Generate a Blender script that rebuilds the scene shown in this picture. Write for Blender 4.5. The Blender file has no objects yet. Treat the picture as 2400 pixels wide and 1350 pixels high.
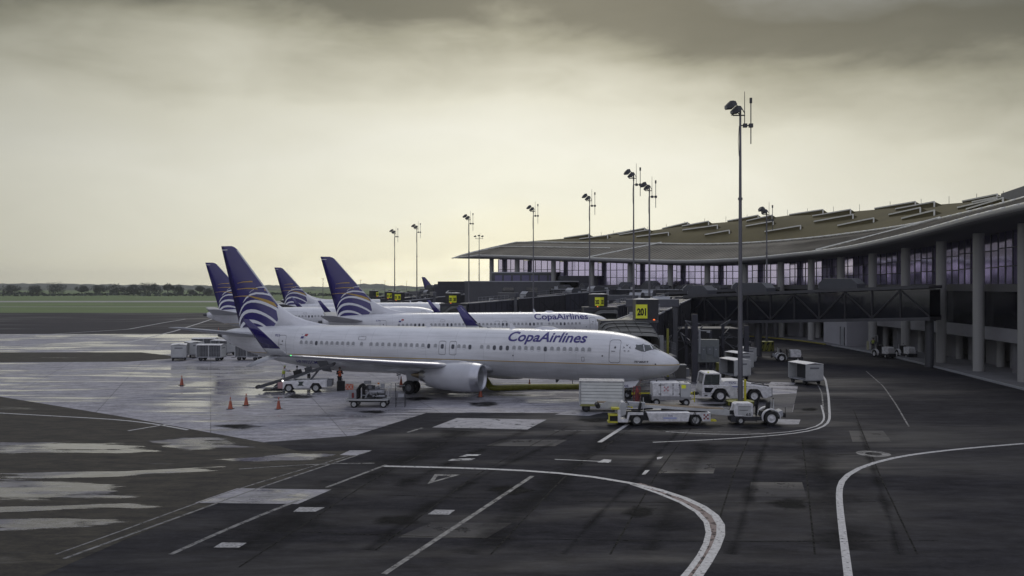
import bpy, bmesh, math, random
from mathutils import Vector, Matrix
from math import sin, cos, pi, radians
random.seed(7)
S = bpy.context.scene
COL = S.collection
F, H0, VH = 2062.0, 8.76, 670.0      # focal length in photo pixels, eye height, horizon row

# ------------------------------------------------------------------ camera
cam = bpy.data.cameras.new('camera')
cam.sensor_width = 36.0
cam.lens = F / 2400 * 36.0
cam.shift_y = -(675 - VH) / 2400.0
cam.clip_start = 0.5
cam.clip_end = 20000
camo = bpy.data.objects.new('camera', cam)
camo.location = (0, 0, H0)
camo.rotation_euler = (pi / 2, 0, 0)
COL.objects.link(camo)
S.camera = camo

# ------------------------------------------------------------------ world and sun
SUN_EL, SUN_AZ = radians(38), radians(8)      # sun hidden behind the cloud ahead of the camera
W = bpy.data.worlds.new('World')
S.world = W
W.use_nodes = True
nt = W.node_tree
nt.nodes.clear()
def N(nt, t, **k):
    n = nt.nodes.new(t)
    for a, b in k.items():
        setattr(n, a, b)
    return n
def mth(nt, op, a, b=None, c=None, clamp=False):
    n = nt.nodes.new('ShaderNodeMath'); n.operation = op; n.use_clamp = clamp
    for i, v in enumerate((a, b, c)):
        if v is None: continue
        if isinstance(v, (int, float)): n.inputs[i].default_value = v
        else: nt.links.new(v, n.inputs[i])
    return n.outputs[0]
def ramp(nt, fac, stops, interp='LINEAR'):
    n = nt.nodes.new('ShaderNodeValToRGB'); n.color_ramp.interpolation = interp
    e = n.color_ramp.elements
    while len(e) > 1: e.remove(e[-1])
    e[0].position = stops[0][0]; e[0].color = stops[0][1] + (1,) if len(stops[0][1]) == 3 else stops[0][1]
    for p, c in stops[1:]:
        x = e.new(p); x.color = c + (1,) if len(c) == 3 else c
    nt.links.new(fac, n.inputs[0])
    return n.outputs[0]
def mixc(nt, fac, a, b, mode='MIX'):
    n = nt.nodes.new('ShaderNodeMix'); n.data_type = 'RGBA'; n.blend_type = mode
    if isinstance(fac, (int, float)): n.inputs[0].default_value = fac
    else: nt.links.new(fac, n.inputs[0])
    for i, v in ((6, a), (7, b)):
        if isinstance(v, tuple): n.inputs[i].default_value = v if len(v) == 4 else v + (1,)
        else: nt.links.new(v, n.inputs[i])
    return n.outputs[2]
def g3(v): return (v, v, v)

tc = N(nt, 'ShaderNodeTexCoord')
sep = N(nt, 'ShaderNodeSeparateXYZ'); nt.links.new(tc.outputs['Generated'], sep.inputs[0])
X_, Y_, Z_ = sep.outputs
sc_ = N(nt, 'ShaderNodeVectorMath', operation='MULTIPLY'); sc_.inputs[1].default_value = (2.2, 2.2, 6.5)
nt.links.new(tc.outputs['Generated'], sc_.inputs[0])
n1 = N(nt, 'ShaderNodeTexNoise'); n1.inputs['Scale'].default_value = 1.0; n1.inputs['Detail'].default_value = 7; n1.inputs['Roughness'].default_value = .5
nt.links.new(sc_.outputs[0], n1.inputs['Vector'])
n2 = N(nt, 'ShaderNodeTexNoise'); n2.inputs['Scale'].default_value = 3.2; n2.inputs['Detail'].default_value = 8; n2.inputs['Roughness'].default_value = .55; n2.inputs['Distortion'].default_value = .7
nt.links.new(sc_.outputs[0], n2.inputs['Vector'])
na = mth(nt, 'SUBTRACT', n1.outputs[0], .5)
nb = mth(nt, 'SUBTRACT', n2.outputs[0], .5)
# height warped by the cloud noise, cloud base leaning down to the right
zz = mth(nt, 'ADD', Z_, mth(nt, 'MULTIPLY', na, .20))
zz = mth(nt, 'ADD', zz, mth(nt, 'MULTIPLY', nb, .055))
zz = mth(nt, 'ADD', zz, mth(nt, 'MULTIPLY', mth(nt, 'MAXIMUM', X_, 0.0), .22))
zz = mth(nt, 'ADD', zz, mth(nt, 'MULTIPLY', mth(nt, 'MAXIMUM', mth(nt, 'MULTIPLY', X_, -1.0), 0.0), .10))
cl = ramp(nt, zz, [(0.0, (1.35, 1.28, .95)), (.03, (.98, .94, .72)), (.09, (.92, .905, .755)), (.175, (.89, .875, .75)),
                   (.232, (.76, .74, .605)), (.268, (.56, .54, .42)), (.297, (.35, .335, .24)), (.318, (.16, .153, .10)), (.35, (.12, .115, .07)), (.44, (.36, .37, .35)),
                   (.58, (.50, .53, .60)), (1.0, (.60, .65, .80))])
# the bright part of the sky around the veiled sun, falling off to both sides
az = mth(nt, 'MULTIPLY', mth(nt, 'SUBTRACT', X_, .06), mth(nt, 'SUBTRACT', X_, .06))
fall = mth(nt, 'SUBTRACT', 1.0, mth(nt, 'MULTIPLY', az, 1.15))
fall = mth(nt, 'MAXIMUM', fall, .60)
back = mth(nt, 'LESS_THAN', Y_, -0.2)
rough = mth(nt, 'ADD', 1.0, mth(nt, 'MULTIPLY', nb, .16))
val = mth(nt, 'MULTIPLY', fall, rough)
vv = N(nt, 'ShaderNodeCombineXYZ')
for i in range(3): nt.links.new(val, vv.inputs[i])
cl = mixc(nt, 1.0, cl, vv.outputs[0], 'MULTIPLY')
# away from the glow the overcast is bluer and greyer
side = mth(nt, 'MULTIPLY', mth(nt, 'SUBTRACT', .35, Y_), .9, clamp=True)
cl = mixc(nt, mth(nt, 'MULTIPLY', side, .85), cl, (.60, .61, .73))
bg1 = N(nt, 'ShaderNodeBackground'); bg1.inputs[1].default_value = 1.0
nt.links.new(cl, bg1.inputs[0])
sky = N(nt, 'ShaderNodeTexSky'); sky.sky_type = 'NISHITA'; sky.sun_disc = False
sky.sun_elevation = SUN_EL; sky.sun_rotation = SUN_AZ; sky.dust_density = 3.0
bg2 = N(nt, 'ShaderNodeBackground'); bg2.inputs[1].default_value = .08
nt.links.new(sky.outputs[0], bg2.inputs[0])
mx = N(nt, 'ShaderNodeMixShader'); mx.inputs[0].default_value = .93
nt.links.new(bg2.outputs[0], mx.inputs[1]); nt.links.new(bg1.outputs[0], mx.inputs[2])
wo = N(nt, 'ShaderNodeOutputWorld'); nt.links.new(mx.outputs[0], wo.inputs[0])

sl = bpy.data.lights.new('sun', 'SUN'); sl.energy = .55; sl.angle = radians(22); sl.color = (1, .95, .84)
so = bpy.data.objects.new('sun', sl); COL.objects.link(so)
d = Vector((sin(SUN_AZ) * cos(SUN_EL), cos(SUN_AZ) * cos(SUN_EL), sin(SUN_EL)))
so.rotation_euler = d.to_track_quat('Z', 'Y').to_euler()
S.view_settings.view_transform = 'Standard'; S.view_settings.look = 'None'
S.view_settings.exposure = 0.0; S.view_settings.gamma = 1.0; S.view_settings.use_curve_mapping = False
S.cycles.max_bounces = 5; S.cycles.diffuse_bounces = 3; S.cycles.glossy_bounces = 3; S.cycles.volume_bounces = 0
S.cycles.transparent_max_bounces = 6

# ------------------------------------------------------------------ materials
MATS = {}
def mat(name, col, rough=.5, metal=0.0, var=.12, vs=3.0, bump=0.0, bs=20.0, spec=None, emit=None, coat=0, tint=None):
    if name in MATS: return MATS[name]
    m = bpy.data.materials.new(name); m.use_nodes = True
    nt = m.node_tree; b = nt.nodes['Principled BSDF']
    tcn = N(nt, 'ShaderNodeTexCoord')
    no = N(nt, 'ShaderNodeTexNoise'); no.inputs['Scale'].default_value = vs; no.inputs['Detail'].default_value = 6; no.inputs['Roughness'].default_value = .6
    nt.links.new(tcn.outputs['Object'], no.inputs['Vector'])
    c = ramp(nt, no.outputs[0], [(.25, tuple(max(0, x * (1 - var)) for x in col)), (.75, tuple(min(1, x * (1 + var * .6)) for x in col))])
    nt.links.new(c, b.inputs['Base Color'])
    rr = mth(nt, 'ADD', rough - .08, mth(nt, 'MULTIPLY', no.outputs[0], .16))
    nt.links.new(rr, b.inputs['Roughness'])
    b.inputs['Metallic'].default_value = metal
    if spec is not None: b.inputs['Specular IOR Level'].default_value = spec
    if coat: b.inputs['Coat Weight'].default_value = coat; b.inputs['Coat Roughness'].default_value = .08
    if tint: b.inputs['Specular Tint'].default_value = tint + (1,)
    if emit: b.inputs['Emission Color'].default_value = emit[0] + (1,); b.inputs['Emission Strength'].default_value = emit[1]
    if bump:
        bn = N(nt, 'ShaderNodeTexNoise'); bn.inputs['Scale'].default_value = bs; bn.inputs['Detail'].default_value = 4
        nt.links.new(tcn.outputs['Object'], bn.inputs['Vector'])
        bp = N(nt, 'ShaderNodeBump'); bp.inputs['Strength'].default_value = bump; bp.inputs['Distance'].default_value = .02
        nt.links.new(bn.outputs[0], bp.inputs['Height']); nt.links.new(bp.outputs[0], b.inputs['Normal'])
    MATS[name] = m
    return m

def wet_ground(name, c0, c1, r0, r1, wd=.2, fk=1.6, big=.02, streak=(.03, .22, 1), fine=9.0, joints=None, tint=(.84, .83, 1.0), stain=(.02, .02, .018), rmid=(.36, .62), spec=.5):
    """pavement with soaked (smooth, dark) and drying (rough, pale) areas"""
    m = bpy.data.materials.new(name); m.use_nodes = True
    nt = m.node_tree; b = nt.nodes['Principled BSDF']
    geo = N(nt, 'ShaderNodeNewGeometry')
    def noise(scale, vec=(1, 1, 1), det=6, rg=.55, dist=0, off=0):
        mp = N(nt, 'ShaderNodeMapping'); mp.inputs['Scale'].default_value = vec; mp.inputs['Location'].default_value = (off, off, 0)
        nt.links.new(geo.outputs['Position'], mp.inputs[0])
        n = N(nt, 'ShaderNodeTexNoise'); n.inputs['Scale'].default_value = scale; n.inputs['Detail'].default_value = det
        n.inputs['Roughness'].default_value = rg; n.inputs['Distortion'].default_value = dist
        nt.links.new(mp.outputs[0], n.inputs['Vector']); return n.outputs[0]
    nbig = noise(big, (1, 1, 1), 5, .5, .6)
    nmid = noise(1.0, streak, 7, .62, .3, 3)
    nfin = noise(fine, (1, 1, 1), 5, .7)
    nmed = noise(.9, (.6, 1.6, 1), 5, .65, .2, 11)
    ngr = noise(2.4, (.7, 1.5, 1), 8, .8, 0, 5)
    wet = mth(nt, 'ADD', mth(nt, 'MULTIPLY', nbig, .45), mth(nt, 'MULTIPLY', nmid, .55))
    wetm = ramp(nt, wet, [(rmid[0], g3(1.0)), (rmid[1], g3(0.0))])       # 1 = wet
    cc = ramp(nt, mth(nt, 'ADD', mth(nt, 'MULTIPLY', nmed, .6), mth(nt, 'MULTIPLY', nfin, .4)), [(.39, c0), (.61, c1)])
    dk = mixc(nt, mth(nt, 'MULTIPLY', wetm, wd), cc, stain)
    dk = mixc(nt, 1.0, dk, ramp(nt, ngr, [(.36, g3(.58)), (.64, g3(1.15))]), 'MULTIPLY')
    if joints:
        br = N(nt, 'ShaderNodeTexBrick'); br.offset = 0.0
        br.inputs['Scale'].default_value = 1.0; br.inputs['Mortar Size'].default_value = joints[2]; br.inputs['Mortar Smooth'].default_value = .3
        br.inputs['Brick Width'].default_value = joints[0]; br.inputs['Row Height'].default_value = joints[1]
        br.inputs['Color1'].default_value = (1, 1, 1, 1); br.inputs['Color2'].default_value = (.86, .86, .86, 1); br.inputs['Mortar'].default_value = (.42, .42, .42, 1)
        mp = N(nt, 'ShaderNodeMapping'); mp.inputs['Rotation'].default_value = (0, 0, joints[3])
        nt.links.new(geo.outputs['Position'], mp.inputs[0]); nt.links.new(mp.outputs[0], br.inputs['Vector'])
        dk = mixc(nt, 1.0, dk, br.outputs['Color'], 'MULTIPLY')
    nt.links.new(dk, b.inputs['Base Color'])
    rg = ramp(nt, wetm, [(0, g3(r1)), (1, g3(r0))])
    rg = mth(nt, 'ADD', rg, mth(nt, 'MULTIPLY', mth(nt, 'SUBTRACT', nfin, .5), .2))
    nt.links.new(rg, b.inputs['Roughness'])
    b.inputs['Specular IOR Level'].default_value = spec
    b.inputs['Specular Tint'].default_value = tint + (1,)
    bp = N(nt, 'ShaderNodeBump'); bp.inputs['Distance'].default_value = .012; nt.links.new(mth(nt, 'MULTIPLY', mth(nt, 'SUBTRACT', 1.05, wetm), .35), bp.inputs['Strength'])
    nt.links.new(nfin, bp.inputs['Height']); nt.links.new(bp.outputs[0], b.inputs['Normal'])
    MATS[name] = m
    return m

white = mat('white_paint', (.70, .71, .74), .32, var=.08, vs=1.5)
whitev = mat('white_vehicle', (.64, .64, .65), .45, var=.38, vs=4)
cream = mat('cream_panel', (.66, .68, .65), .5, var=.14, vs=2)
offw = mat('off_white_metal', (.42, .43, .43), .45, var=.15)
lgrey = mat('light_grey_metal', (.30, .31, .33), .5, var=.15)
grey = mat('grey_metal', (.16, .165, .18), .5, var=.2)
dgrey = mat('dark_grey_metal', (.048, .05, .057), .5, var=.25)
black = mat('black_rubber', (.012, .012, .013), .8, var=.3, vs=6)
blackm = mat('black_metal', (.02, .021, .026), .5, var=.3)
alu = mat('bare_aluminium', (.62, .63, .66), .28, metal=1, var=.1)
steel = mat('scratched_steel', (.35, .35, .36), .38, metal=.9, var=.2)
yellow = mat('yellow_paint', (.55, .50, .03), .5, var=.25, vs=4)
dyellow = mat('yellow_hose', (.20, .20, .025), .6, var=.35, vs=4)
signy = mat('yellow_sign', (.78, .82, .04), .4, var=.05)
orange = mat('orange_plastic', (.36, .09, .05), .6, var=.2)
red = mat('red_paint', (.20, .03, .03), .5, var=.3)
blue = mat('navy_paint', (.022, .015, .135), .22, var=.15, vs=.6, coat=.6)
textblue = mat('navy_lettering', (.03, .022, .16), .35, var=.05)
gold = mat('gold_stripe', (.42, .27, .06), .35, var=.1)
glassd = mat('dark_glass', (.012, .013, .018), .08, var=.2, spec=.8)
glassl = mat('cab_glass', (.05, .06, .06), .08, var=.3, spec=.8)
purple = mat('tinted_window_glass', (.74, .68, 1.0), .07, metal=1.0, var=.12, vs=.25)
skin = mat('skin', (.22, .12, .08), .6, var=.1)
lamp_e = mat('orange_beacon', (.8, .12, .02), .4, emit=((1, .18, .03), 1.2))
green_e = mat('green_navigation_light', (.1, .8, .2), .4, emit=((.15, 1, .3), 1.2))
white_e = mat('lit_headlight', (.9, .9, .9), .4, emit=((1, .97, .9), 5.0))
conc = mat('concrete', (.30, .30, .31), .8, var=.22, vs=.4, bump=.2, bs=6)
concd = mat('dark_concrete', (.16, .16, .17), .8, var=.3, vs=.5, bump=.2, bs=6)
markw = mat('worn_white_marking', (.42, .42, .43), .55, var=.45, vs=7)
markf = mat('faded_white_marking', (.18, .18, .185), .55, var=.5, vs=6)
markr = mat('faded_red_marking', (.13, .085, .085), .6, var=.4, vs=4)
seam = mat('panel_seam', (.10, .10, .11), .6)

def fade(m, scale=3.0, lo=.42, hi=.58, attr=None, vec=(1, 1, 1), k=.6, nk=1.6):
    """worn-through paint or a film that thins out to nothing: transparent where the noise says so"""
    nt = m.node_tree; b = nt.nodes['Principled BSDF']; out = next(n for n in nt.nodes if n.type == 'OUTPUT_MATERIAL')
    geo = N(nt, 'ShaderNodeNewGeometry'); mp = N(nt, 'ShaderNodeMapping'); mp.inputs['Scale'].default_value = vec
    nt.links.new(geo.outputs['Position'], mp.inputs[0])
    no = N(nt, 'ShaderNodeTexNoise'); no.inputs['Scale'].default_value = scale; no.inputs['Detail'].default_value = 7; no.inputs['Roughness'].default_value = .65
    nt.links.new(mp.outputs[0], no.inputs['Vector']); v = no.outputs[0]
    if attr:
        at = N(nt, 'ShaderNodeAttribute'); at.attribute_name = 'edge'
        v = mth(nt, 'ADD', mth(nt, 'MULTIPLY', at.outputs['Fac'], k), mth(nt, 'MULTIPLY', mth(nt, 'SUBTRACT', v, .5), nk))
    a = ramp(nt, v, [(lo, g3(0)), (hi, g3(1))])
    tr = N(nt, 'ShaderNodeBsdfTransparent'); mx = N(nt, 'ShaderNodeMixShader')
    nt.links.new(a, mx.inputs[0]); nt.links.new(tr.outputs[0], mx.inputs[1]); nt.links.new(b.outputs[0], mx.inputs[2]); nt.links.new(mx.outputs[0], out.inputs['Surface'])
    return m
fade(markw, 6.0, .32, .44); fade(markf, 2.2, .22, .62); fade(markr, 3.0, .38, .5)

# ------------------------------------------------------------------ mesh helpers
def tag(o, label=None, cat=None, group=None, kind=None):
    if label: o['label'] = label
    if cat: o['category'] = cat
    if group: o['group'] = group
    if kind: o['kind'] = kind
    return o
def empty(name, loc=(0, 0, 0), rz=0, label=None, cat=None, group=None):
    o = bpy.data.objects.new(name, None); COL.objects.link(o)
    o.empty_display_size = .3
    o.location = loc; o.rotation_euler = (0, 0, rz)
    return tag(o, label, cat, group)
def copy_tree(o, parent=None):
    c = o.copy(); COL.objects.link(c)
    if parent: c.parent = parent
    for ch in list(o.children): copy_tree(ch, c)
    return c

class MB:
    def __init__(s): s.v = []; s.f = []; s.m = []; s.cur = 0
    def mi(s, i): s.cur = i; return s
    def add(s, vs, fs):
        b = len(s.v); s.v += [tuple(x) for x in vs]
        for f in fs: s.f.append(tuple(b + i for i in f)); s.m.append(s.cur)
        return s
    def box(s, c, d, rz=0, ry=0, rx=0):
        R = Matrix.Rotation(rz, 3, 'Z') @ Matrix.Rotation(ry, 3, 'Y') @ Matrix.Rotation(rx, 3, 'X')
        c = Vector(c); vs = []
        for x in (-.5, .5):
            for y in (-.5, .5):
                for z in (-.5, .5): vs.append(c + R @ Vector((x * d[0], y * d[1], z * d[2])))
        return s.add(vs, [(0, 1, 3, 2), (4, 6, 7, 5), (0, 4, 5, 1), (2, 3, 7, 6), (0, 2, 6, 4), (1, 5, 7, 3)])
    def b2(s, lo, hi):
        return s.box([(lo[i] + hi[i]) / 2 for i in range(3)], [abs(hi[i] - lo[i]) for i in range(3)])
    def cyl(s, p0, p1, r0, r1=None, n=12, cap=True):
        r1 = r0 if r1 is None else r1
        p0, p1 = Vector(p0), Vector(p1); d = (p1 - p0).normalized()
        a = Vector((0, 0, 1)) if abs(d.z) < .9 else Vector((1, 0, 0))
        u = d.cross(a).normalized(); w = d.cross(u)
        vs = []
        for p, r in ((p0, r0), (p1, r1)):
            for i in range(n):
                t = 2 * pi * i / n; vs.append(p + u * (r * cos(t)) + w * (r * sin(t)))
        fs = [(i, n + i, n + (i + 1) % n, (i + 1) % n) for i in range(n)]
        if cap: fs += [tuple(range(n)), tuple(range(2 * n - 1, n - 1, -1))]
        return s.add(vs, fs)
    def tube(s, pts, r, n=8):
        for a, b in zip(pts, pts[1:]): s.cyl(a, b, r, r, n)
        return s
    def lathe(s, prof, o=(0, 0, 0), ax='x', n=24, sc=(1, 1)):
        o = Vector(o); vs = []; L = len(prof)
        for x, r in prof:
            for i in range(n):
                t = 2 * pi * i / n; a, b = r * cos(t) * sc[0], r * sin(t) * sc[1]
                vs.append(o + (Vector((x, a, b)) if ax == 'x' else Vector((a, x, b)) if ax == 'y' else Vector((a, b, x))))
        fs = []
        for k in range(L - 1):
            for i in range(n):
                j = (i + 1) % n; fs.append((k * n + i, k * n + j, (k + 1) * n + j, (k + 1) * n + i))
        return s.add(vs, fs)
    def prism(s, poly, axis, a, b):
        """poly: 2D points; extruded along axis from a to b"""
        n = len(poly); vs = []
        for t in (a, b):
            for p in poly:
                vs.append((t, p[0], p[1]) if axis == 'x' else (p[0], t, p[1]) if axis == 'y' else (p[0], p[1], t))
        fs = [tuple(range(n)), tuple(range(2 * n - 1, n - 1, -1))] + [(i, n + i, n + (i + 1) % n, (i + 1) % n) for i in range(n)]
        return s.add(vs, fs)
    def loft(s, rings, closed=True, cap=True):
        n = len(rings[0]); vs = [p for r in rings for p in r]; fs = []
        for k in range(len(rings) - 1):
            for i in range(n if closed else n - 1):
                j = (i + 1) % n; fs.append((k * n + i, k * n + j, (k + 1) * n + j, (k + 1) * n + i))
        if cap and closed:
            fs += [tuple(range(n)), tuple(len(vs) - 1 - i for i in range(n))]
        return s.add(vs, fs)
    def grid(s, rows):
        return s.loft(rows, closed=False, cap=False)
    def build(s, name, mats, parent=None, smooth=False, loc=(0, 0, 0), bevel=0, fix=True, link=True):
        me = bpy.data.meshes.new(name); me.from_pydata(s.v, [], s.f)
        if not isinstance(mats, (list, tuple)): mats = [mats]
        for m in mats: me.materials.append(m)
        if len(mats) > 1: me.polygons.foreach_set('material_index', s.m)
        if fix:
            bm = bmesh.new(); bm.from_mesh(me); bmesh.ops.recalc_face_normals(bm, faces=bm.faces)
            bm.to_mesh(me); bm.free()
        if smooth:
            me.polygons.foreach_set('use_smooth', [True] * len(me.polygons))
            if smooth != 'all':
                try: me.set_sharp_from_angle(angle=radians(35))
                except Exception: pass
        me.update()
        o = bpy.data.objects.new(name, me); COL.objects.link(o)
        o.location = loc
        if parent: o.parent = parent
        if bevel:
            md = o.modifiers.new('bevel', 'BEVEL'); md.width = bevel; md.segments = 2; md.limit_method = 'ANGLE'; md.angle_limit = radians(40)
        return o

def text_mesh(txt, size=1.0, shear=0.0, bold=0.0, spacing=1.0, align='LEFT', subdiv=0):
    cu = bpy.data.curves.new('t', 'FONT'); cu.body = txt; cu.size = size; cu.shear = shear; cu.offset = bold * size
    cu.space_character = spacing; cu.align_x = align; cu.resolution_u = 4
    o = bpy.data.objects.new('t', cu); COL.objects.link(o)
    bpy.context.view_layer.update()
    me = bpy.data.meshes.new_from_object(o.evaluated_get(bpy.context.evaluated_depsgraph_get()))
    bm = bmesh.new(); bm.from_mesh(me)
    for _ in range(4):
        if not subdiv: break
        es = [e for e in bm.edges if e.calc_length() > subdiv]
        if not es: break
        bmesh.ops.subdivide_edges(bm, edges=es, cuts=1)
        bmesh.ops.triangulate(bm, faces=bm.faces)
    v = [(p.co.x, p.co.y) for p in bm.verts]; f = [tuple(q.index for q in fc.verts) for fc in bm.faces]
    bm.free(); bpy.data.meshes.remove(me); bpy.data.objects.remove(o); bpy.data.curves.remove(cu)
    return v, f

def G(u, v, z=0.0):
    """ground point that the photograph shows at pixel (u, v)"""
    D = (H0 - z) * F / (v - VH)
    return Vector(((u - 1200) * D / F, D, z))
# ------------------------------------------------------------------ ground, grass, apron, markings
asph = wet_ground('wet_asphalt', (.009, .009, .011), (.032, .032, .037), .28, .92, tint=(.62, .61, .88), big=.035, streak=(.05, .20, 1), fine=7, stain=(.012, .012, .012), rmid=(.32, .54), spec=.12)
asphf = wet_ground('taxiway_asphalt', (.018, .017, .020), (.036, .034, .042), .30, .85, tint=(.66, .63, .86), big=.02, streak=(.02, .12, 1), fine=3, rmid=(.34, .50), spec=.2)
concm = wet_ground('wet_concrete', (.18, .176, .19), (.42, .415, .45), .12, .8, tint=(.80, .79, .96), big=.06, streak=(.07, .55, 1), fine=6, joints=(7.5, 7.5, .035, -.33), stain=(.035, .033, .026), rmid=(.435, .53), spec=.6)
oldm = wet_ground('mossy_old_asphalt', (.014, .013, .007), (.056, .050, .032), .10, .9, big=.07, streak=(.10, .33, 1), fine=6, stain=(.016, .015, .010), tint=(.75, .73, .95), rmid=(.35, .42), spec=.4)
grassm = mat('grass', (.085, .132, .034), .9, var=.35, vs=.02, bump=.3, bs=2)
strip = mat('runway_surface', (.26, .26, .25), .7, var=.2, vs=.05)

def soft_sheet(name, pts, z, m, inner=.62):
    vs = [G(*p) for p in pts]; q = []
    for a, c in zip(vs, vs[1:] + vs[:1]):
        n = max(1, min(30, int((c - a).length / .8)))
        q += [a.lerp(c, i / n) for i in range(n)]
    cen = sum(q, Vector()) / len(q); n = len(q)
    V = [(p.x, p.y, z) for p in q] + [tuple(cen + (p - cen) * inner + Vector((0, 0, z))) for p in q] + [(cen.x, cen.y, z)]
    Fc = [(i, (i + 1) % n, n + (i + 1) % n, n + i) for i in range(n)] + [(n + i, n + (i + 1) % n, 2 * n) for i in range(n)]
    b = MB(); b.add(V, Fc); o = b.build(name, m); at = o.data.attributes.new('edge', 'FLOAT', 'POINT')
    at.data.foreach_set('value', [0.0] * n + [1.0] * (n + 1))
    return tag(o, kind='structure')
def sheet(name, pts, z, m, kind='structure', px=True, jit=0):
    vs = [(G(*p) if px else Vector((p[0], p[1], 0))) for p in pts]
    if jit:
        q = []
        for a, c in zip(vs, vs[1:] + vs[:1]):
            n = max(1, min(60, int((c - a).length / .35)))
            for i in range(n):
                p = a.lerp(c, i / n); w = sin(p.x * 3.1 + p.y * 5.3) + .6 * sin(p.x * 7.7 - p.y * 11.9) + .5 * random.uniform(-1, 1)
                q.append(p + Vector((w * jit, w * jit * .18, 0)))
        vs = q
    b = MB(); b.add([(p.x, p.y, z) for p in vs], [tuple(range(len(vs)))])
    o = b.build(name, m, fix=False)
    if o.data.polygons[0].normal.z < 0: o.data.flip_normals()
    return tag(o, kind=kind) if kind else o
def xy(name, x0, x1, y0, y1, z, m): return sheet(name, [(x0, y0), (x1, y0), (x1, y1), (x0, y1)], z, m, px=False)

gb = MB()
R = 7000
xs = [-R, -1500, -400, -100, 0, 100, 400, 1500, R]; ys = [-200, -20, 60, 150, 300, 600, 1500, 3500, R]
gb.grid([[(x, y, 0) for x in xs] for y in ys])
tag(gb.build('ground', grassm), kind='structure')
xy('apron_asphalt', -400, 260, -60, 150, .004, asph)
xy('taxiway', -500, 200, 150, 286, .004, asphf)
xy('runway', -900, 500, 470, 512, .004, strip)
xy('runway_shoulder', -900, 400, 366, 372, .004, strip)
sheet('concrete_apron', [(-150, 806), (1330, 806), (1600, 880), (1870, 905), (1858, 966), (1290, 968), (999, 968), (832, 1021), (617, 1037), (300, 979), (-150, 905)], .008, concm)
sheet('mossy_apron', [(-150, 905), (300, 979), (617, 1037), (700, 1058), (872, 1056), (610, 1141), (300, 1262), (-60, 1420), (-1500, 1420), (-900, 1000)], .009, oldm)
sheet('far_concrete_apron', [(-100, 783), (-100, 806), (1330, 806), (1330, 760), (600, 783)], .0085, concm)

def ribbon(pts, w, z, m, name, parent, dash=None, px=True):
    P = [G(*p) if px else Vector((p[0], p[1], 0)) for p in pts]
    # resample
    Q = [P[0]]
    for a, b in zip(P, P[1:]):
        n = max(1, int((b - a).length / 1.2))
        for i in range(1, n + 1): Q.append(a.lerp(b, i / n))
    # smooth
    for _ in range(3):
        Q = [Q[0]] + [(Q[i - 1] + Q[i] * 2 + Q[i + 1]) / 4 for i in range(1, len(Q) - 1)] + [Q[-1]]
    L = []; Rr = []
    for i, q in enumerate(Q):
        t = (Q[min(i + 1, len(Q) - 1)] - Q[max(i - 1, 0)]).normalized(); n = Vector((-t.y, t.x, 0))
        L.append((q.x + n.x * w / 2, q.y + n.y * w / 2, z)); Rr.append((q.x - n.x * w / 2, q.y - n.y * w / 2, z))
    b = MB(); n = len(Q); fs = []
    for i in range(n - 1):
        if dash and (i % dash[0]) >= dash[1]: continue
        fs.append((i, i + 1, n + i + 1, n + i))
    b.add(L + Rr, fs)
    if m.name == 'tyre_streak':
        b = MB(); C2 = [(q.x, q.y, z) for q in Q]; b.add(L + C2 + Rr, [(i, i + 1, n + i + 1, n + i) for i in range(n - 1)] + [(n + i, n + i + 1, 2 * n + i + 1, 2 * n + i) for i in range(n - 1)])
    o = b.build(name, m, parent)
    if m.name == 'tyre_streak':
        at = o.data.attributes.new('edge', 'FLOAT', 'POINT'); at.data.foreach_set('value', [0.0] * n + [1.0] * n + [0.0] * n)
    return tag(o, kind='structure') if not parent else o
tyre = fade(mat('tyre_streak', (.014, .014, .015), .9, var=.5, vs=2, spec=.08), .35, .25, 1.5, True, (1, 1, 1), .55)
def mark(name, pts, w, m=None, z=.013, dash=None): return ribbon(pts, w, z, m or markw, name, None, dash)
mark('apron_marking', [(900, 1093), (1050, 1096), (1150, 1099), (1300, 1106), (1400, 1115), (1490, 1131), (1560, 1148), (1620, 1168), (1660, 1189), (1690, 1211), (1699, 1230), (1697, 1251), (1684, 1280), (1660, 1320), (1600, 1400)], .30)
mark('apron_marking', [(1480, 1135), (1560, 1157), (1610, 1178), (1650, 1203), (1669, 1225), (1671, 1248), (1657, 1280), (1625, 1330), (1560, 1400)], .20)
mark('red_marking', [(1490, 1134), (1560, 1152), (1615, 1172), (1655, 1196), (1680, 1218), (1686, 1240), (1671, 1278), (1640, 1330), (1580, 1400)], .55, markr, .0115)
mark('apron_marking', [(2400, 1040), (2250, 1052), (2100, 1070), (2040, 1083), (2000, 1098), (1975, 1116), (1965, 1142), (1967, 1177), (1972, 1227), (1979, 1277), (1992, 1380)], .26)
mark('apron_marking', [(1918, 866), (1935, 890), (1942, 930), (1945, 984), (1938, 1000), (1900, 1012), (1830, 1020), (1740, 1027), (1660, 1032), (1530, 1037)], .16)
mark('apron_marking', [(1925, 950), (1934, 984), (1922, 1001), (1870, 1013), (1800, 1019), (1720, 1022), (1560, 1012)], .12)
mark('apron_marking', [(1905, 880), (1926, 920), (1930, 960)], .10, markf)
mark('apron_marking', [(1248, 1116), (1007, 1275), (900, 1346)], .20, markf)
mark('apron_marking', [(1405, 1037), (1472, 994)], .26)
mark('apron_marking', [(1300, 1077), (1432, 1083)], .12)
mark('apron_marking', [(905, 1090), (765, 1143)], .18, markf)
mark('apron_marking', [(700, 1173), (560, 1228), (480, 1262), (400, 1300)], .20, markf, dash=(9, 7))
mark('apron_marking', [(866, 1058), (600, 1146), (440, 1205), (300, 1255), (150, 1310)], .14, markf)
mark('apron_marking', [(840, 1062), (560, 1145), (430, 1190), (300, 1240), (130, 1300)], .10, markf)
mark('apron_marking', [(990, 1003), (955, 1014)], .2, markf)
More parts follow.
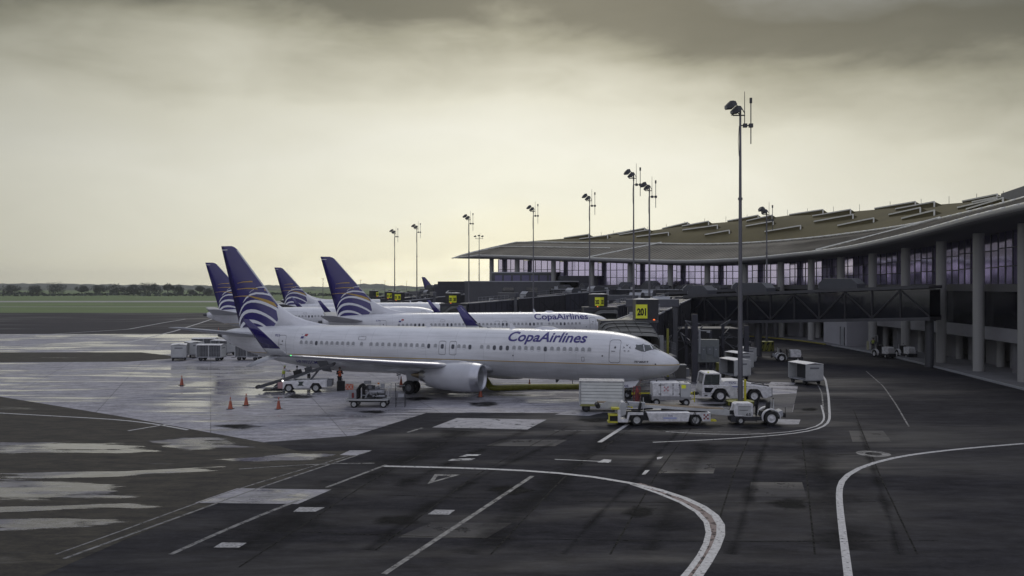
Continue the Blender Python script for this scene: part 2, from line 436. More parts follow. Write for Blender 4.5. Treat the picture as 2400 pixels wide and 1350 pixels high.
mark('apron_marking', [(-150, 960), (300, 985), (380, 996), (440, 1008)], .22)
mark('apron_marking', [(300, 1010), (420, 990)], .18)
mark('apron_marking', [(-150, 812), (300, 803), (410, 776), (470, 757), (505, 745)], .5, markw)
mark('apron_marking', [(-150, 800), (300, 772), (380, 757), (435, 748)], .5, markw)
mark('apron_marking', [(2030, 870), (2070, 905), (2100, 948), (2130, 1000)], .10, markf)
mark('apron_marking', [(880, 1086), (800, 1082), (700, 1090), (560, 1100)], .16, markf)
mark('apron_marking', [(1090, 942), (1350, 922), (1500, 912)], .18, dash=(8, 5))
mark('apron_marking', [(1300, 1009), (1700, 1012), (1780, 1014)], .08, markf)
# crack and tyre-track seams in the asphalt
for pts, w in (([(1090, 1010), (860, 1120), (640, 1240), (560, 1290)], 2.6), ([(1440, 1015), (1330, 1110), (1180, 1230), (1100, 1300)], 1.6), ([(1900, 1030), (1930, 1120), (1990, 1290)], 1.8), ([(1660, 1040), (1600, 1140), (1520, 1290)], 1.2), ([(1360, 1010), (1150, 1105), (980, 1200), (860, 1290)], .5), ([(1590, 1012), (1500, 1110), (1390, 1220), (1320, 1300)], .35), ([(1800, 1020), (1770, 1110), (1740, 1220), (1715, 1300)], .4),
               ([(1230, 1010), (1060, 1085), (930, 1140)], .7), ([(2010, 990), (2040, 1080), (2080, 1200), (2110, 1300)], .35)):
    mark('tyre_streak', pts, w * 2.2, tyre, .0105)
conc_pl = wet_ground('pale_concrete_patch', (.20, .20, .215), (.34, .34, .37), .2, .6, big=.2, streak=(.3, .8, 1), fine=8, stain=(.12, .12, .12), rmid=(.30, .45))
fade(conc_pl, 1.3, .30, .44)
sheet('concrete_patch', [(1071, 980), (1281, 984), (1236, 1007), (1013, 1002)], .0125, conc_pl)
sheet('concrete_patch', [(556, 1145), (777, 1148), (698, 1182), (457, 1179)], .0125, wet_ground('half_wet_patch', (.15, .15, .16), (.34, .335, .37), .08, .6, big=.3, streak=(.25, .9, 1), fine=8, stain=(.03, .03, .025), rmid=(.42, .52)))
sheet('concrete_patch', [(820, 1056), (872, 1056), (835, 1068), (796, 1067)], .0135, conc_pl)
sheet('concrete_patch', [(1345, 960), (1440, 962), (1380, 975), (1300, 972)], .0125, conc_pl)
drying = wet_ground('drying_concrete', (.10, .097, .11), (.22, .215, .24), .07, .6, big=.2, streak=(.12, .8, 1), fine=8, stain=(.03, .028, .02), rmid=(.46, .60), tint=(.62, .60, .86), spec=.32)
fade(drying, .75, .18, .40, True, (.30, 1.6, 1), .62, 3.2)
for pp in ([(345, 1034), (420, 1026), (520, 1022), (560, 1030), (603, 1049), (520, 1052), (440, 1060), (390, 1050)], [(-60, 1036), (300, 1036), (345, 1048), (400, 1060), (300, 1063), (-80, 1066)], [(-60, 1110), (300, 1104), (420, 1098), (525, 1093), (553, 1102), (430, 1108), (300, 1118), (-60, 1126)],
           [(-60, 1112), (300, 1138), (352, 1163), (300, 1168), (-60, 1180)], [(-60, 1190), (300, 1180), (350, 1184), (420, 1190), (410, 1194), (300, 1190), (-60, 1204)], [(-60, 1216), (300, 1214), (330, 1216), (322, 1230), (300, 1232), (-60, 1250)], [(690, 1061), (790, 1064), (760, 1078), (560, 1086), (470, 1078), (600, 1072)]):
    soft_sheet('drying_patch', pp, .0118, drying)
sheet('curved_patch', [(-100, 826), (330, 826), (440, 838), (300, 848), (-100, 850)], .0118, oldm)
speck = mat('speckled_patch', (.30, .30, .31), .7, var=1.0, vs=9)
sheet('concrete_patch', [(702, 1189), (761, 1190), (739, 1200), (687, 1200)], .0125, speck)
sheet('concrete_patch', [(1020, 1195), (1067, 1196), (1052, 1207), (1002, 1206)], .0125, speck)
sheet('concrete_patch', [(520, 1272), (578, 1273), (560, 1284), (500, 1284)], .0125, speck)
sheet('concrete_patch', [(1813, 982), (1876, 984), (1872, 995), (1800, 995)], .0125, conc_pl)
sheet('concrete_patch', [(1415, 1077), (1434, 1078), (1427, 1085), (1400, 1084)], .0135, markw)
sheet('concrete_patch', [(1808, 895), (1866, 897), (1860, 902), (1800, 901)], .0125, conc_pl)
sheet('concrete_patch', [(1540, 1072), (1554, 1071), (1548, 1076), (1540, 1077)], .0135, markw)
sheet('concrete_patch', [(1512, 1103), (1523, 1102), (1513, 1112), (1504, 1113)], .0135, markw)
sheet('pavement_slab', [(1810, 925), (1868, 922), (1856, 967), (1690, 965), (1700, 940)], .0115, wet_ground('dry_slab', (.050, .050, .055), (.095, .094, .102), .35, .85, tint=(.66, .64, .86), spec=.2))
sheet('pavement_slab', [(1757, 832), (1778, 832), (1770, 848), (1757, 848)], .0115, conc_pl)
# sealed joints running with the lanes, repairs and oil stains
sealer = fade(mat('joint_sealer', (.010, .010, .010), .8, spec=.1), 2.0, .36, .5)
for pts in ([(1330, 1000), (1120, 1110), (880, 1290)], [(1480, 1003), (1330, 1110), (1150, 1300)], [(1620, 1003), (1540, 1110), (1430, 1300)], [(1760, 1015), (1720, 1110), (1660, 1300)], [(1880, 1030), (1890, 1110), (1910, 1300)], [(1100, 1010), (880, 1120), (560, 1330)], [(2000, 960), (2060, 1110), (2150, 1300)],
            [(900, 1160), (1300, 1175), (1700, 1180), (2100, 1176)], [(1000, 1060), (1400, 1066), (1800, 1068), (2100, 1064)], [(500, 1240), (1100, 1262), (1700, 1270), (2200, 1268)]):
    mark('joint_sealer', pts, .07, sealer, .0108)
oil = fade(mat('oil_stain', (.012, .012, .012), .85, spec=.06), .9, .2, 1.4, True, (1, 1, 1), .8)
for u, v, w, h in ((1130, 948, 60, 8), (980, 935, 50, 7), (1400, 985, 60, 7), (1560, 1004, 90, 7), (1770, 1003, 50, 6), (1700, 950, 70, 7), (700, 930, 60, 7), (870, 966, 50, 6), (1200, 1150, 70, 14), (1500, 1200, 60, 16), (1850, 1180, 60, 20), (930, 1220, 80, 18), (1900, 960, 30, 6), (560, 1000, 70, 8)):
    soft_sheet('oil_stain', [(u + w * cos(k * pi / 5) * random.uniform(.7, 1.2), v + h * sin(k * pi / 5) * random.uniform(.7, 1.2)) for k in range(10)], .0128, oil, .45)
rep = fade(wet_ground('asphalt_repair', (.014, .014, .016), (.042, .042, .047), .3, .85, tint=(.62, .61, .88), spec=.16), .8, .30, .42)
for pp in ([(1180, 1030), (1330, 1031), (1300, 1046), (1140, 1045)], [(1560, 1085), (1680, 1086), (1672, 1110), (1540, 1109)], [(1760, 1130), (1880, 1131), (1890, 1165), (1755, 1164)], [(1010, 1225), (1200, 1226), (1140, 1262), (930, 1260)], [(1990, 1010), (2070, 1010), (2090, 1035), (1998, 1036)]):
    sheet('asphalt_repair', pp, .0098, rep)
# triangle marking
tri = [G(1019, 1112), G(1079, 1113), G(1002, 1135)]; cen = sum(tri, Vector()) / 3
b = MB(); inn = [cen + (p - cen) * .52 for p in tri]
b.add([(p.x, p.y, .0135) for p in tri + inn], [(i, (i + 1) % 3, 3 + (i + 1) % 3, 3 + i) for i in range(3)])
tag(b.build('triangle_marking', markf), kind='structure')
c = G(2047, 1064); b = MB(); nn = 40
b.add([(c.x + r * cos(2 * pi * i / nn), c.y + r * sin(2 * pi * i / nn), .0135) for r in (.85, .42) for i in range(nn)], [(i, (i + 1) % nn, nn + (i + 1) % nn, nn + i) for i in range(nn)])
tag(b.build('ring_marking', markf), kind='structure')
def stencil(txt, p, size, rz, m=markw):
    v, f = text_mesh(txt, size, bold=.02)
    b = MB(); R2 = Matrix.Rotation(rz, 2)
    b.add([(*(R2 @ Vector(q) + Vector((p.x, p.y))), .0145) for q in v], f)
    tag(b.build('stencil_marking', m, fix=False), kind='structure')
# worn pieces of old stencils on the stand
for u, v, n in ((1050, 1080, 5), (1275, 925, 4), (1390, 905, 4)):
    b = MB()
    for i in range(n):
        p = G(u + i * 9 + random.uniform(-3, 3), v - i * 3 + random.uniform(-3, 3)); w, h = random.uniform(.3, .9), random.uniform(.15, .45)
        b.add([(p.x, p.y, .0135), (p.x + w, p.y, .0135), (p.x + w + .2, p.y + h, .0135), (p.x + .2, p.y + h, .0135)], [(0, 1, 2, 3)])
    tag(b.build('worn_marking', markw), kind='structure')

# ------------------------------------------------------------------ hills and trees on the horizon
forest = mat('distant_forest', (.030, .045, .028), .95, var=.45, vs=.02, bump=.6, bs=.08)
def hills(name, D, prof, u0, u1, depth):
    b = MB(); rows = []
    us = [u0 + (u1 - u0) * i / 420 for i in range(421)]
    def top(u):
        for (a, va), (c2, vc) in zip(prof, prof[1:]):
            if a <= u <= c2:
                t = (u - a) / (c2 - a); t = t * t * (3 - 2 * t); v = va + (vc - va) * t
                return H0 + (VH - v) * D / F
        return 12
    rnd = [random.uniform(-1, 1) for _ in us]
    hh = [top(u) + rnd[i] * 1.0 + 1.0 * sin(i * .9) + .6 * sin(i * 2.3) for i, u in enumerate(us)]
    for k, (dy, fz) in enumerate(((0, 0), (depth * .1, .45), (depth * .25, .8), (depth * .5, 1.0), (depth, .85))):
        rows.append([((u - 1200) * D / F * (1 + dy / D * .9), D + dy + (random.uniform(-1, 1) * depth * .02), max(-.5, hh[i] * fz + (random.uniform(-1, 1) * .7 if 0 < k < 3 else 0))) for i, u in enumerate(us)])
    b.grid(rows)
    return tag(b.build(name, forest, smooth='all'), kind='structure')
hills('wooded_hills', 2700, [(-400, 666), (100, 664), (300, 667), (420, 668), (500, 669), (640, 668), (690, 673), (760, 672), (830, 668), (850, 664), (880, 665), (930, 670), (1000, 672), (1030, 669), (1080, 676), (1400, 672), (3000, 672)], -400, 2800, 500)
hills('near_wood', 1700, [(-400, 672), (200, 676), (400, 678), (640, 679), (700, 680), (900, 681), (1400, 684), (3000, 684)], -400, 2800, 300)
leafm = mat('tree_leaves', (.045, .058, .042), .9, var=.5, vs=.4)
barkm = mat('bark', (.05, .042, .034), .9)
def tree(name, x, y, h, w, trunk_h, seed, label):
    rn = random.Random(seed); t = empty(name, (x, y, 0), 0, label, 'tree', 'trees beyond the grass')
    b = MB(); lean = rn.uniform(-.6, .6)
    b.cyl((0, 0, 0), (lean, 0, h * .55), .38, .2, 8)
    for k in range(6):
        a = rn.uniform(0, 2 * pi); z0 = h * rn.uniform(.3, .55)
        b.cyl((lean * z0 / (h * .55), 0, z0), (lean + cos(a) * w * .36, sin(a) * w * .36, z0 + h * rn.uniform(.15, .32)), .16, .06, 6)
    b.build('trunk', barkm, t)
    b = MB()
    cl = []
    for k in range(22):
        a = rn.uniform(0, 2 * pi); rr = w * .5 * math.sqrt(rn.random()) * .85; z = trunk_h + (h - trunk_h) * rn.uniform(.12, .95)
        k2 = 1 - abs((z - trunk_h) / (h - trunk_h) - .45) * .9
        cl.append((lean + cos(a) * rr * k2, sin(a) * rr * k2, z, rn.uniform(.10, .2) * w))
    for cx, cy, cz, cr in cl:
        for q in range(70):
            dx, dy, dz = rn.gauss(0, 1), rn.gauss(0, 1), rn.gauss(0, .75)
            L = math.sqrt(dx * dx + dy * dy + dz * dz) + 1e-6; rr = cr * rn.uniform(.55, 1.12) / L
            p = Vector((cx + dx * rr, cy + dy * rr, cz + dz * rr)); s_ = rn.uniform(.18, .5)
            a = Vector((rn.uniform(-1, 1), rn.uniform(-1, 1), rn.uniform(-1, 1))).normalized(); c2 = a.orthogonal().normalized()
            b.add([p - a * s_, p + c2 * s_, p + a * s_, p - c2 * s_ * .7], [(0, 1, 2, 3)])
    b.build('crown', leafm, t, fix=False)
    return t
tl = [('broad dark tree at the left end of the tree row', 312, 24, 32, 669, 1), ('wide leafy tree, largest crown in the row at left', 340, 36, 30, 667, 1), ('bushy tree just right of the widest crown', 368, 28, 28, 667, 1),
      ('thin see-through tree in the middle of the row', 392, 22, 28, 668, 2), ('dense round tree right of the see-through tree', 417, 27, 27, 670, 1),
      ('small low tree standing alone before the gap', 450, 18, 14, 683, 1), ('tall thin tree left of the aircraft tails', 468, 16, 26, 672, 2), ('low bush-like tree touching the left tail fin', 490, 22, 18, 680, 1),
      ('tree beyond the left edge of the row', 275, 34, 30, 669, 1), ('second tree beyond the left edge of the row', 235, 30, 26, 671, 1), ('sparse tree far out at the left', 190, 26, 24, 672, 2), ('outermost tree at the far left', 130, 40, 29, 668, 1), ('leafy tree second from the far left', 85, 30, 24, 672, 1), ('tree at the very left corner of the field', 30, 34, 27, 670, 1)]
for i, (lb, u, wp, hp, vt, kd) in enumerate(tl):
    D = 800 + (i % 4) * 25; h = H0 + (VH - vt) * D / F; w = wp * D / F
    tree('tree', (u - 1200) * D / F, D, h, w * 1.45, h * (.22 if kd == 1 else .45), 100 + i, lb)
# marshy hedge band in front of the far wood
b = MB(); rn = random.Random(5)
for i in range(3400):
    D = rn.uniform(740, 860); u = rn.uniform(-300, 1050); x = (u - 1200) * D / F; s_ = rn.uniform(.4, 1.3)
    p = Vector((x, D, rn.uniform(0, 1.3) + (1.0 if sin(x * .05) > .4 else 0)))
    a = Vector((rn.uniform(-1, 1), rn.uniform(-1, 1), rn.uniform(-1, 1))).normalized(); c2 = a.orthogonal().normalized()
    b.add([p - a * s_, p + c2 * s_, p + a * s_, p - c2 * s_], [(0, 1, 2, 3)])
tag(b.build('scrub', leafm, fix=False), 'low dark scrub growing along the foot of the trees', 'scrub', kind='stuff')
# ------------------------------------------------------------------ airliners
PX, PY, PB = 12.74, 66.83, 0.348       # nose position and heading of the nearest airliner
CB, SB = cos(PB), sin(PB)
def az_from_px(u, v, lat=0.0):
    """(distance aft of the nose, height) on the near airliner for a picture point at lateral offset lat"""
    k = (u - 1200) / F
    a = (PX - lat * SB - k * (PY - lat * CB)) / (CB + k * SB)
    Y = PY + a * SB - lat * CB
    return a, H0 - (v - VH) * Y / F

FUS = [  # aft, top, bottom, half width, height of the widest point
    (0.0, 2.78, 2.72, .03, 2.75), (.12, 3.02, 2.46, .30, 2.75), (.45, 3.30, 2.18, .60, 2.76), (.95, 3.58, 1.93, .90, 2.80), (1.5, 3.84, 1.74, 1.14, 2.86),
    (2.0, 4.18, 1.62, 1.32, 2.95), (2.5, 4.50, 1.53, 1.47, 3.05), (3.1, 4.78, 1.45, 1.60, 3.18), (4.0, 5.02, 1.37, 1.73, 3.30), (5.2, 5.20, 1.32, 1.83, 3.41),
    (6.6, 5.30, 1.30, 1.88, 3.45), (8.0, 5.33, 1.30, 1.88, 3.45), (14.0, 5.33, 1.30, 1.88, 3.45), (20.0, 5.33, 1.30, 1.88, 3.45), (26.0, 5.33, 1.30, 1.88, 3.45), (28.0, 5.33, 1.30, 1.88, 3.45),
    (30.0, 5.33, 1.34, 1.86, 3.47), (32.0, 5.32, 1.48, 1.79, 3.54), (34.0, 5.30, 1.72, 1.62, 3.68), (36.0, 5.22, 2.05, 1.37, 3.85), (38.0, 5.08, 2.50, 1.02, 4.0),
    (39.5, 4.97, 2.92, .76, 4.08), (40.8, 4.82, 3.38, .50, 4.15), (41.5, 4.66, 3.72, .32, 4.2), (41.9, 4.50, 3.95, .2, 4.22)]
def fus(a):
    a = max(0, min(41.9, a))
    for i in range(len(FUS) - 1):
        if a <= FUS[i + 1][0]: break
    p1, p2 = FUS[i], FUS[i + 1]; t = (a - p1[0]) / (p2[0] - p1[0])
    p0 = FUS[max(0, i - 1)]; p3 = FUS[min(len(FUS) - 1, i + 2)]
    out = []
    for k in range(1, 5):
        m1 = (p2[k] - p0[k]) / max(1e-6, p2[0] - p0[0]) * (p2[0] - p1[0]) if i > 0 else (p2[k] - p1[k])
        m2 = (p3[k] - p1[k]) / max(1e-6, p3[0] - p1[0]) * (p2[0] - p1[0])
        t2, t3 = t * t, t * t * t
        out.append((2 * t3 - 3 * t2 + 1) * p1[k] + (t3 - 2 * t2 + t) * m1 + (-2 * t3 + 3 * t2) * p2[k] + (t3 - t2) * m2)
    return out
def side(a, z):
    zt, zb, hw, zc = fus(a)
    r = (z - zc) / (zt - zc) if z > zc else (zc - z) / (zc - zb)
    return hw * math.sqrt(max(0, 1 - min(1, abs(r)) ** 2))
FIN_TE = [(4.4, 39.9), (4.9, 40.0), (12.42, 42.1)]
FIN_LE = [(4.4, 33.5), (5.0, 34.1), (12.1, 40.32), (12.32, 40.62), (12.42, 40.95)]
def interp(tab, z):
    for (z0, a0), (z1, a1) in zip(tab, tab[1:]):
        if z <= z1: return a0 + (a1 - a0) * (z - z0) / (z1 - z0)
    return tab[-1][1]
def naca(t, thick): return 5 * thick * (.2969 * math.sqrt(t) - .126 * t - .3516 * t * t + .2843 * t ** 3 - .1036 * t ** 4)
def fin_half(a, z):
    le, te = interp(FIN_LE, z), interp(FIN_TE, z); t = max(0, min(1, (a - le) / (te - le)))
    return naca(t, .10) * (te - le)
Z10 = lambda pts: [(430 + x / 10, 700 + y / 10) for x, y in pts]
Z45 = lambda pts: [(300 + x / 4.5, 560 + y / 4.5) for x, y in pts]
ARCS = [
 ('w', Z10([(1300,715),(1315,650),(1350,590),(1400,540),(1470,505),(1560,488),(1660,495),(1760,525),(1860,575),(1940,630),(2010,690)]), Z10([(1350,715),(1365,680),(1395,635),(1440,597),(1500,573),(1570,566),(1660,570),(1750,590),(1830,620),(1900,655),(1960,695)])),
 ('w', Z10([(1272,690),(1280,560),(1300,470),(1340,380),(1400,310),(1480,265),(1590,247),(1700,255),(1820,290),(1950,350),(2080,430),(2200,530),(2330,665)]), Z10([(1278,690),(1310,570),(1345,480),(1390,410),(1450,360),(1530,330),(1620,322),(1720,335),(1830,365),(1960,425),(2090,505),(2200,590),(2312,668)])),
 ('w', Z10([(1290,400),(1310,310),(1350,210),(1410,130),(1490,70),(1590,35),(1700,28),(1820,45),(1950,90),(2080,150),(2200,220),(2300,300)]), Z10([(1297,400),(1330,320),(1370,240),(1430,160),(1500,115),(1600,90),(1700,92),(1800,108),(1930,150),(2060,205),(2180,275),(2270,345)])),
 ('w', Z45([(1210,670),(1240,620),(1290,580),(1350,563),(1420,565),(1480,575),(1500,592)]), Z45([(1213,672),(1250,630),(1300,597),(1360,582),(1420,585),(1470,593),(1508,608)])),
 ('w', Z45([(1282,568),(1300,548),(1332,530)]), Z45([(1286,569),(1303,551),(1334,534)])),
 ('w', Z45([(1350,514),(1390,505),(1420,503),(1434,506)]), Z45([(1352,517),(1390,512),(1420,513),(1438,516)])),
 ('g', Z45([(1150,467),(1210,450),(1300,442),(1385,446)]), Z45([(1150,470),(1210,458),(1300,456),(1394,460)])),
 ('g', Z45([(1145,529),(1250,516),(1350,516),(1440,528)]), Z45([(1146,533),(1250,526),(1350,530),(1452,548)])),
 ('g', Z45([(1110,611),(1180,600),(1270,596),(1370,615),(1470,640),(1540,672)]), Z45([(1111,614),(1200,606),(1300,613),(1400,645),(1500,688),(1575,722)])),
]
def fus_mat():
    m = bpy.data.materials.new('fuselage_paint'); m.use_nodes = True; nt = m.node_tree; b = nt.nodes['Principled BSDF']
    t = N(nt, 'ShaderNodeTexCoord'); s_ = N(nt, 'ShaderNodeSeparateXYZ'); nt.links.new(t.outputs['Object'], s_.inputs[0])
    z = s_.outputs[2]; x = s_.outputs[0]
    no = N(nt, 'ShaderNodeTexNoise'); no.inputs['Scale'].default_value = .5; no.inputs['Detail'].default_value = 5; nt.links.new(t.outputs['Object'], no.inputs['Vector'])
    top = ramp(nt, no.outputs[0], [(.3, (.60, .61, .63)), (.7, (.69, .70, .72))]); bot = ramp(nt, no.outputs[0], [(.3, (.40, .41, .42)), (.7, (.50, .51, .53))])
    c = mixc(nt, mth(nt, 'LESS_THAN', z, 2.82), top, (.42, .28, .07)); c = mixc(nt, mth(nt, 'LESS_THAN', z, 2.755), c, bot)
    # skin joints every few frames
    fr = mth(nt, 'FRACT', mth(nt, 'MULTIPLY', x, 1 / 2.55)); ln = mth(nt, 'LESS_THAN', fr, .008)
    fr2 = mth(nt, 'ABSOLUTE', mth(nt, 'SUBTRACT', z, 4.62)); ln2 = mth(nt, 'LESS_THAN', fr2, .008)
    c = mixc(nt, mth(nt, 'MULTIPLY', mth(nt, 'MAXIMUM', ln, ln2), .45), c, (.2, .2, .22))
    # streaks of grime below the belly line
    mp = N(nt, 'ShaderNodeMapping'); mp.inputs['Scale'].default_value = (.35, 3, 4); nt.links.new(t.outputs['Object'], mp.inputs[0])
    n3 = N(nt, 'ShaderNodeTexNoise'); n3.inputs['Scale'].default_value = 1; n3.inputs['Detail'].default_value = 5; nt.links.new(mp.outputs[0], n3.inputs['Vector'])
    c = mixc(nt, mth(nt, 'MULTIPLY', ramp(nt, n3.outputs[0], [(.45, g3(0)), (.75, g3(1))]), .22), c, (.16, .155, .15))
    nt.links.new(c, b.inputs['Base Color']); b.inputs['Roughness'].default_value = .3
    b.inputs['Coat Weight'].default_value = .5; b.inputs['Coat Roughness'].default_value = .12
    bp = N(nt, 'ShaderNodeBump'); bp.inputs['Strength'].default_value = .08; bp.inputs['Distance'].default_value = .05
    n4 = N(nt, 'ShaderNodeTexNoise'); n4.inputs['Scale'].default_value = 1.6; nt.links.new(t.outputs['Object'], n4.inputs['Vector'])
    nt.links.new(n4.outputs[0], bp.inputs['Height']); nt.links.new(bp.outputs[0], b.inputs['Normal'])
    return m
fusm = fus_mat()
blind = mat('cabin_blind', (.30, .31, .32), .5, var=.15); winopen = mat('cabin_window_open', (.03, .035, .05), .15, spec=.7); winframe = mat('window_surround', (.40, .41, .43), .5)
nacm = mat('nacelle_grey', (.46, .47, .50), .36, var=.12, vs=1.2, coat=.3); liph = mat('polished_inlet_lip', (.46, .47, .50), .34, metal=.85)
wingm = mat('wing_grey', (.38, .39, .41), .38, var=.15, vs=.8); ledge = mat('polished_leading_edge', (.48, .48, .52), .34, metal=.9)

WIN_PX = [704, 716.2, 728.2, 740.4, 752.4, 764.9, 777.3, 789.8, 802.2, 814.9, 827.3, 846.7, 869.1, 883.3, 896.7, 911.1, 924.4, 937.8, 950.7, 963.8, 977.1, 990.7, 1004.4, 1020, 1074.9, 1087.6, 1101,
          1128.4, 1143.7, 1158.3, 1173.6, 1188.8, 1204.3, 1217.3, 1232, 1246.7, 1262.2, 1277.8, 1293.3, 1308.2, 1322.7, 1336.9, 1351.1, 1366, 1381]
DARKW = {1020: 0, 740.4: 1, 1004.4: 1, 1101: 1, 1158.3: 1, 1173.6: 1, 1188.8: 1, 1277.8: 1, 911.1: 0}

def airliner(name, short, label, group, code='925', detail=True):
    """near type (long, split tips) or the shorter one with blended tips"""
    rt = empty(name, (0, 0, 0), 0, label, 'airplane', group)
    if short:
        ta, tb = [0, 9, 14, 24, 29, 45], [0, 9, 12.4, 22.4, 26.36, 42.36]
        def A(a):
            for i in range(5):
                if a <= ta[i + 1]: return tb[i] + (tb[i + 1] - tb[i]) * (a - ta[i]) / (ta[i + 1] - ta[i])
        def A_inv(x):
            for i in range(5):
                if x <= tb[i + 1]: return ta[i] + (ta[i + 1] - ta[i]) * (x - tb[i]) / (tb[i + 1] - tb[i])
    else:
        A = lambda a: a
    P = lambda a, lat, z: (-A(a), -lat, z)       # lat: + is starboard
    # fuselage
    b = MB(); rings = []; n = 48
    aa = [0, .05, .12, .25, .45, .7, .95, 1.2, 1.5, 1.75, 2.0, 2.25, 2.5, 2.8, 3.1, 3.5, 4, 4.6, 5.2, 5.9, 6.6, 8] + [8 + i for i in range(1, 20)] + [28 + i * .8 for i in range(17)] + [41.3, 41.6, 41.9]
    for a in aa:
        zt, zb, hw, zc = fus(a); ring = []
        for i in range(n):
            th = 2 * pi * i / n; y = hw * sin(th); z = zc + (zt - zc) * cos(th) if cos(th) > 0 else zc + (zc - zb) * cos(th)
            ring.append(P(a, y, z))
        rings.append(ring)
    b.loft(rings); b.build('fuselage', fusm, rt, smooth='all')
    b = MB(); b.lathe([(0, .23), (.35, .19), (.5, .15), (.5, .0)], P(41.88, 0, 4.22)); o = b.build('exhaust_cone', dgrey, rt, smooth=True); 
    for v in o.data.vertices: v.co.x = 2 * (-A(41.88)) - v.co.x
    b = MB(); b.mi(0)
    b.loft([[P(a, side(a, z) + .012, z) for a, z in ((40.7, 3.8), (41.88, 4.06))], [P(a, side(a, z) + .012, z) for a, z in ((40.7, 4.6), (41.88, 4.42))]], closed=False, cap=False)
    b.build('exhaust_shroud', grey, rt)
    # patch helper on the starboard skin
    def skin_poly(pts, off=.012, sgn=1):
        return [(-A(a), -sgn * (side(a, z) + off), z) for a, z in pts]
    def ring_strip(bb, pts, w, off=.012, sgn=1):
        ca = sum(p[0] for p in pts) / len(pts); cz = sum(p[1] for p in pts) / len(pts)
        ins = []
        for a, z in pts:
            d = math.hypot(a - ca, z - cz); ins.append((a - (a - ca) / d * w, z - (z - cz) / d * w))
        m_ = len(pts)
        bb.add(skin_poly(pts, off, sgn) + skin_poly(ins, off, sgn), [(i, (i + 1) % m_, m_ + (i + 1) % m_, m_ + i) for i in range(m_)])
    def rrect(ca, cz, w, h, r=.35, k=3, seg=4):
        """rounded rectangle with its long edges subdivided so it follows the skin"""
        r *= min(w, h); pts = []
        for cx, cy, a0 in ((ca + w / 2 - r, cz + h / 2 - r, 0), (ca - w / 2 + r, cz + h / 2 - r, 90), (ca - w / 2 + r, cz - h / 2 + r, 180), (ca + w / 2 - r, cz - h / 2 + r, 270)):
            for i in range(k + 1):
                t = radians(a0 + 90 * i / k); pts.append((cx + r * cos(t), cy + r * sin(t)))
        out = []
        for p, q in zip(pts, pts[1:] + pts[:1]):
            L = math.hypot(p[0] - q[0], p[1] - q[1]); m_ = max(1, int(L / .25))
            for i in range(m_): out.append((p[0] + (q[0] - p[0]) * i / m_, p[1] + (q[1] - p[1]) * i / m_))
        return out
    def fan(bb, pts, off=.012, sgn=1):
        ca = sum(p[0] for p in pts) / len(pts); cz = sum(p[1] for p in pts) / len(pts); m_ = len(pts)
        bb.add(skin_poly([(ca, cz)] + pts, off, sgn), [(0, 1 + i, 1 + (i + 1) % m_) for i in range(m_)])
    # cabin windows, one object each
    meshes = {}
    WZ = 3.84
    wl = [(u, az_from_px(u, 812, 1.87)[0]) for u in WIN_PX + [1036.2, 1061.0]] if not short else [(1020 + q, 6.45 + .508 * q if q < 9 else (6.45 + .508 * (q + 1) - 9) * 1.0 + 9) for q in range(46)]
    for u, a in wl:
        if short and 9 < a < 31.5: a = A_inv(a)
        elif short and a >= 31.5: continue
        k = 1 if (short and u % 7 in (2, 3)) or (DARKW.get(u) or u in (1036.2, 1061.0) or (not detail and False)) else 0
        if not (9 < a < 29) or short is False: pass
        kk = k
        if kk not in meshes or a > 28.5 or a < 7.5:
            bb = MB(); bb.mi(0); a0 = a
            ring_strip(bb, rrect(a0, WZ, .31, .42, .45), .035, .010)
            bb.mi(1); fan(bb, rrect(a0, WZ + (.03 if not kk else 0), .25, .36 if kk else .31, .42), .012)
            if not kk: bb.mi(2); fan(bb, rrect(a0, WZ - .145, .20, .07, .4), .014)
            w = bb.build('window', [winframe, winopen if kk else blind, white], rt, fix=False)
            if 7.5 <= a <= 28.5: meshes[kk] = (w.data, A(a0))
        else:
            me, a0 = meshes[kk]; w = bpy.data.objects.new('window', me); COL.objects.link(w); w.parent = rt; w.location.x = -(A(a) - a0)
    # doors: seam ring + handle
    def door(nm, a, z, w, h, small=False):
        bb = MB(); ring_strip(bb, rrect(a, z, w, h, .22), .035, .012)
        if not small:
            fan(bb, rrect(a - .02, z + .30, .14, .17, .5), .014); fan(bb, rrect(a + .12, z + .02, .30, .05, .4), .016)
        bb.build(nm, seam, rt, fix=False)
    for sg in (1,):
        door('service_door', az_from_px(1440, 822, 1.82)[0], 3.78, .84, 1.74); door('service_door', az_from_px(661, 809, 1.6)[0], 3.62, .80, 1.66)
        for u in (1036.2, 1061): door('overwing_exit', az_from_px(u, 818, 1.87)[0], 3.72, .62, 1.12, True)
        door('avionics_hatch', az_from_px(1366, 839, 1.87)[0], 3.14, .24, .34, True)
    for u, v in ((1203, 833), (1412, 834), (1538, 853)):
        bb = MB(); a, z = az_from_px(u, v, 1.8 if u < 1500 else .9); fan(bb, rrect(a, z, .12, .13, .5), .012); bb.build('static_port', seam, rt, fix=False)
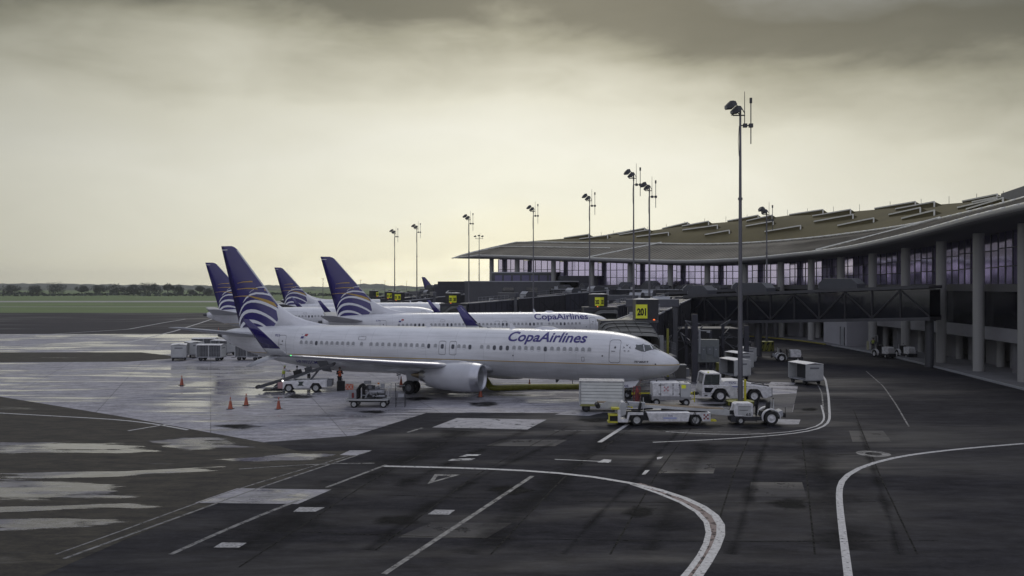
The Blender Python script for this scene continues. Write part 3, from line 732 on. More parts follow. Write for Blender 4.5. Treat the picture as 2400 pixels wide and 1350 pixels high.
    # cockpit windows
    for sg in (1, -1):
        b2a = lambda u, v, l: az_from_px(u, v, l)
        w1 = [b2a(1490, 809, 1.45), b2a(1504, 808, 1.40), b2a(1509, 824, 1.42), b2a(1502, 823, 1.48), b2a(1489, 818, 1.5)]
        w2 = [b2a(1506, 808.5, 1.38), b2a(1519, 810, 1.15), b2a(1527, 820, 1.10), b2a(1511, 824, 1.38)]
        w3 = [b2a(1521, 809.5, 1.05), b2a(1534, 811, .75), b2a(1546, 819.5, .50), b2a(1529, 819, 1.02)]
        for wq in (w1, w2, w3):
            bb = MB(); ca = sum(p[0] for p in wq) / len(wq); cz = sum(p[1] for p in wq) / len(wq); rows = []
            for fr in (1.0, .66, .33, 0.0):
                ring = []
                for p, q in zip(wq, wq[1:] + wq[:1]):
                    for i in range(4):
                        a_, z_ = p[0] + (q[0] - p[0]) * i / 4, p[1] + (q[1] - p[1]) * i / 4
                        z_ = min(z_, fus(a_)[0] - .02)
                        a_, z_ = ca + (a_ - ca) * fr, cz + (z_ - cz) * fr
                        ring.append((-A(a_), -sg * (side(a_, z_) + .014), z_))
                rows.append(ring)
            bb.loft(rows, cap=False); bb.build('cockpit_window', glassl, rt, fix=False)
            bb = MB(); ring_strip(bb, wq, -.05, .011, sg); bb.build('window_frame', grey, rt, fix=False)
    # fin with painted bands as thin raised film
    zs = [4.4 + .35 * i for i in range(22)] + [12.1, 12.32, 12.42]
    ts = [0, .01, .04, .1, .2, .35, .55, .8, 1.0]
    rings = []
    for z in zs:
        le, te = interp(FIN_LE, z), interp(FIN_TE, z); r = []
        for t in ts + ts[::-1][1:-1]:
            pass
        up = [(le + (te - le) * t, naca(t, .10) * (te - le)) for t in ts]; lo = [(a, -y) for a, y in up[::-1][1:-1]]
        rings.append([P(a, y, z) for a, y in up + lo])
    b = MB(); b.loft(rings); fin = b.build('tail_fin', blue, rt, smooth='all')
    for kk, o_, i_ in ARCS:
        b = MB()
        for sg in (1, -1):
            m_ = len(o_); rows = []
            for fr in (0, .5, 1):
                row = []
                for p, q in zip(o_, i_):
                    a, z = az_from_px(p[0] + (q[0] - p[0]) * fr, p[1] + (q[1] - p[1]) * fr, .15); a = min(max(a, interp(FIN_LE, z) + .03), interp(FIN_TE, z) - .03)
                    row.append(P(a, sg * (fin_half(a, z) + .012), z))
                rows.append(row)
            b.grid(rows)
        b.build('painted_band', white if kk == 'w' else gold, fin, fix=False)
    b = MB()
    for sg in (1, -1): b.add([P(a, sg * (fin_half(a, z) + .014), z) for a, z in ((42.0, 12.03), (41.35, 12.03), (41.35, 12.10), (42.02, 12.10))], [(0, 1, 2, 3)])
    b.build('fin_tip_band', white, fin, fix=False)
    b = MB(); le = [(z, interp(FIN_LE, z)) for z in (5.3, 7, 9, 11, 12.05)]
    b.loft([[P(a - .02, -.02, z), P(a - .02, .02, z), P(a + .1, .09, z), P(a + .1, -.09, z)] for z, a in le]); b.build('fin_leading_edge', nacm, fin)
    # dorsal fillet
    b = MB(); rows = []
    for a, z, w in ((30.4, 5.30, .02), (31.6, 5.45, .10), (33.0, 5.72, .15), (34.2, 6.1, .19), (35.2, 6.62, .20), (36.05, 7.25, .14), (36.4, 7.6, .03)):
        rows.append([P(a, 0, z), P(a + .1, w * .6, z - .12), P(a + .2, w * 1.2, z - .45), P(a + .3, w * 1.9, 5.1), P(a + .3, -w * 1.9, 5.1), P(a + .2, -w * 1.2, z - .45), P(a + .1, -w * .6, z - .12)])
    b.loft(rows); b.build('dorsal_fin', white, rt, smooth='all')
    # lifting surfaces
    def surface(secs, sg, bb, th=.12, n_=9):
        rings = []
        tt = [0, .008, .03, .08, .2, .4, .65, .85, 1.0]
        for y, le, ch, z, tk, cant in secs:
            up = [(t, naca(t, tk)) for t in tt]; lo = [(t, -y2) for t, y2 in up[::-1][1:-1]]
            rings.append([P(le + ch * t, sg * (y + d * ch * sin(cant)), z + d * ch * cos(cant)) for t, d in up + lo])
        bb.loft(rings)
    for sg in (1, -1):
        b = MB()
        surface([(1.2, 14.4, 8.3, 2.12, .13, 0), (1.9, 15.0, 7.5, 2.18, .13, 0), (3.8, 16.05, 6.0, 2.4, .12, 0), (5.8, 17.1, 4.75, 2.68, .11, 0), (9.5, 19.05, 3.75, 3.12, .105, 0), (13.5, 21.15, 2.65, 3.62, .10, 0), (16.4, 22.7, 1.85, 4.0, .10, 0), (16.95, 23.0, 1.65, 4.08, .10, 0)], sg, b)
        wing = b.build('wing', wingm, rt, smooth='all')
        # bright leading edge slats
        b = MB(); rows = []
        for y, le, ch, z, tk in ((5.9, 17.15, 4.7, 2.69, .11), (9.5, 19.05, 3.75, 3.12, .105), (13.5, 21.15, 2.65, 3.62, .10), (16.3, 22.65, 1.88, 3.99, .10)):
            rows.append([P(le + ch * t - .03, sg * y, z + s2 * naca(t, tk) * ch * 1.05 + (.01 if s2 > 0 else -.01)) for t, s2 in ((.08, 1), (.03, 1), (.008, 1), (0, 1), (.008, -1), (.03, -1))])
        b.grid(rows); b.build('leading_edge_slat', ledge, wing, smooth='all')
        b = MB()
        surface([(.3, 36.3, 4.9, 4.25, .10, 0), (.9, 36.75, 4.35, 4.33, .10, 0), (4.0, 38.6, 3.0, 4.78, .09, 0), (7.1, 40.45, 1.5, 5.22, .09, 0), (7.2, 40.6, 1.3, 5.23, .05, 0)], sg, b)
        b.build('tailplane', wingm, rt, smooth='all')
        # wing tips
        if not short:
            b = MB(); surface([(16.95, 23.0, 1.65, 4.08, .09, 0), (17.25, 23.25, 1.55, 4.22, .09, -.6), (17.45, 23.6, 1.40, 4.6, .08, -1.25)], sg, b)
            b.build('winglet_root', wingm, wing, smooth='all')
            b = MB(); surface([(17.45, 23.6, 1.42, 4.6, .08, -1.3), (17.66, 24.7, 1.0, 5.6, .08, -1.3), (17.88, 25.75, .55, 6.5, .08, -1.3)], sg, b)
            b.build('winglet', blue, wing, smooth='all')
            b = MB(); surface([(17.1, 23.75, 1.15, 4.05, .09, .5), (17.45, 24.7, .85, 3.75, .08, .7), (17.75, 25.75, .42, 3.32, .08, .8)], sg, b)
            b.build('lower_winglet', wingm, wing, smooth='all')
        else:
            b = MB(); surface([(16.95, 23.0, 1.65, 4.08, .09, 0), (17.35, 23.3, 1.5, 4.3, .09, -.7), (17.6, 23.9, 1.3, 4.75, .08, -1.25)], sg, b)
            b.build('winglet_root', wingm, wing, smooth='all')
            b = MB(); surface([(17.6, 23.9, 1.3, 4.75, .08, -1.35), (17.75, 25.0, .95, 5.7, .08, -1.35), (17.9, 26.1, .55, 6.65, .08, -1.35)], sg, b)
            b.build('winglet', blue, wing, smooth='all')
        # flap track fairings
        for y, a0, z, L in ((4.1, 19.9, 2.1, 3.5), (7.5, 20.0, 2.62, 2.8), (10.6, 20.5, 3.05, 2.7)):
            b = MB(); b.lathe([(-L * t, .27 * math.sin(pi * min(1, (t * .94 + .03))) ** .6 * (1 - .35 * t)) for t in (0, .04, .12, .25, .4, .6, .8, .93, 1)], P(a0, sg * y, z), n=14, sc=(.62, 1.1))
            b.build('flap_fairing', wingm, wing, smooth='all')
        # engine
        ey, ez = 4.83, 1.76; ea = 14.18
        e = MB(); rings = []
        prof = [(0, .93), (.06, 1.0), (.25, 1.06), (.7, 1.115), (1.4, 1.145), (2.3, 1.13), (3.2, 1.04), (3.9, .95), (4.45, .86)]
        e.lathe([(-x, r) for x, r in prof[2:]] + [(-4.40, .82), (-3.6, .78)], P(ea, sg * ey, ez), n=32, sc=(1.0, 1.0))
        eng = e.build('engine', nacm, rt, smooth=True)
        e = MB(); e.lathe([(-.70, 1.117), (-.25, 1.062), (-.06, 1.002), (0, .94), (-.05, .885), (-.25, .83)], P(ea, sg * ey, ez), n=32); e.build('inlet_lip', liph, eng, smooth='all')
        e = MB(); e.lathe([(-.25, .83), (-.9, .80), (-1.15, .80)], P(ea, sg * ey, ez), n=32); e.build('inlet_duct', lgrey, eng, smooth='all')
        e = MB(); e.lathe([(-1.1, .80), (-1.12, .02)], P(ea, sg * ey, ez), n=24)
        for q in range(18):
            t = 2 * pi * q / 18; c_, s_ = cos(t), sin(t); o = Vector(P(ea + .95, sg * ey, ez))
            e.add([o + Vector((.0, c_ * .2, s_ * .2)), o + Vector((.08, cos(t + .16) * .2, sin(t + .16) * .2)), o + Vector((.06, cos(t + .24) * .79, sin(t + .24) * .79)), o + Vector((-.02, cos(t + .02) * .79, sin(t + .02) * .79))], [(0, 1, 2, 3)])
        e.build('fan', dgrey, eng)
        e = MB(); e.lathe([(-.55, .01), (-.65, .09), (-.8, .17), (-1.0, .23)], P(ea, sg * ey, ez), n=16); e.build('spinner', grey, eng, smooth='all')
        e = MB(); e.lathe([(-3.7, .66), (-4.5, .60), (-5.2, .43), (-5.2, .36), (-4.6, .33)], P(ea, sg * ey, ez), n=24); e.build('core_nozzle', steel, eng, smooth='all')
        e = MB(); e.lathe([(-4.7, .33), (-5.3, .28), (-5.9, .12), (-6.1, .02)], P(ea, sg * ey, ez), n=20); e.build('exhaust_plug', mat('heat_stained_metal', (.22, .18, .12), .4, metal=.8), eng, smooth='all')
        # saw-tooth edge of the nozzle
        e = MB()
        for q in range(16):
            t0, t1 = 2 * pi * q / 16, 2 * pi * (q + 1) / 16; tm = (t0 + t1) / 2; o = Vector(P(ea + 4.40, sg * ey, ez))
            e.add([o + Vector((0, cos(t0) * .862, sin(t0) * .862)), o + Vector((0, cos(t1) * .862, sin(t1) * .862)), o + Vector((-.30, cos(tm) * .80, sin(tm) * .80)), o + Vector((-.28, cos(tm) * .77, sin(tm) * .77))], [(0, 1, 2), (0, 3, 2), (1, 3, 2)])
        e.build('nozzle_chevrons', nacm, eng)
        e = MB(); e.loft([[P(a, sg * (ey - .16 * w), z0), P(a, sg * (ey + .16 * w), z0), P(a, sg * (ey + .12 * w), z1), P(a, sg * (ey - .12 * w), z1)] for a, z0, z1, w in ((15.3, 2.7, 2.86, .3), (16.2, 2.5, 3.0, 1), (17.6, 2.3, 3.0, 1), (19.2, 2.0, 2.7, 1), (20.4, 2.2, 2.6, .3))])
        e.build('pylon', nacm, eng, smooth=True)
        e = MB(); e.add([P(15.3, sg * (ey - .86), ez + .75), P(16.4, sg * (ey - .80), ez + .80), P(16.4, sg * (ey - 1.12), ez + 1.12), P(16.0, sg * (ey - 1.12), ez + 1.12)], [(0, 1, 2, 3)]); e.build('nacelle_strake', nacm, eng)
        # main gear
        gr = MB(); gr.cyl(P(21.2, sg * 2.86, .58), P(21.1, sg * 2.7, 1.5), .10, .13, 12); gr.cyl(P(21.2, sg * 2.3, .565), P(21.2, sg * 3.4, .565), .09, .09, 10)
        gr.cyl(P(21.1, sg * 2.75, 1.2), P(20.5, sg * 1.9, 1.9), .05, .05, 8); gr.tube([P(21.4, sg * 2.86, .7), P(21.65, sg * 2.86, 1.0), P(21.2, sg * 2.8, 1.4)], .04, 6)
        gear = gr.build('main_gear', lgrey, rt, smooth=True)
        gr = MB(); gr.box(P(20.9, sg * 3.3, 1.55), (1.1, .04, .9), rx=sg * .25); gr.build('gear_door', wingm, gear, bevel=.02)
        for yo in (-.43, .43):
            gr = MB(); yc = sg * 2.86 + yo
            gr.lathe([(-.2, .30), (-.2, .46), (-.15, .54), (-.06, .565), (.06, .565), (.15, .54), (.2, .46), (.2, .30)], P(21.2, yc, .565), ax='y', n=28)
            wh = gr.build('wheel', black, rt, smooth=True)
            gr = MB(); gr.lathe([(.12, 0), (.12, .12), (.06, .16), (.05, .26), (.13, .30), (-.13, .30), (-.05, .26), (-.06, .16), (-.12, .12), (-.12, 0)], P(21.2, yc, .565), ax='y', n=20); gr.build('rim', grey, wh, smooth=True)
    # belly fairing
    b = MB(); b.lathe([(-x, r) for x, r in ((14.2, .05), (14.9, .9), (16, 1.45), (18, 1.75), (21, 1.75), (23, 1.5), (24.6, .8), (25.4, .05))], P(0, 0, 2.0), n=28, sc=(1.12, .52))
    for i, v in enumerate(b.v): b.v[i] = P(-v[0], v[1], v[2])
    b.build('belly_fairing', wingm, rt, smooth='all')
    # nose gear
    g_ = MB(); g_.cyl(P(4.0, 0, .38), P(3.9, 0, 1.6), .07, .09, 12); g_.cyl(P(4.0, -.32, .35), P(4.0, .32, .35), .05, .05, 8); g_.tube([P(3.7, 0, .6), P(3.4, 0, .9), P(3.8, 0, 1.2)], .035, 6)
    ng = g_.build('nose_gear', lgrey, rt, smooth=True)
    for yo in (-.22, .22):
        g_ = MB(); g_.lathe([(-.1, .16), (-.1, .28), (-.05, .345), (.05, .345), (.1, .28), (.1, .16)], P(4.0, yo, .345), ax='y', n=22); wh = g_.build('wheel', black, rt, smooth=True)
        g_ = MB(); g_.lathe([(-.06, 0), (-.04, .16), (.04, .16), (.06, 0)], P(4.0, yo, .345), ax='y', n=16); g_.build('rim', lgrey, wh, smooth=True)
    for sg in (1, -1):
        g_ = MB(); q = [P(3.0, sg * .45, 1.52), P(5.0, sg * .45, 1.30), P(4.9, sg * .62, .82), P(3.35, sg * .62, 1.0)]; q2 = [(x, y + .03 * sg, z) for x, y, z in q]
        g_.add(q + q2, [(0, 1, 2, 3), (4, 5, 6, 7), (0, 1, 5, 4), (1, 2, 6, 5), (2, 3, 7, 6), (3, 0, 4, 7)]); gd = g_.build('nose_gear_door', white, rt)
        if sg == 1 and detail:
            v, f = text_mesh(code, .26, bold=.02); g_ = MB(); g_.add([(x - A(4.2), -(.63 + .05), y * .95 + .98 - x * -.05) for x, y in v], f); g_.build('door_number', textblue, gd, fix=False)
    # aerials and lights
    for a, zt in ((13.2, 5.33), (20.7, 5.33)) if not short else ((13.2, 5.33), (23.0, 5.33)):
        b = MB(); b.loft([[P(a, -.02, zt - .05), P(a + .5, -.02, zt - .05), P(a + .5, .02, zt - .05), P(a, .02, zt - .05)], [P(a + .42, -.01, zt + .42), P(a + .58, -.01, zt + .42), P(a + .58, .01, zt + .42), P(a + .42, .01, zt + .42)]]); b.build('blade_antenna', white, rt)
    b = MB(); b.lathe([(-.02, .16), (.06, .14), (.12, .06), (.13, 0)], P(15.6, 0, 5.33), ax='z', n=14); b.build('beacon_light', lgrey, rt, smooth=True)
    b = MB(); b.loft([[P(a, -.28 * w, 5.32), P(a, .28 * w, 5.32), P(a, .2 * w, 5.32 + .22 * w), P(a, -.2 * w, 5.32 + .22 * w)] for a, w in ((9.6, .1), (10.1, .8), (11, .9), (11.6, .1))]); 
    b.build('antenna_fairing', white, rt, smooth=True)
    for a, z0 in ((9.5, 1.3), (16.0, 1.0)):
        b = MB(); b.loft([[P(a, -.015, z0 + .05), P(a + .35, -.015, z0 + .05), P(a + .35, .015, z0 + .05), P(a, .015, z0 + .05)], [P(a + .22, -.01, z0 - .25), P(a + .34, -.01, z0 - .25), P(a + .34, .01, z0 - .25), P(a + .22, .01, z0 - .25)]]); b.build('blade_antenna', dgrey, rt)
    # lettering on the skin
    def letters(nm, txt, a_left, z_base, size, width, m, shear=.0, bold=.01, sub=.14, side_only=True):
        v, f = text_mesh(txt, size, shear, bold, subdiv=sub)
        x0, x1 = min(p[0] for p in v), max(p[0] for p in v); k = width / (x1 - x0)
        AA = (lambda q: q) if (short and a_left < 20) else A
        b = MB(); b.add([(-AA(a_left - (x - x0) * k), -(side(a_left - (x - x0) * k, z_base + y) + .016), z_base + y) for x, y in v], f)
        return b.build(nm, m, rt, fix=False)
    letters('lettering', 'CopaAirlines', 13.33 if not short else 12.4, 4.40 if not short else 4.44, 1.02, 6.45 if not short else 7.2, textblue, .22 if not short else .04, .022)
    letters('fleet_number', code, az_from_px(644, 789, 1.4)[0], 4.32, .26, .55, textblue)
    if detail:
        letters('type_lettering', '737 MAX 9', az_from_px(1486, 847, 1.55)[0], 2.96, .20, 1.05, blackm, .35, .03)
        letters('registration', 'HP-9925CMP', az_from_px(693, 848, 1.3)[0], 1.99, .42, 2.5, textblue, .0, .012)
        # five-pointed emblem made of kite-shaped pieces
        a0, z0 = az_from_px(1468, 817, 1.68); b = MB()
        for q in range(5):
            t = pi / 2 + q * 2 * pi / 5
            pts = [(a0 - .16 * cos(t), z0 + .16 * sin(t)), (a0 - .33 * cos(t - .32), z0 + .33 * sin(t - .32)), (a0 - .24 * cos(t), z0 + .24 * sin(t)), (a0 - .33 * cos(t + .32), z0 + .33 * sin(t + .32))]
            b.add(skin_poly(pts, .015), [(0, 1, 2), (0, 2, 3)])
        b.build('emblem', dgrey, rt, fix=False)
        # open aft hold door
        pts = [az_from_px(u, v, 1.25) for u, v in ((741, 847), (767, 846), (776, 868), (752, 868))]
        b = MB(); b.add(skin_poly(pts, .03), [(0, 1, 2, 3)]); b.build('cargo_opening', black, rt, fix=False)
        b = MB(); q = [az_from_px(u, v, 2.0) + (2.0,) for u, v in ((741, 846), (766, 845), (778, 872), (756, 869))]
        vs = [P(a, l + .0, z) for a, z, l in q] + [P(a, l - .05, z) for a, z, l in q]
        b.add(vs, [(0, 1, 2, 3), (7, 6, 5, 4), (0, 1, 5, 4), (1, 2, 6, 5), (2, 3, 7, 6), (3, 0, 4, 7)]); b.build('cargo_door', dgrey, rt)
        b = MB(); b.lathe([(-.05, 0), (-.03, .035), (.03, .035), (.05, 0)], P(23.05, 17.05, 4.12), n=10); b.build('navigation_light', green_e, rt)
    # flag panels near the aft door
    a0, z0 = az_from_px(711, 788, 1.6)
    for dx, dz, m in ((.12, -.10, textblue), (-.22, .10, mat('flag_red', (.30, .03, .04), .4)), (.20, .12, white), (-.16, -.13, white)):
        b = MB(); w, h = (.30, .19) if m is not white else (.06, .06); ca, cz = a0 + dx, z0 + dz
        fan(b, [(ca + w / 2, cz - h / 2), (ca - w / 2, cz - h / 2), (ca - w / 2 - .05, cz + h / 2), (ca + w / 2 - .05, cz + h / 2)], .016); b.build('flag_panel', m if m is not white else seam, rt, fix=False)
    # upholstered cargo door seam above the windows
    b = MB(); a0, z0 = az_from_px(847, 796, 1.8)
    ring_strip(b, rrect(a0, 4.35, .72, .30, .3), .03); b.build('hatch_seam', seam, rt, fix=False)
    return rt

p1 = airliner('airliner', False, 'nearest white airliner with navy tail and split wing tips parked at gate 201', 'parked airliners')
p1.location = (PX, PY, 0); p1.rotation_euler = (0, 0, -PB)
p2 = airliner('airliner', True, 'second white airliner, its upper half and lettering showing above the nearest one', 'parked airliners', code='534', detail=False)
def set_plane(o, utail, Dt, b, L=39.46):
    Xt = (utail - 1200) * Dt / F
    o.location = (Xt + L * cos(b), Dt - L * sin(b), 0); o.rotation_euler = (0, 0, -b)
set_plane(p2, 751, 110, -.19)
for ut, Dt, bb, lb in ((481, 138, -.35, 'airliner whose navy tail stands left behind the tallest tail'), (643, 175, -.30, 'airliner whose small navy tail stands between the two biggest tails'),
                       (656, 222, -.22, 'far airliner, only its white roof line showing right of the small tail'), (988, 360, -.5, 'farthest airliner, small violet-blue tail above the boarding bridges')):
    c = copy_tree(p2); c['label'] = lb; set_plane(c, ut, Dt, bb)
    for ch in list(c.children):
        if ch.name.startswith('lettering') or (Dt > 200 and ch.name.startswith('window')): bpy.data.objects.remove(ch)
# ------------------------------------------------------------------ terminal
def beam(bb, p0, p1, w, h, up=Vector((0, 0, 1))):
    p0, p1 = Vector(p0), Vector(p1); d = (p1 - p0).normalized(); s_ = d.cross(up).normalized() * (w / 2); t = Vector((0, 0, h / 2)) if abs(d.z) < .8 else s_.cross(d).normalized() * (h / 2)
    vs = [p + a * s_ + c * t for p in (p0, p1) for a in (-1, 1) for c in (-1, 1)]
    return bb.add(vs, [(0, 1, 3, 2), (4, 6, 7, 5), (0, 4, 5, 1), (2, 3, 7, 6), (0, 2, 6, 4), (1, 5, 7, 3)])
PATH = [(-5, 216, 16.2), (1.2, 205.5, 15.7), (9.2, 195, 15.1), (16.9, 186, 14.6), (23.9, 178, 14.1), (30.6, 170, 13.6), (36.2, 163, 13.35), (41.3, 156, 13.4), (45.4, 148.5, 13.6),
        (47.8, 140.5, 13.8), (49.0, 131, 13.9), (49.2, 120, 14.0), (49.0, 109.5, 14.3), (48.3, 99, 14.6), (47.2, 89, 14.9), (46, 79, 15.2), (45, 69, 15.4), (44.4, 59, 15.6), (44, 49, 15.8)]
def path(t):
    t = max(0, min(len(PATH) - 1.001, t)); i = int(t); f = t - i
    p0 = PATH[max(0, i - 1)]; p1 = PATH[i]; p2 = PATH[i + 1]; p3 = PATH[min(len(PATH) - 1, i + 2)]
    o = []
    for k in range(3):
        o.append(.5 * (2 * p1[k] + (p2[k] - p0[k]) * f + (2 * p0[k] - 5 * p1[k] + 4 * p2[k] - p3[k]) * f * f + (3 * p1[k] - p0[k] - 3 * p2[k] + p3[k]) * f ** 3))
    return o
def pn(t, off, z=None, dz=0.0):
    a, b_ = path(t - .05 if t > .05 else 0), path(t + .05); d = Vector((b_[0] - a[0], b_[1] - a[1], 0)).normalized(); n = Vector((-d.y, d.x, 0))
    if n.y < 0 and n.x < 0: n = -n
    p = path(t); return Vector((p[0] + n.x * off, p[1] + n.y * off, (p[2] if z is None else z) + dz))
TM = empty('terminal_building', (20, 180, 0), 0, 'long curved terminal with brown bulging roof and violet glass front between round columns', 'terminal')
TMI = Vector((-20, -180, 0))
def tb(bb, name, m, smooth=False, **k): return bb.build(name, m, TM, smooth=smooth, loc=TMI, **k)
roofg = mat('weathered_grey_roofing', (.185, .172, .140), .8, var=.45, vs=.12, spec=.15); roofb = mat('brown_roofing', (.115, .100, .052), .85, var=.3, vs=.15, spec=.1)
trimw = mat('pale_metal_trim', (.72, .72, .66), .4); soff = mat('soffit', (.10, .10, .11), .7); fasc = mat('eave_fascia', (.24, .24, .24), .45)
NT = len(PATH) - 1
OFF = [(-3.6, 0), (-1, .95), (2, 1.95), (5, 2.85), (7.2, 3.35)]
OFF2 = [(7.2, 3.5), (10, 4.9), (13.5, 6.2), (17, 7.3), (21, 8.2), (25, 8.65), (30, 8.7), (38, 8.0), (50, 5.0)]
def roofpt(t, off, dz):
    """t < 0: hipped, pointed left end"""
    kr = 1.0
    for (ta, ka), (tb2, kb) in zip(((-9, .2), (0, .22), (2, .50), (4, .95), (6, 1.20), (8, 1.10), (10, .86), (12, .52), (19, .4)), ((0, .22), (2, .50), (4, .95), (6, 1.20), (8, 1.10), (10, .86), (12, .52), (19, .4), (30, .4))):
        if ta <= t <= tb2: kr = ka + (kb - ka) * (t - ta) / (tb2 - ta)
    if off > 7.3 and dz > 3.4: dz = 3.4 + (dz - 3.4) * kr
    if t >= 0: return pn(t, off, None, dz)
    s_ = max(0, 1 + t / 1.0)               # 1 at t=0, 0 at the tip
    base = pn(0, off, None, dz); tip = Vector((-15.5, 228, 15.95)) + Vector((.02 * off, .01 * off, 0))
    k = s_ ** .8
    p = tip.lerp(base, s_); p.z = 15.95 + (PATH[0][2] - 15.95) * s_ + dz * (k * .92 + .08 * s_)
    return p
TS = [-1, -.85, -.7, -.55, -.4, -.25, -.1, 0] + [i * .25 for i in range(1, NT * 4 + 1)]
b = MB(); b.grid([[roofpt(t, o, z) for o, z in OFF] for t in TS]); tb(b, 'roof_eave_slope', roofg, smooth='all')
b = MB(); b.grid([[roofpt(t, o, z) for o, z in OFF2] for t in TS]); rfu = tb(b, 'roof', roofb, smooth='all')
b = MB(); b.grid([[roofpt(t, o, z) for o, z in ((-3.6, .02), (-3.75, -.1), (-3.7, -.5), (-3.3, -.72), (-2.2, -.80), (0, -.85), (6, -.75))] for t in TS]); tb(b, 'eave_soffit', soff, smooth='all')
b = MB(); b.grid([[roofpt(t, o, z) for o, z in ((-3.62, .06), (-3.82, .02), (-3.80, -.38), (-3.70, -.45))] for t in TS]); tb(b, 'fascia', fasc, smooth='all')
b = MB()
pts = [roofpt(t, -3.65, .06) for t in TS]; b.tube(pts, .13, 6); tb(b, 'gutter', trimw, smooth='all')
b = MB(); pts = [roofpt(t, 6.95, 3.48) for t in TS]; b.tube(pts, .16, 6); tb(b, 'roof_step_trim', trimw, smooth='all')
b = MB(); pts = [roofpt(t, 2.6, 2.30) for t in TS if t < 3.3]; b.tube(pts, .11, 6); tb(b, 'roof_rail', trimw, smooth='all')
for ta, tb_ in ((4.2, 3.2), (9.9, 11.4)):
    b = MB(); b.tube([roofpt(ta + (tb_ - ta) * i / 8, 7.2 - 10.6 * i / 8 if ta < 5 else -3.4 + 10.5 * i / 8, (3.7 - 3.5 * i / 8) if ta < 5 else (.25 + 3.4 * i / 8)) for i in range(9)], .16, 6); tb(b, 'roof_hip_trim', trimw)
b = MB()
t = -.6
while t < NT - .1:
    for o0, o1 in (((-3.5, .08), (2, 2.02)), ((2, 2.02), (7, 3.38))):
        beam(b, roofpt(t, *o0), roofpt(t, *o1), .07, .10)
    t += .10
o = tb(b, 'standing_seam', roofg); o['kind'] = 'stuff'
# low wedge monitors scattered on the roof shell
rn = random.Random(11)
def monitor(t, off, dz, L):
    bb = MB(); w = L / 10.0 / 2
    a0, a1 = roofpt(t - w, off - .3, dz), roofpt(t + w, off + .6, dz + .05)
    up0, up1 = Vector((0, 0, .22)), Vector((0, 0, .85))
    n_ = (roofpt(t, off + 3, dz) - roofpt(t, off, dz)).normalized() * 2.2; n_.z = .6
    a0 = a0 - Vector((0, 0, .5)); a1 = a1 - Vector((0, 0, .5)); up0 = up0 + Vector((0, 0, .5)); up1 = up1 + Vector((0, 0, .5))
    bb.add([a0, a1, a1 + up1, a0 + up0, a0 + n_, a1 + n_], [(0, 1, 2, 3), (3, 2, 5, 4), (1, 5, 2), (0, 3, 4)])
    m_ = tb(bb, 'roof_monitor', roofb)
    bb = MB(); beam(bb, a0 + up0, a1 + up1, .24, .20); bb.cyl(a1, a1 + up1, .12); tb(bb, 'monitor_edge', trimw)
for k in range(2, 42):
    t = .55 + k * .40
    if t > NT - 1: break
    r_ = k % 4
    off, dz = ((10.5, 5.1), (18.5, 7.7), (14.0, 6.4), (23.5, 8.5))[r_]
    monitor(t + rn.uniform(-.06, .06), off, dz, 6.2 + rn.uniform(-.6, 1.6))
for t in (11.6, 12.4, 13.2):
    bb = MB(); p = roofpt(t, 17, 7.3)
    for q in range(3): beam(bb, p + Vector((q * 1.8, q * .4, .9)), p + Vector((q * 1.8 + .3, 6, .5)), .25, 1.8)
    tb(bb, 'roof_plant_screen', grey)
for k in range(26):
    bb = MB(); p = roofpt(.4 + k * .5, 26, 8.6); bb.cyl(p, p + Vector((0, 0, 1.4)), .035, n=5); tb(bb, 'lightning_rod', dgrey)

# columns, slabs, glazing
conc_c = mat('column_concrete', (.34, .34, .33), .75, var=.15, vs=.6); wallc = mat('grey_wall', (.26, .26, .28), .8, var=.15, vs=.3)
unit = MB().lathe([(0, 1), (1, 1)], ax='z', n=20); uc = None
def inst(name, me, parent, loc, scale=(1, 1, 1), rot=0):
    o = bpy.data.objects.new(name, me); COL.objects.link(o); o.parent = parent; o.location = loc; o.scale = scale; o.rotation_euler = (0, 0, rot); return o
bm0 = unit.build('column', conc_c, None, smooth='all', fix=True); colme = bm0.data; bpy.data.objects.remove(bm0)
bm0 = MB().box((0, 0, 0), (1, 1, 1)).build('unit', dgrey); boxme = bm0.data; bpy.data.objects.remove(bm0)
bm0 = MB().box((0, 0, 0), (1, 1, 1)).build('unit', purple); paneme = bm0.data; bpy.data.objects.remove(bm0)
bm0 = MB().lathe([(0, 1), (1, 1)], ax='z', n=16).build('unit', concd, None, smooth='all'); col2 = bm0.data; bpy.data.objects.remove(bm0)  # inner columns: darker concrete, the shade behind the lit front row put into colour
for i in range(NT + 1):
    p = pn(i, 0, 0); ze = PATH[i][2]
    inst('column', colme, TM, p + TMI, (.54, .54, ze - .6))
    p = pn(min(NT, i + .17), 3.0, 0); inst('inner_column', col2, TM, p + TMI, (.46, .46, ze - .7))
    p = pn(min(NT, i + .5), 4.2, 0); inst('inner_column', colme, TM, p + TMI, (.42, .42, 4.2))
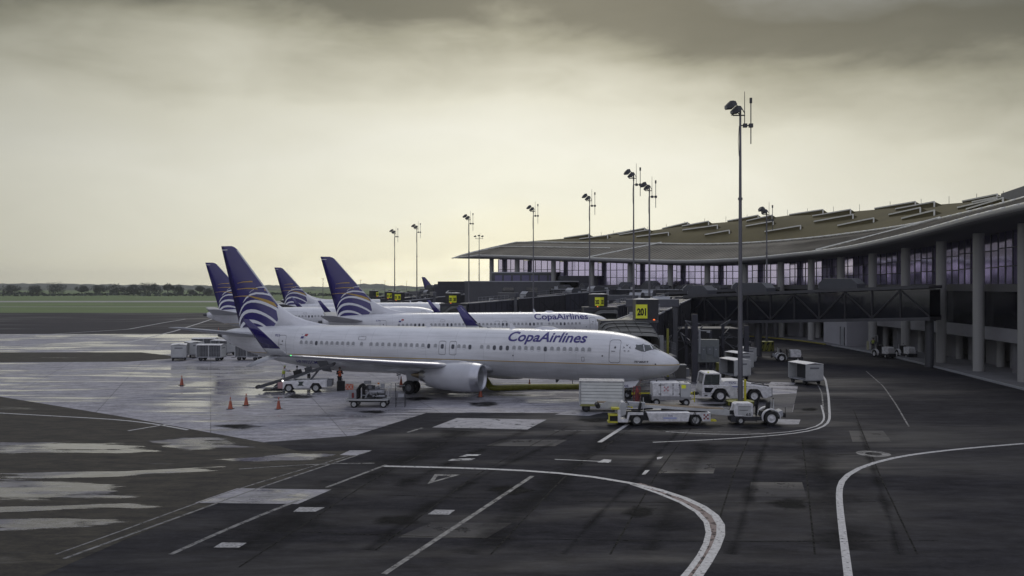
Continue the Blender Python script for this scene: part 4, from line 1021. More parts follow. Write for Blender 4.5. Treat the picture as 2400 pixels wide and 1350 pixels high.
for i in range(NT):
    A0, A1 = pn(i, 1.9, 0), pn(i + 1, 1.9, 0); d_ = A1 - A0; L = d_.length; rz = math.atan2(d_.y, d_.x); d_.normalize()
    zb, zt = 8.9, (PATH[i][2] + PATH[i + 1][2]) / 2 - .72
    if i < 3: zb = 10.2
    nc, nr = 6, 3 if i >= 3 else 2
    for c in range(nc):
        for r in range(nr):
            cx = (c + .5) / nc * L; cz = zb + (r + .5) / nr * (zt - zb)
            p = A0 + d_ * cx; p.z = cz
            o = inst('pane', paneme, TM, p + TMI, (L / nc - .07, .03, (zt - zb) / nr - .07), rz + rn.uniform(-.006, .006)); o.rotation_euler.x = rn.uniform(-.006, .006)
    for c in range(nc + 1):
        p = A0 + d_ * (c / nc * L); p.z = (zb + zt) / 2; inst('mullion', boxme, TM, p + TMI, (.10, .16, zt - zb), rz)
    for r in range(nr + 1):
        p = A0 + d_ * (L / 2); p.z = zb + r / nr * (zt - zb); inst('transom', boxme, TM, p + TMI, (L, .14, .10), rz)
def band(name, m, off, z0, z1, t0=0, t1=NT, th=.3):
    bb = MB(); T = [t0 + (t1 - t0) * k / max(1, int((t1 - t0) * 3)) for k in range(int((t1 - t0) * 3) + 1)]
    bb.loft([[pn(t, off, z0), pn(t, off + th, z0), pn(t, off + th, z1), pn(t, off, z1)] for t in T]); return tb(bb, name, m)
band('floor_slab', soff, 1.2, 8.2, 8.9, 3, NT, 8); band('floor_slab', soff, 1.2, 8.2, 10.2, 0, 3, 8)
band('lower_glazing', glassd, 2.4, 4.4, 8.2); band('header_beam', wallc, 1.9, 3.2, 4.5, 0, NT, .5)
band('back_wall', wallc, 8.5, 0, 8.2, 0, NT, .3); band('ceiling_beam', soff, 1.3, 12.3, 12.31, 0, .5, .2)
band('interior_wall', soff, 9, 8.9, 13, 0, NT, .3)
bb = MB(); bb.grid([[pn(i * .5, 1.8, None, -.78), pn(i * .5, 1.8, None, -.5)] for i in range(NT * 2 + 1)]); tb(bb, 'window_head', soff)
for i in range(6, NT):
    for f0, f1, m in ((.05, .38, wallc), (.62, .90, wallc)):
        bb = MB(); bb.loft([[pn(i + f, 4.6, 0), pn(i + f, 4.9, 0), pn(i + f, 4.9, 3.4), pn(i + f, 4.6, 3.4)] for f in (f0, (f0 + f1) / 2, f1)]); tb(bb, 'wall_panel', m)
bb = MB(); bb.b2((48.0, 126.2, .15), (51.6, 135.5, 4.45)); tb(bb, 'plant_room', mat('plant_room_wall', (.36, .36, .39), .8, var=.12, vs=.3))
bb = MB(); bb.b2((47.95, 127.0, .16), (48.05, 128.5, 2.6)); tb(bb, 'plant_room_door', lgrey)
bb = MB(); bb.b2((47.93, 126.85, .16), (47.99, 127.05, 2.8)); tb(bb, 'door_jamb', dgrey); bb = MB(); bb.b2((47.93, 128.45, .16), (47.99, 128.65, 2.8)); tb(bb, 'door_jamb', dgrey)
bb = MB(); bb.b2((47.9, 126.1, 4.42), (51.7, 135.6, 4.6)); tb(bb, 'plant_room_roof', grey)
# pavement and kerb along the building
bb = MB(); T = [i * .25 for i in range(NT * 4 + 1)]
bb.loft([[pn(t, -2.3, .0), pn(t, 9, .0), pn(t, 9, .15), pn(t, -2.3, .15)] for t in T]); tag(bb.build('pavement', concd), kind='structure')
bb = MB(); bb.loft([[pn(t, -2.55, 0), pn(t, -2.28, 0), pn(t, -2.28, .17), pn(t, -2.55, .17)] for t in T if t <= 10.2]); tag(bb.build('yellow_kerb', mat('kerb_yellow', (.24, .21, .03), .7, var=.4)), kind='structure')
bb = MB(); bb.loft([[pn(t, -2.55, 0), pn(t, -2.28, 0), pn(t, -2.28, .17), pn(t, -2.55, .17)] for t in T if t >= 10.2]); tag(bb.build('kerb', lgrey), kind='structure')

# dark service gallery with plant units in front of the middle bays
SG = empty('service_gallery', (20, 165, 0), 0, 'dark service gallery with pale-edged plant units below the violet windows, in the middle', 'gallery')
SGI = Vector((-20, -165, 0)); dkk = mat('gallery_cladding', (.024, .025, .034), .5, var=.25, vs=.4)
for k in range(9):
    t0, t1 = 2.6 + k * .5, 2.6 + (k + 1) * .5 - .02
    bb = MB(); bb.loft([[pn(t, -7.5, 4.4), pn(t, -3.9, 4.4), pn(t, -3.9, 8.0), pn(t, -7.5, 8.0)] for t in (t0, t1)]); bb.build('cladding_panel', dkk, SG, loc=SGI)
bb = MB(); bb.tube([pn(2.6 + k * .25, -7.55, 8.05) for k in range(19)], .08, 5); bb.build('roof_edge', lgrey, SG, loc=SGI)
for k in range(11):
    t = 2.8 + k * .42; p = pn(t, -6.0 + (k % 2) * 1.4, 8.0); p2_ = pn(t + .1, -6, 8.0) - pn(t, -6, 8.0); L_ = (2.6, 1.6, 3.2)[k % 3]; h_ = (1.0, 1.3, .8, .6)[k % 4]
    bb = MB(); ch = h_ * .5; bb.prism([(-L_ / 2, 0), (L_ / 2, 0), (L_ / 2, h_ * .55), (L_ / 2 - ch, h_), (-L_ / 2 + ch, h_), (-L_ / 2, h_ * .55)], 'y', -.9, .9); x = bb.build('plant_unit', mat('plant_unit_grey', (.06, .062, .072), .5, var=.25), SG, loc=p + SGI, bevel=.03); x.rotation_euler = (0, 0, math.atan2(p2_.y, p2_.x) + pi)
    bb = MB(); bb.add([(L_ / 2 + .02, -.9, h_ * .56), (L_ / 2 + .02, .9, h_ * .56), (L_ / 2 - ch + .02, .9, h_ * 1.01), (L_ / 2 - ch + .02, -.9, h_ * 1.01)], [(0, 1, 2, 3)]); bb.build('pale_louvre', offw, x, fix=False)
for k in range(14):
    t = 2.7 + k * .33; p = pn(t, -7.2, 8.0); bb = MB(); w_ = rn.uniform(.3, .9); bb.box((0, 0, w_ * .4), (w_, w_, w_ * .8)); bb.build('junction_box', rn.choice([grey, lgrey, dgrey, offw]), SG, loc=p + SGI, bevel=.02)
for k in range(8):
    p = pn(2.7 + k * .6, -7.0, 0); bb = MB(); bb.cyl((0, 0, 0), (0, 0, 4.4), .3, n=12); bb.build('gallery_column', dkk, SG, loc=p + SGI, smooth=True)
SH = empty('added_shade_block', (21.6, 99, 0), 0, 'dark windowless block added to stand for the shade below the near walkway, behind the grey cabinet', 'shade block')  # block added below the walkway, its near-black colour standing in for deep shade
bb = MB(); bb.b2((-3.6, -1.5, 0), (3.5, 3, 3.9)); bb.build('block_wall', dark2_ := mat('shade_dark_wall', (.014, .014, .018), .7, var=.4, vs=.8), SH)
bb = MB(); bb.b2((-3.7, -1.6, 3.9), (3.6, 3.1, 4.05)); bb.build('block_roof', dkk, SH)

# low wing of the terminal behind the boarding bridges at left
LW = empty('concourse_wing', (8, 195, 0), 0, 'dark low concourse block beneath the left tip of the brown roof', 'concourse block')
def lw(lo, hi, name, m, rz=0, bev=0):
    c = [(lo[i] + hi[i]) / 2 for i in range(3)]; bb = MB(); bb.box((0, 0, 0), [abs(hi[i] - lo[i]) for i in range(3)]); o = bb.build(name, m, LW, loc=(c[0] - 8, c[1] - 195, c[2]), bevel=bev); return o
dark1 = mat('dark_blue_cladding', (.028, .029, .042), .5, var=.25, vs=.4); dark2 = mat('charcoal_cladding', (.018, .018, .024), .55, var=.3, vs=.4); midg = mat('slate_cladding', (.058, .06, .068), .5, var=.2, vs=.4)
lw((-4.5, 196.2, 6), (10, 207, 11.6), 'wall_block', midg); lw((-4.6, 196.0, 11.6), (10.2, 207, 11.85), 'parapet', lgrey)
for q in range(7): lw((-3.8 + q * 2, 196.05, 9.3), (-2.2 + q * 2, 196.2, 11.1), 'window', mat('dim_violet_glass', (.10, .09, .18), .3))
lw((10.2, 186, 4), (18, 200, 10.9), 'dark_block', dark1)
lw((-10, 186, 0), (14, 196, 9.6), 'wall_block', midg); lw((-10.1, 185.9, 9.6), (14.1, 196, 9.8), 'parapet', lgrey)
lw((-18, 205, 0), (-5, 222, 8.7), 'wall_block', dark1); 
lw((-19, 225, 7), (-12, 232, 9.9), 'dark_block', dark1)
for q, (x, y) in enumerate(((-16, 206), (-9, 204), (-2, 186), (3, 186), (8, 186))): lw((x, y - .12, 6.8), (x + 2.4, y - .02, 8.4), 'window', glassd)

# ------------------------------------------------------------------ boarding bridges
tunm = dark2; tun2 = dark1
def acbox(par, o, c, L, w, h, rz, m=None):
    bb = MB(); ch = h * .55
    bb.prism([(-L / 2, 0), (L / 2, 0), (L / 2, h * .5), (L / 2 - ch, h), (-L / 2 + ch, h), (-L / 2, h * .5)], 'y', -w / 2, w / 2)
    x = bb.build('air_handling_unit', m or midg, par, loc=(c[0] - o[0], c[1] - o[1], c[2] - o[2]), bevel=.03); x.rotation_euler = (0, 0, rz)
    bb = MB(); bb.b2((-L / 2 - .02, -w / 2 - .02, h * .1), (-L / 2 - .04, w / 2 + .02, h * .45)); bb.add([(-L / 2 - .02, -w / 2, h * .52), (-L / 2 - .02, w / 2, h * .52), (-L / 2 + ch - .02, w / 2, h * 1.02), (-L / 2 + ch - .02, -w / 2, h * 1.02)], [(0, 1, 2, 3)])
    bb.build('end_plate', lgrey, x, fix=False)
    return x
def steps(bb, p0, p1, w, n):
    p0, p1 = Vector(p0), Vector(p1); d = Vector((p1.x - p0.x, p1.y - p0.y, 0)).normalized(); s_ = Vector((-d.y, d.x, 0)) * w / 2
    for i in range(n):
        p = p0.lerp(p1, (i + .5) / n); beam(bb, p - s_, p + s_, .28, .05)
    for sg in (-1, 1): beam(bb, p0 + s_ * sg, p1 + s_ * sg, .06, .22)
def rail(bb, pts, h=1.1, step=1.2, r=.025):
    for a, c in zip(pts, pts[1:]):
        a, c = Vector(a), Vector(c); n = max(1, int((c - a).length / step))
        for i in range(n + 1): q = a.lerp(c, i / n); bb.cyl(q, q + Vector((0, 0, h)), r, n=5)
        for hh in (h, h * .5): bb.cyl(a + Vector((0, 0, hh)), c + Vector((0, 0, hh)), r, n=5)
def bridge(cab, rot, term, zc, zr, gate, label, sign_rz=0, cabrz=0, twoface=True, portal_t=.32, canopy=1.0, cabw=4.6, near=False, acs=((.25, 2.6), (.7, 3.0)), postz=0):
    o = (cab[0], cab[1], 0); B_ = empty('boarding_bridge', o, 0, label, 'jet bridge', 'boarding bridges at the gates')
    O = -Vector(o)
    def bd(bb, nm, m, par=B_, **k): return bb.build(nm, m, par, loc=O, **k)
    c, r = Vector((cab[0], cab[1], zc)), Vector((rot[0], rot[1], zr)); d = (r - c).normalized(); dh = Vector((d.x, d.y, 0)).normalized(); sd = Vector((-dh.y, dh.x, 0)); L = (r - c).length; rz = math.atan2(dh.y, dh.x)
    # telescoping tunnel in three sections
    for k, (f0, f1, w, h) in enumerate(((.06, .42, 2.5, 2.7), (.36, .72, 2.75, 2.95), (.66, .97, 3.0, 3.2))):
        bb = MB(); beam(bb, c + d * L * f0, c + d * L * f1, w, h); t_ = bd(bb, 'tunnel_section', tunm if k % 2 else tun2)
        n = int(L * (f1 - f0) / 1.1)
        for sg in (-1, 1):
            bb = MB()
            for q in range(n + 1):
                p = c + d * L * (f0 + (f1 - f0) * q / n) + sd * sg * (w / 2 + .03); bb.box(p, (.10, .08, h), rz=rz)
            x = bb.build('wall_rib', tunm, t_, loc=(0, 0, 0)); 
            bb = MB(); beam(bb, c + d * L * f0 + sd * sg * (w / 2 + .03) + Vector((0, 0, h / 2 + .03)), c + d * L * f1 + sd * sg * (w / 2 + .03) + Vector((0, 0, h / 2 + .03)), .14, .13)
            bb.build('roof_trim', lgrey, t_)
            bb = MB(); beam(bb, c + d * L * f0 + sd * sg * (w / 2) - Vector((0, 0, h / 2)), c + d * L * f1 + sd * sg * (w / 2) - Vector((0, 0, h / 2)), .25, .22); bb.build('bottom_rail', dgrey, t_)
        bb = MB(); beam(bb, c + d * L * f0 + Vector((0, 0, h / 2 + .02)), c + d * L * f1 + Vector((0, 0, h / 2 + .02)), w - .2, .05); bb.build('roof_sheet', mat('wet_metal_roof', (.16, .16, .18), .25, metal=.5, var=.4, vs=.8), t_)
    # lift frame
    p = c + d * L * portal_t; bb = MB(); pw = 2.3; zt = p.z + 2.25
    for sg in (-1, 1):
        q = p + sd * sg * pw; bb.b2((q.x - .25, q.y - .25, .9), (q.x + .25, q.y + .25, zt))
    fr = bd(bb, 'lift_column', midg, bevel=.03)
    bb = MB(); a, c2 = p + sd * (pw + .4), p - sd * (pw + .4); a.z = c2.z = zt; beam(bb, a, c2, .7, .75); bd(bb, 'lift_crossbeam', mat('crossbeam_grey', (.075, .078, .092), .5, var=.2), bevel=.03)
    bb = MB(); a.z = c2.z = zt + .40; beam(bb, a, c2, .75, .05); bd(bb, 'crossbeam_cap', lgrey)
    bb = MB(); a.z = c2.z = .75; beam(bb, a, c2, .6, .45); bd(bb, 'bogie_beam', dgrey)
    for sg in (-1, 1):
        q = p + sd * sg * 1.5; q.z = .5; bb = MB(); bb.cyl(q - sd * .2, q + sd * .2, .5, n=18); w_ = bd(bb, 'wheel', black, smooth=True)
        bb = MB(); bb.cyl(q - sd * .22, q + sd * .22, .22, n=12); bb.build('rim', lgrey, w_)
    # rotunda
    bb = MB(); bb.cyl(r - Vector((0, 0, 1.7)), r + Vector((0, 0, 1.65)), 2.0, n=24); bd(bb, 'rotunda', tun2, smooth=True)
    bb = MB(); bb.cyl(r + Vector((0, 0, 1.65)), r + Vector((0, 0, 1.85)), 2.15, n=24); bd(bb, 'rotunda_roof', midg, smooth=True)
    bb = MB(); bb.cyl((r.x, r.y, 0), (r.x, r.y, r.z - 1.7), .55, n=16); bd(bb, 'rotunda_column', midg, smooth=True)
    bb = MB(); q = c + d * L * .95 + sd * -1.7; bb.b2((q.x - .22, q.y - .12, zr - 1.6), (q.x + .22, q.y + .12, zr + 1.75)); bd(bb, 'corner_post', lgrey)
    # cab
    ca = Matrix.Rotation(cabrz, 3, 'Z')
    def cp(x, y, z): return c + ca @ Vector((x, y, z))
    bb = MB(); bb.loft([[cp(-cabw / 2, 1.7, z), cp(cabw / 2, 1.7, z), cp(cabw / 2, -1.6, z), cp(-cabw / 2, -1.6, z)] for z in (-1.45, 1.35)]); cb = bd(bb, 'cab', tun2)
    bb = MB(); bb.loft([[cp(-cabw / 2 - .12, 1.8, z), cp(cabw / 2 + .12, 1.8, z), cp(cabw / 2 + .12, -1.75, z), cp(-cabw / 2 - .12, -1.75, z)] for z in (1.36, 1.55)]); bb.build('cab_roof', midg, cb)
    for q in range(3):
        bb = MB(); x0 = -cabw / 2 + .3 + q * (cabw - .6) / 3; bb.add([cp(x0, -1.63, -.3), cp(x0 + (cabw - .9) / 3, -1.63, -.3), cp(x0 + (cabw - .9) / 3, -1.63, .95), cp(x0, -1.63, .95)], [(0, 1, 2, 3)]); bb.build('cab_window', glassl, cb, fix=False)
    bb = MB(); bb.loft([[cp(-cabw / 2, -1.6, z), cp(cabw / 2, -1.6, z), cp(cabw / 2, -2.6, z), cp(-cabw / 2, -2.6, z)] for z in (-1.55, -1.4)]); bb.build('cab_floor', dgrey, cb)
    # pleated canopy
    if near:
        rows = []; npl = 12
        for k in range(npl * 2 + 1):
            f = k / (npl * 2); y = -1.5 - 4.9 * f; pl = .05 if k % 2 else -.04; z0 = 1.5 - .80 * f - .12 * f * f
            prof = [(-2.65, -.95), (-2.62, -.62), (-2.5, -.36), (-2.3, -.16), (-2.0, -.05), (-1.4, 0), (-.5, .02), (.4, 0), (1.2, -.04), (1.55, -.10), (1.72, -.28), (1.76, -.7), (1.77, -1.3), (1.78, -2.2), (1.78, -3.2)]
            rows.append([cp(x + (pl if i > 9 else -pl if i < 3 else 0) + (.25 * f if i < 6 else 0), y, z0 + z + (pl if 2 < i < 11 else 0)) for i, (x, z) in enumerate(prof)])
        bb = MB(); bb.grid(rows); bb.build('canopy', mat('canopy_fabric', (.085, .088, .085), .5, var=.3, vs=2), cb)
        for f in (.04, .30, .58, .86):
            bb = MB(); bb.tube([v + Vector((0, 0, .07)) for v in rows[int(f * npl * 2)][2:10]], .045, 6); bb.build('canopy_hoop', black, cb)
        for xo in (-1.6, -.6, .45):
            bb = MB(); bb.tube([rows[k][5 if xo < -1 else 6 if xo < 0 else 7] + Vector((0, 0, .07)) for k in range(0, 2 * npl, 2)], .03, 5); bb.build('canopy_strap', black, cb)
    elif canopy:
        rows = []; npl = 11; W0 = cabw * .92
        for k in range(npl * 2 + 1):
            f = k / (npl * 2); y = -1.6 - 3.3 * f * canopy; pl = .07 if k % 2 else -.05; drop = f * f * .35
            prof = []
            for q in range(15):
                s_ = q / 14
                if s_ < .5: x, z = -W0 / 2 - pl + (s_ / .5) * W0 * .55, -1.0 + 2.15 * math.sin(s_ / .5 * pi / 2) ** .8
                else: x = W0 * .05 + (min(1, (s_ - .5) / .28)) * W0 * .45 + pl; z = 1.15 if s_ < .78 else 1.15 - (s_ - .78) / .22 * 2.5
                prof.append(cp(x, y, z - drop + pl * .8))
            rows.append(prof)
        bb = MB(); bb.grid(rows); bb.build('canopy', mat('canopy_fabric', (.055, .058, .060), .55, var=.3, vs=2), cb)
        for f in (.15, .45, .75):
            bb = MB(); y = -1.6 - 3.3 * f * canopy; bb.tube([v + Vector((0, 0, .08)) for v in rows[int(f * npl * 2)][2:11]], .05, 6); bb.build('canopy_hoop', black, cb)
    # number box over the cab
    sx, sy, sz = cp(1.62 if near else -.2, .2, 0); bw, bh = 1.9, 1.75; R3 = Matrix.Rotation(sign_rz, 3, 'Z'); sc_ = Vector((sx, sy, c.z + 1.55))
    def sp(x, y, z): return sc_ + R3 @ Vector((x, y, z))
    bb = MB(); bb.loft([[sp(-bw / 2, -bw / 2, z), sp(bw / 2, -bw / 2, z), sp(bw / 2, bw / 2, z), sp(-bw / 2, bw / 2, z)] for z in (0, bh)]); sb = bd(bb, 'sign_box', blackm)
    bb = MB(); bb.loft([[sp(-bw / 2 - .05, -bw / 2 - .05, bh), sp(bw / 2 + .05, -bw / 2 - .05, bh), sp(bw / 2 + .05, bw / 2 + .05, bh), sp(-bw / 2 - .05, bw / 2 + .05, bh)], [sp(-.5, -.5, bh + .12), sp(.5, -.5, bh + .12), sp(.5, .5, bh + .12), sp(-.5, .5, bh + .12)]]); bb.build('box_lid', lgrey, sb)
    bb = MB(); bb.cyl(sp(0, 0, bh), sp(0, 0, bh + .30), .42, n=16); bb.build('vent_cowl', black, sb, smooth=True)
    pwid = .98 if not twoface else .80
    faces = [(0, 1)] if not twoface else [(0, 1), (1, 1)]
    for fi, _ in faces:
        Rf = Matrix.Rotation(sign_rz + (pi / 2 if fi else 0), 3, 'Z')
        def fp(x, y, z): return sc_ + Rf @ Vector((x, y, z))
        xo = (-bw / 2 - .05 if not twoface else (bw / 2 - pwid) if fi == 0 else -bw / 2)
        hh = 1.18
        bb = MB(); bb.loft([[fp(xo, -bw / 2 - .10, z), fp(xo + pwid, -bw / 2 - .10, z), fp(xo + pwid, -bw / 2 - .01, z), fp(xo, -bw / 2 - .01, z)] for z in (.15, .15 + hh)]); pl = bb.build('number_plate', signy, sb)
        v, f = text_mesh(gate, .62 if not twoface else .52, bold=.05); x0, x1 = min(q[0] for q in v), max(q[0] for q in v); k = (pwid * .78) / (x1 - x0)
        bb = MB(); bb.add([fp(xo + pwid * .11 + (x - x0) * k, -bw / 2 - .112, .15 + hh * .24 + y * (1.28 if not twoface else 1.45)) for x, y in v], f); bb.build('gate_number', black, pl, fix=False)
    bb = MB(); q = sp(.55, -bw / 2 - .05, .02); bb.cyl(q, q + Vector((0, -.12, 0)), .08, n=10); bb.build('beacon', lamp_e, sb)
    # service stair and landing beside the cab
    bb = MB(); q0 = cp(cabw / 2 + .9, .6, -1.5); steps(bb, q0 + Vector((dh.x * 5.2, dh.y * 5.2, -q0.z + .3)), q0, .9, 16); bd(bb, 'service_stair', grey)
    bb = MB(); q0 = cp(cabw / 2 + .1, 1.6, -1.5); q1 = cp(cabw / 2 + 1.7, 1.6, -1.5); q2 = cp(cabw / 2 + 1.7, -1.0, -1.5); rail(bb, [q0, q1, q2], 1.1, .35, .02); beam(bb, cp(cabw / 2 + .9, 1.7, -1.5), cp(cabw / 2 + .9, -1.1, -1.5), 1.7, .12); bd(bb, 'landing', grey)
    bb = MB(); e0 = c + d * L * .12 + sd * -1.1 + Vector((0, 0, 1.4)); rail(bb, [e0, e0 + d * L * .18], .9, .8, .02); bd(bb, 'roof_handrail', lgrey)
    for f, Lq in acs:
        q = c + d * L * f + Vector((0, 0, 1.6)); acbox(B_, o, q, Lq, 1.9, 1.0, rz)
    # roof clutter: cable tray, junction boxes, conduit
    rr_ = random.Random(gate)
    bb = MB(); q0 = c + d * L * .44 + sd * .7 + Vector((0, 0, 1.62)); beam(bb, q0, c + d * L * .95 + sd * .7 + Vector((0, 0, 1.72)), .3, .12); bd(bb, 'cable_tray', grey)
    for q in range(7):
        f = rr_.uniform(.12, .95); p = c + d * L * f + sd * rr_.uniform(-.9, .9) + Vector((0, 0, 1.55)); w_ = rr_.uniform(.25, .7); bb = MB(); bb.box(p + Vector((0, 0, w_ * .35)), (w_, w_ * .8, w_ * .7), rz=rz); bd(bb, 'junction_box', rr_.choice([grey, lgrey, offw, dgrey]))
    bb = MB(); e0 = c + d * L * .45 + sd * 1.3 + Vector((0, 0, 1.5)); rail(bb, [e0, c + d * L * .93 + sd * 1.3 + Vector((0, 0, 1.6))], .9, 1.6, .02); bd(bb, 'roof_handrail', grey)
    for q in range(3):
        f = .3 + .2 * q; p0_ = c + d * L * f - sd * 1.5 + Vector((0, 0, .6)); bb = MB(); bb.tube([p0_, p0_ + d * 2 - Vector((0, 0, 1.6)), p0_ + d * 4 - Vector((0, 0, .4))], .05, 6); bd(bb, 'slack_cable', black, smooth=True)
    # fixed walkway to the terminal
    WK = empty('fixed_walkway', (r.x, r.y, 0), 0, {'201': 'long dark glazed walkway with roof units crossing the right half in front of the columns', '202': 'dark walkway from the second boarding bridge, ending in front of the round columns', '203': 'dark walkway at the end of the long pale-edged boarding bridge', '205': 'short walkway beside the concourse block, behind the fourth boarding bridge', '207': 'short far walkway behind the leftmost yellow number', '209': 'farthest walkway stub behind the open grey portal frame'}[gate], 'walkway', 'fixed walkways')
    OW = -Vector((r.x, r.y, 0)); t_ = Vector(term); dd = (t_ - r); LL = dd.length; dn = dd.normalized(); dnh = Vector((dn.x, dn.y, 0)).normalized(); ss = Vector((-dnh.y, dnh.x, 0)); rzz = math.atan2(dnh.y, dnh.x)
    def wd(bb, nm, m, **k): return bb.build(nm, m, WK, loc=OW, **k)
    a0 = r + dn * 1.6
    bb = MB(); beam(bb, a0 - Vector((0, 0, 1.65)), t_ - Vector((0, 0, 1.65)), 3.4, .35); wd(bb, 'deck', midg if near else dark1)
    bb = MB(); beam(bb, a0 + Vector((0, 0, 1.75)), t_ + Vector((0, 0, 1.75)), 3.7, .30); wd(bb, 'roof', dark1)
    for sg in (-1, 1):
        bb = MB(); beam(bb, a0 + ss * 1.9 * sg + Vector((0, 0, 1.8)), t_ + ss * 1.9 * sg + Vector((0, 0, 1.8)), .10, .34); wd(bb, 'roof_fascia', midg)
        n = max(4, int(LL / 3.0)); seg = LL / n
        for k in range(n):
            p0 = r + dn * (1.6 + (LL - 1.6) * k / n) + ss * 1.55 * sg; p1 = r + dn * (1.6 + (LL - 1.6) * (k + 1) / n) + ss * 1.55 * sg
            bb = MB(); beam(bb, p0 + dn * .05, p1 - dn * .05, .05, 3.05); wd(bb, 'glass_panel', glassd)
            bb = MB(); beam(bb, p0 + ss * sg * .1 - Vector((0, 0, 1.5)), p0 + ss * sg * .1 + Vector((0, 0, 1.6)), .14, .14, up=Vector((dnh.x, dnh.y, 0))); wd(bb, 'upright', dark2)
            if near:
                bb = MB(); u_, l_ = Vector((0, 0, 1.55)), Vector((0, 0, -1.45)); q_ = ss * sg * .12
                beam(bb, p0 + q_ + (u_ if k % 2 else l_), p1 + q_ + (l_ if k % 2 else u_), .12, .2); wd(bb, 'truss_diagonal', dark2)
    for f in (.35, .98):
        q = r + dn * LL * f; bb = MB(); bb.cyl((q.x, q.y, 0), (q.x, q.y, q.z - 1.6), .45, n=16); wd(bb, 'support_column', midg, smooth=True)
    for f, Lq in ((.10, 3.0), (.34, 4.2), (.68, 4.6)) if near else ((.3, 3.0), (.7, 3.0)):
        q = r + dn * LL * f + Vector((0, 0, 1.92)); acbox(WK, (r.x, r.y, 0), q, Lq, 2.2, 1.25 if near else 1.1, rzz, mat('unit_grey', (.062, .066, .078), .5, var=.15))
    return B_
bridge((9.85, 75.4), (22.6, 117.5), (45.5, 94.5, 6.9), 4.3, 5.5, '201', 'near boarding bridge with yellow 201 number plate over its pleated canopy', cabw=4.6, sign_rz=.02, twoface=False, near=True, portal_t=.36, acs=((.55, 2.6),))
bridge((12.2, 122.5), (24.5, 150.0), (44.5, 147, 6.6), 4.3, 5.6, '202', 'second boarding bridge with a yellow 202 number on two sides of its box', sign_rz=-.78 + .12, acs=((.62, 2.6), (.85, 2.4)), canopy=.5)
bridge((-10.0, 152), (19, 173), (30.5, 169, 6.9), 4.2, 6.3, '203', 'third boarding bridge with a yellow 203 number and long pale roof edges', sign_rz=-.78, canopy=.5, acs=((.45, 2.6), (.75, 2.6), (.9, 2.4)))
bridge((-24, 187), (-2, 192), (4, 196, 6.9), 4.1, 6.2, '205', 'fourth boarding bridge with a small yellow 205 number left of the concourse block', sign_rz=-.78, canopy=.5, acs=((.5, 2.4), (.8, 2.4)))
bridge((-29.5, 214), (-12, 226), (-6, 225, 6.9), 4.1, 6.2, '207', 'far boarding bridge with the leftmost yellow number, 207', sign_rz=-.78, canopy=.5, acs=((.5, 2.4),))
bridge((-41, 262), (-26, 268), (-20, 262, 6.4), 4.0, 5.9, '209', 'farthest boarding bridge, an open grey portal frame standing left of the number boxes', sign_rz=.78, canopy=0, acs=())

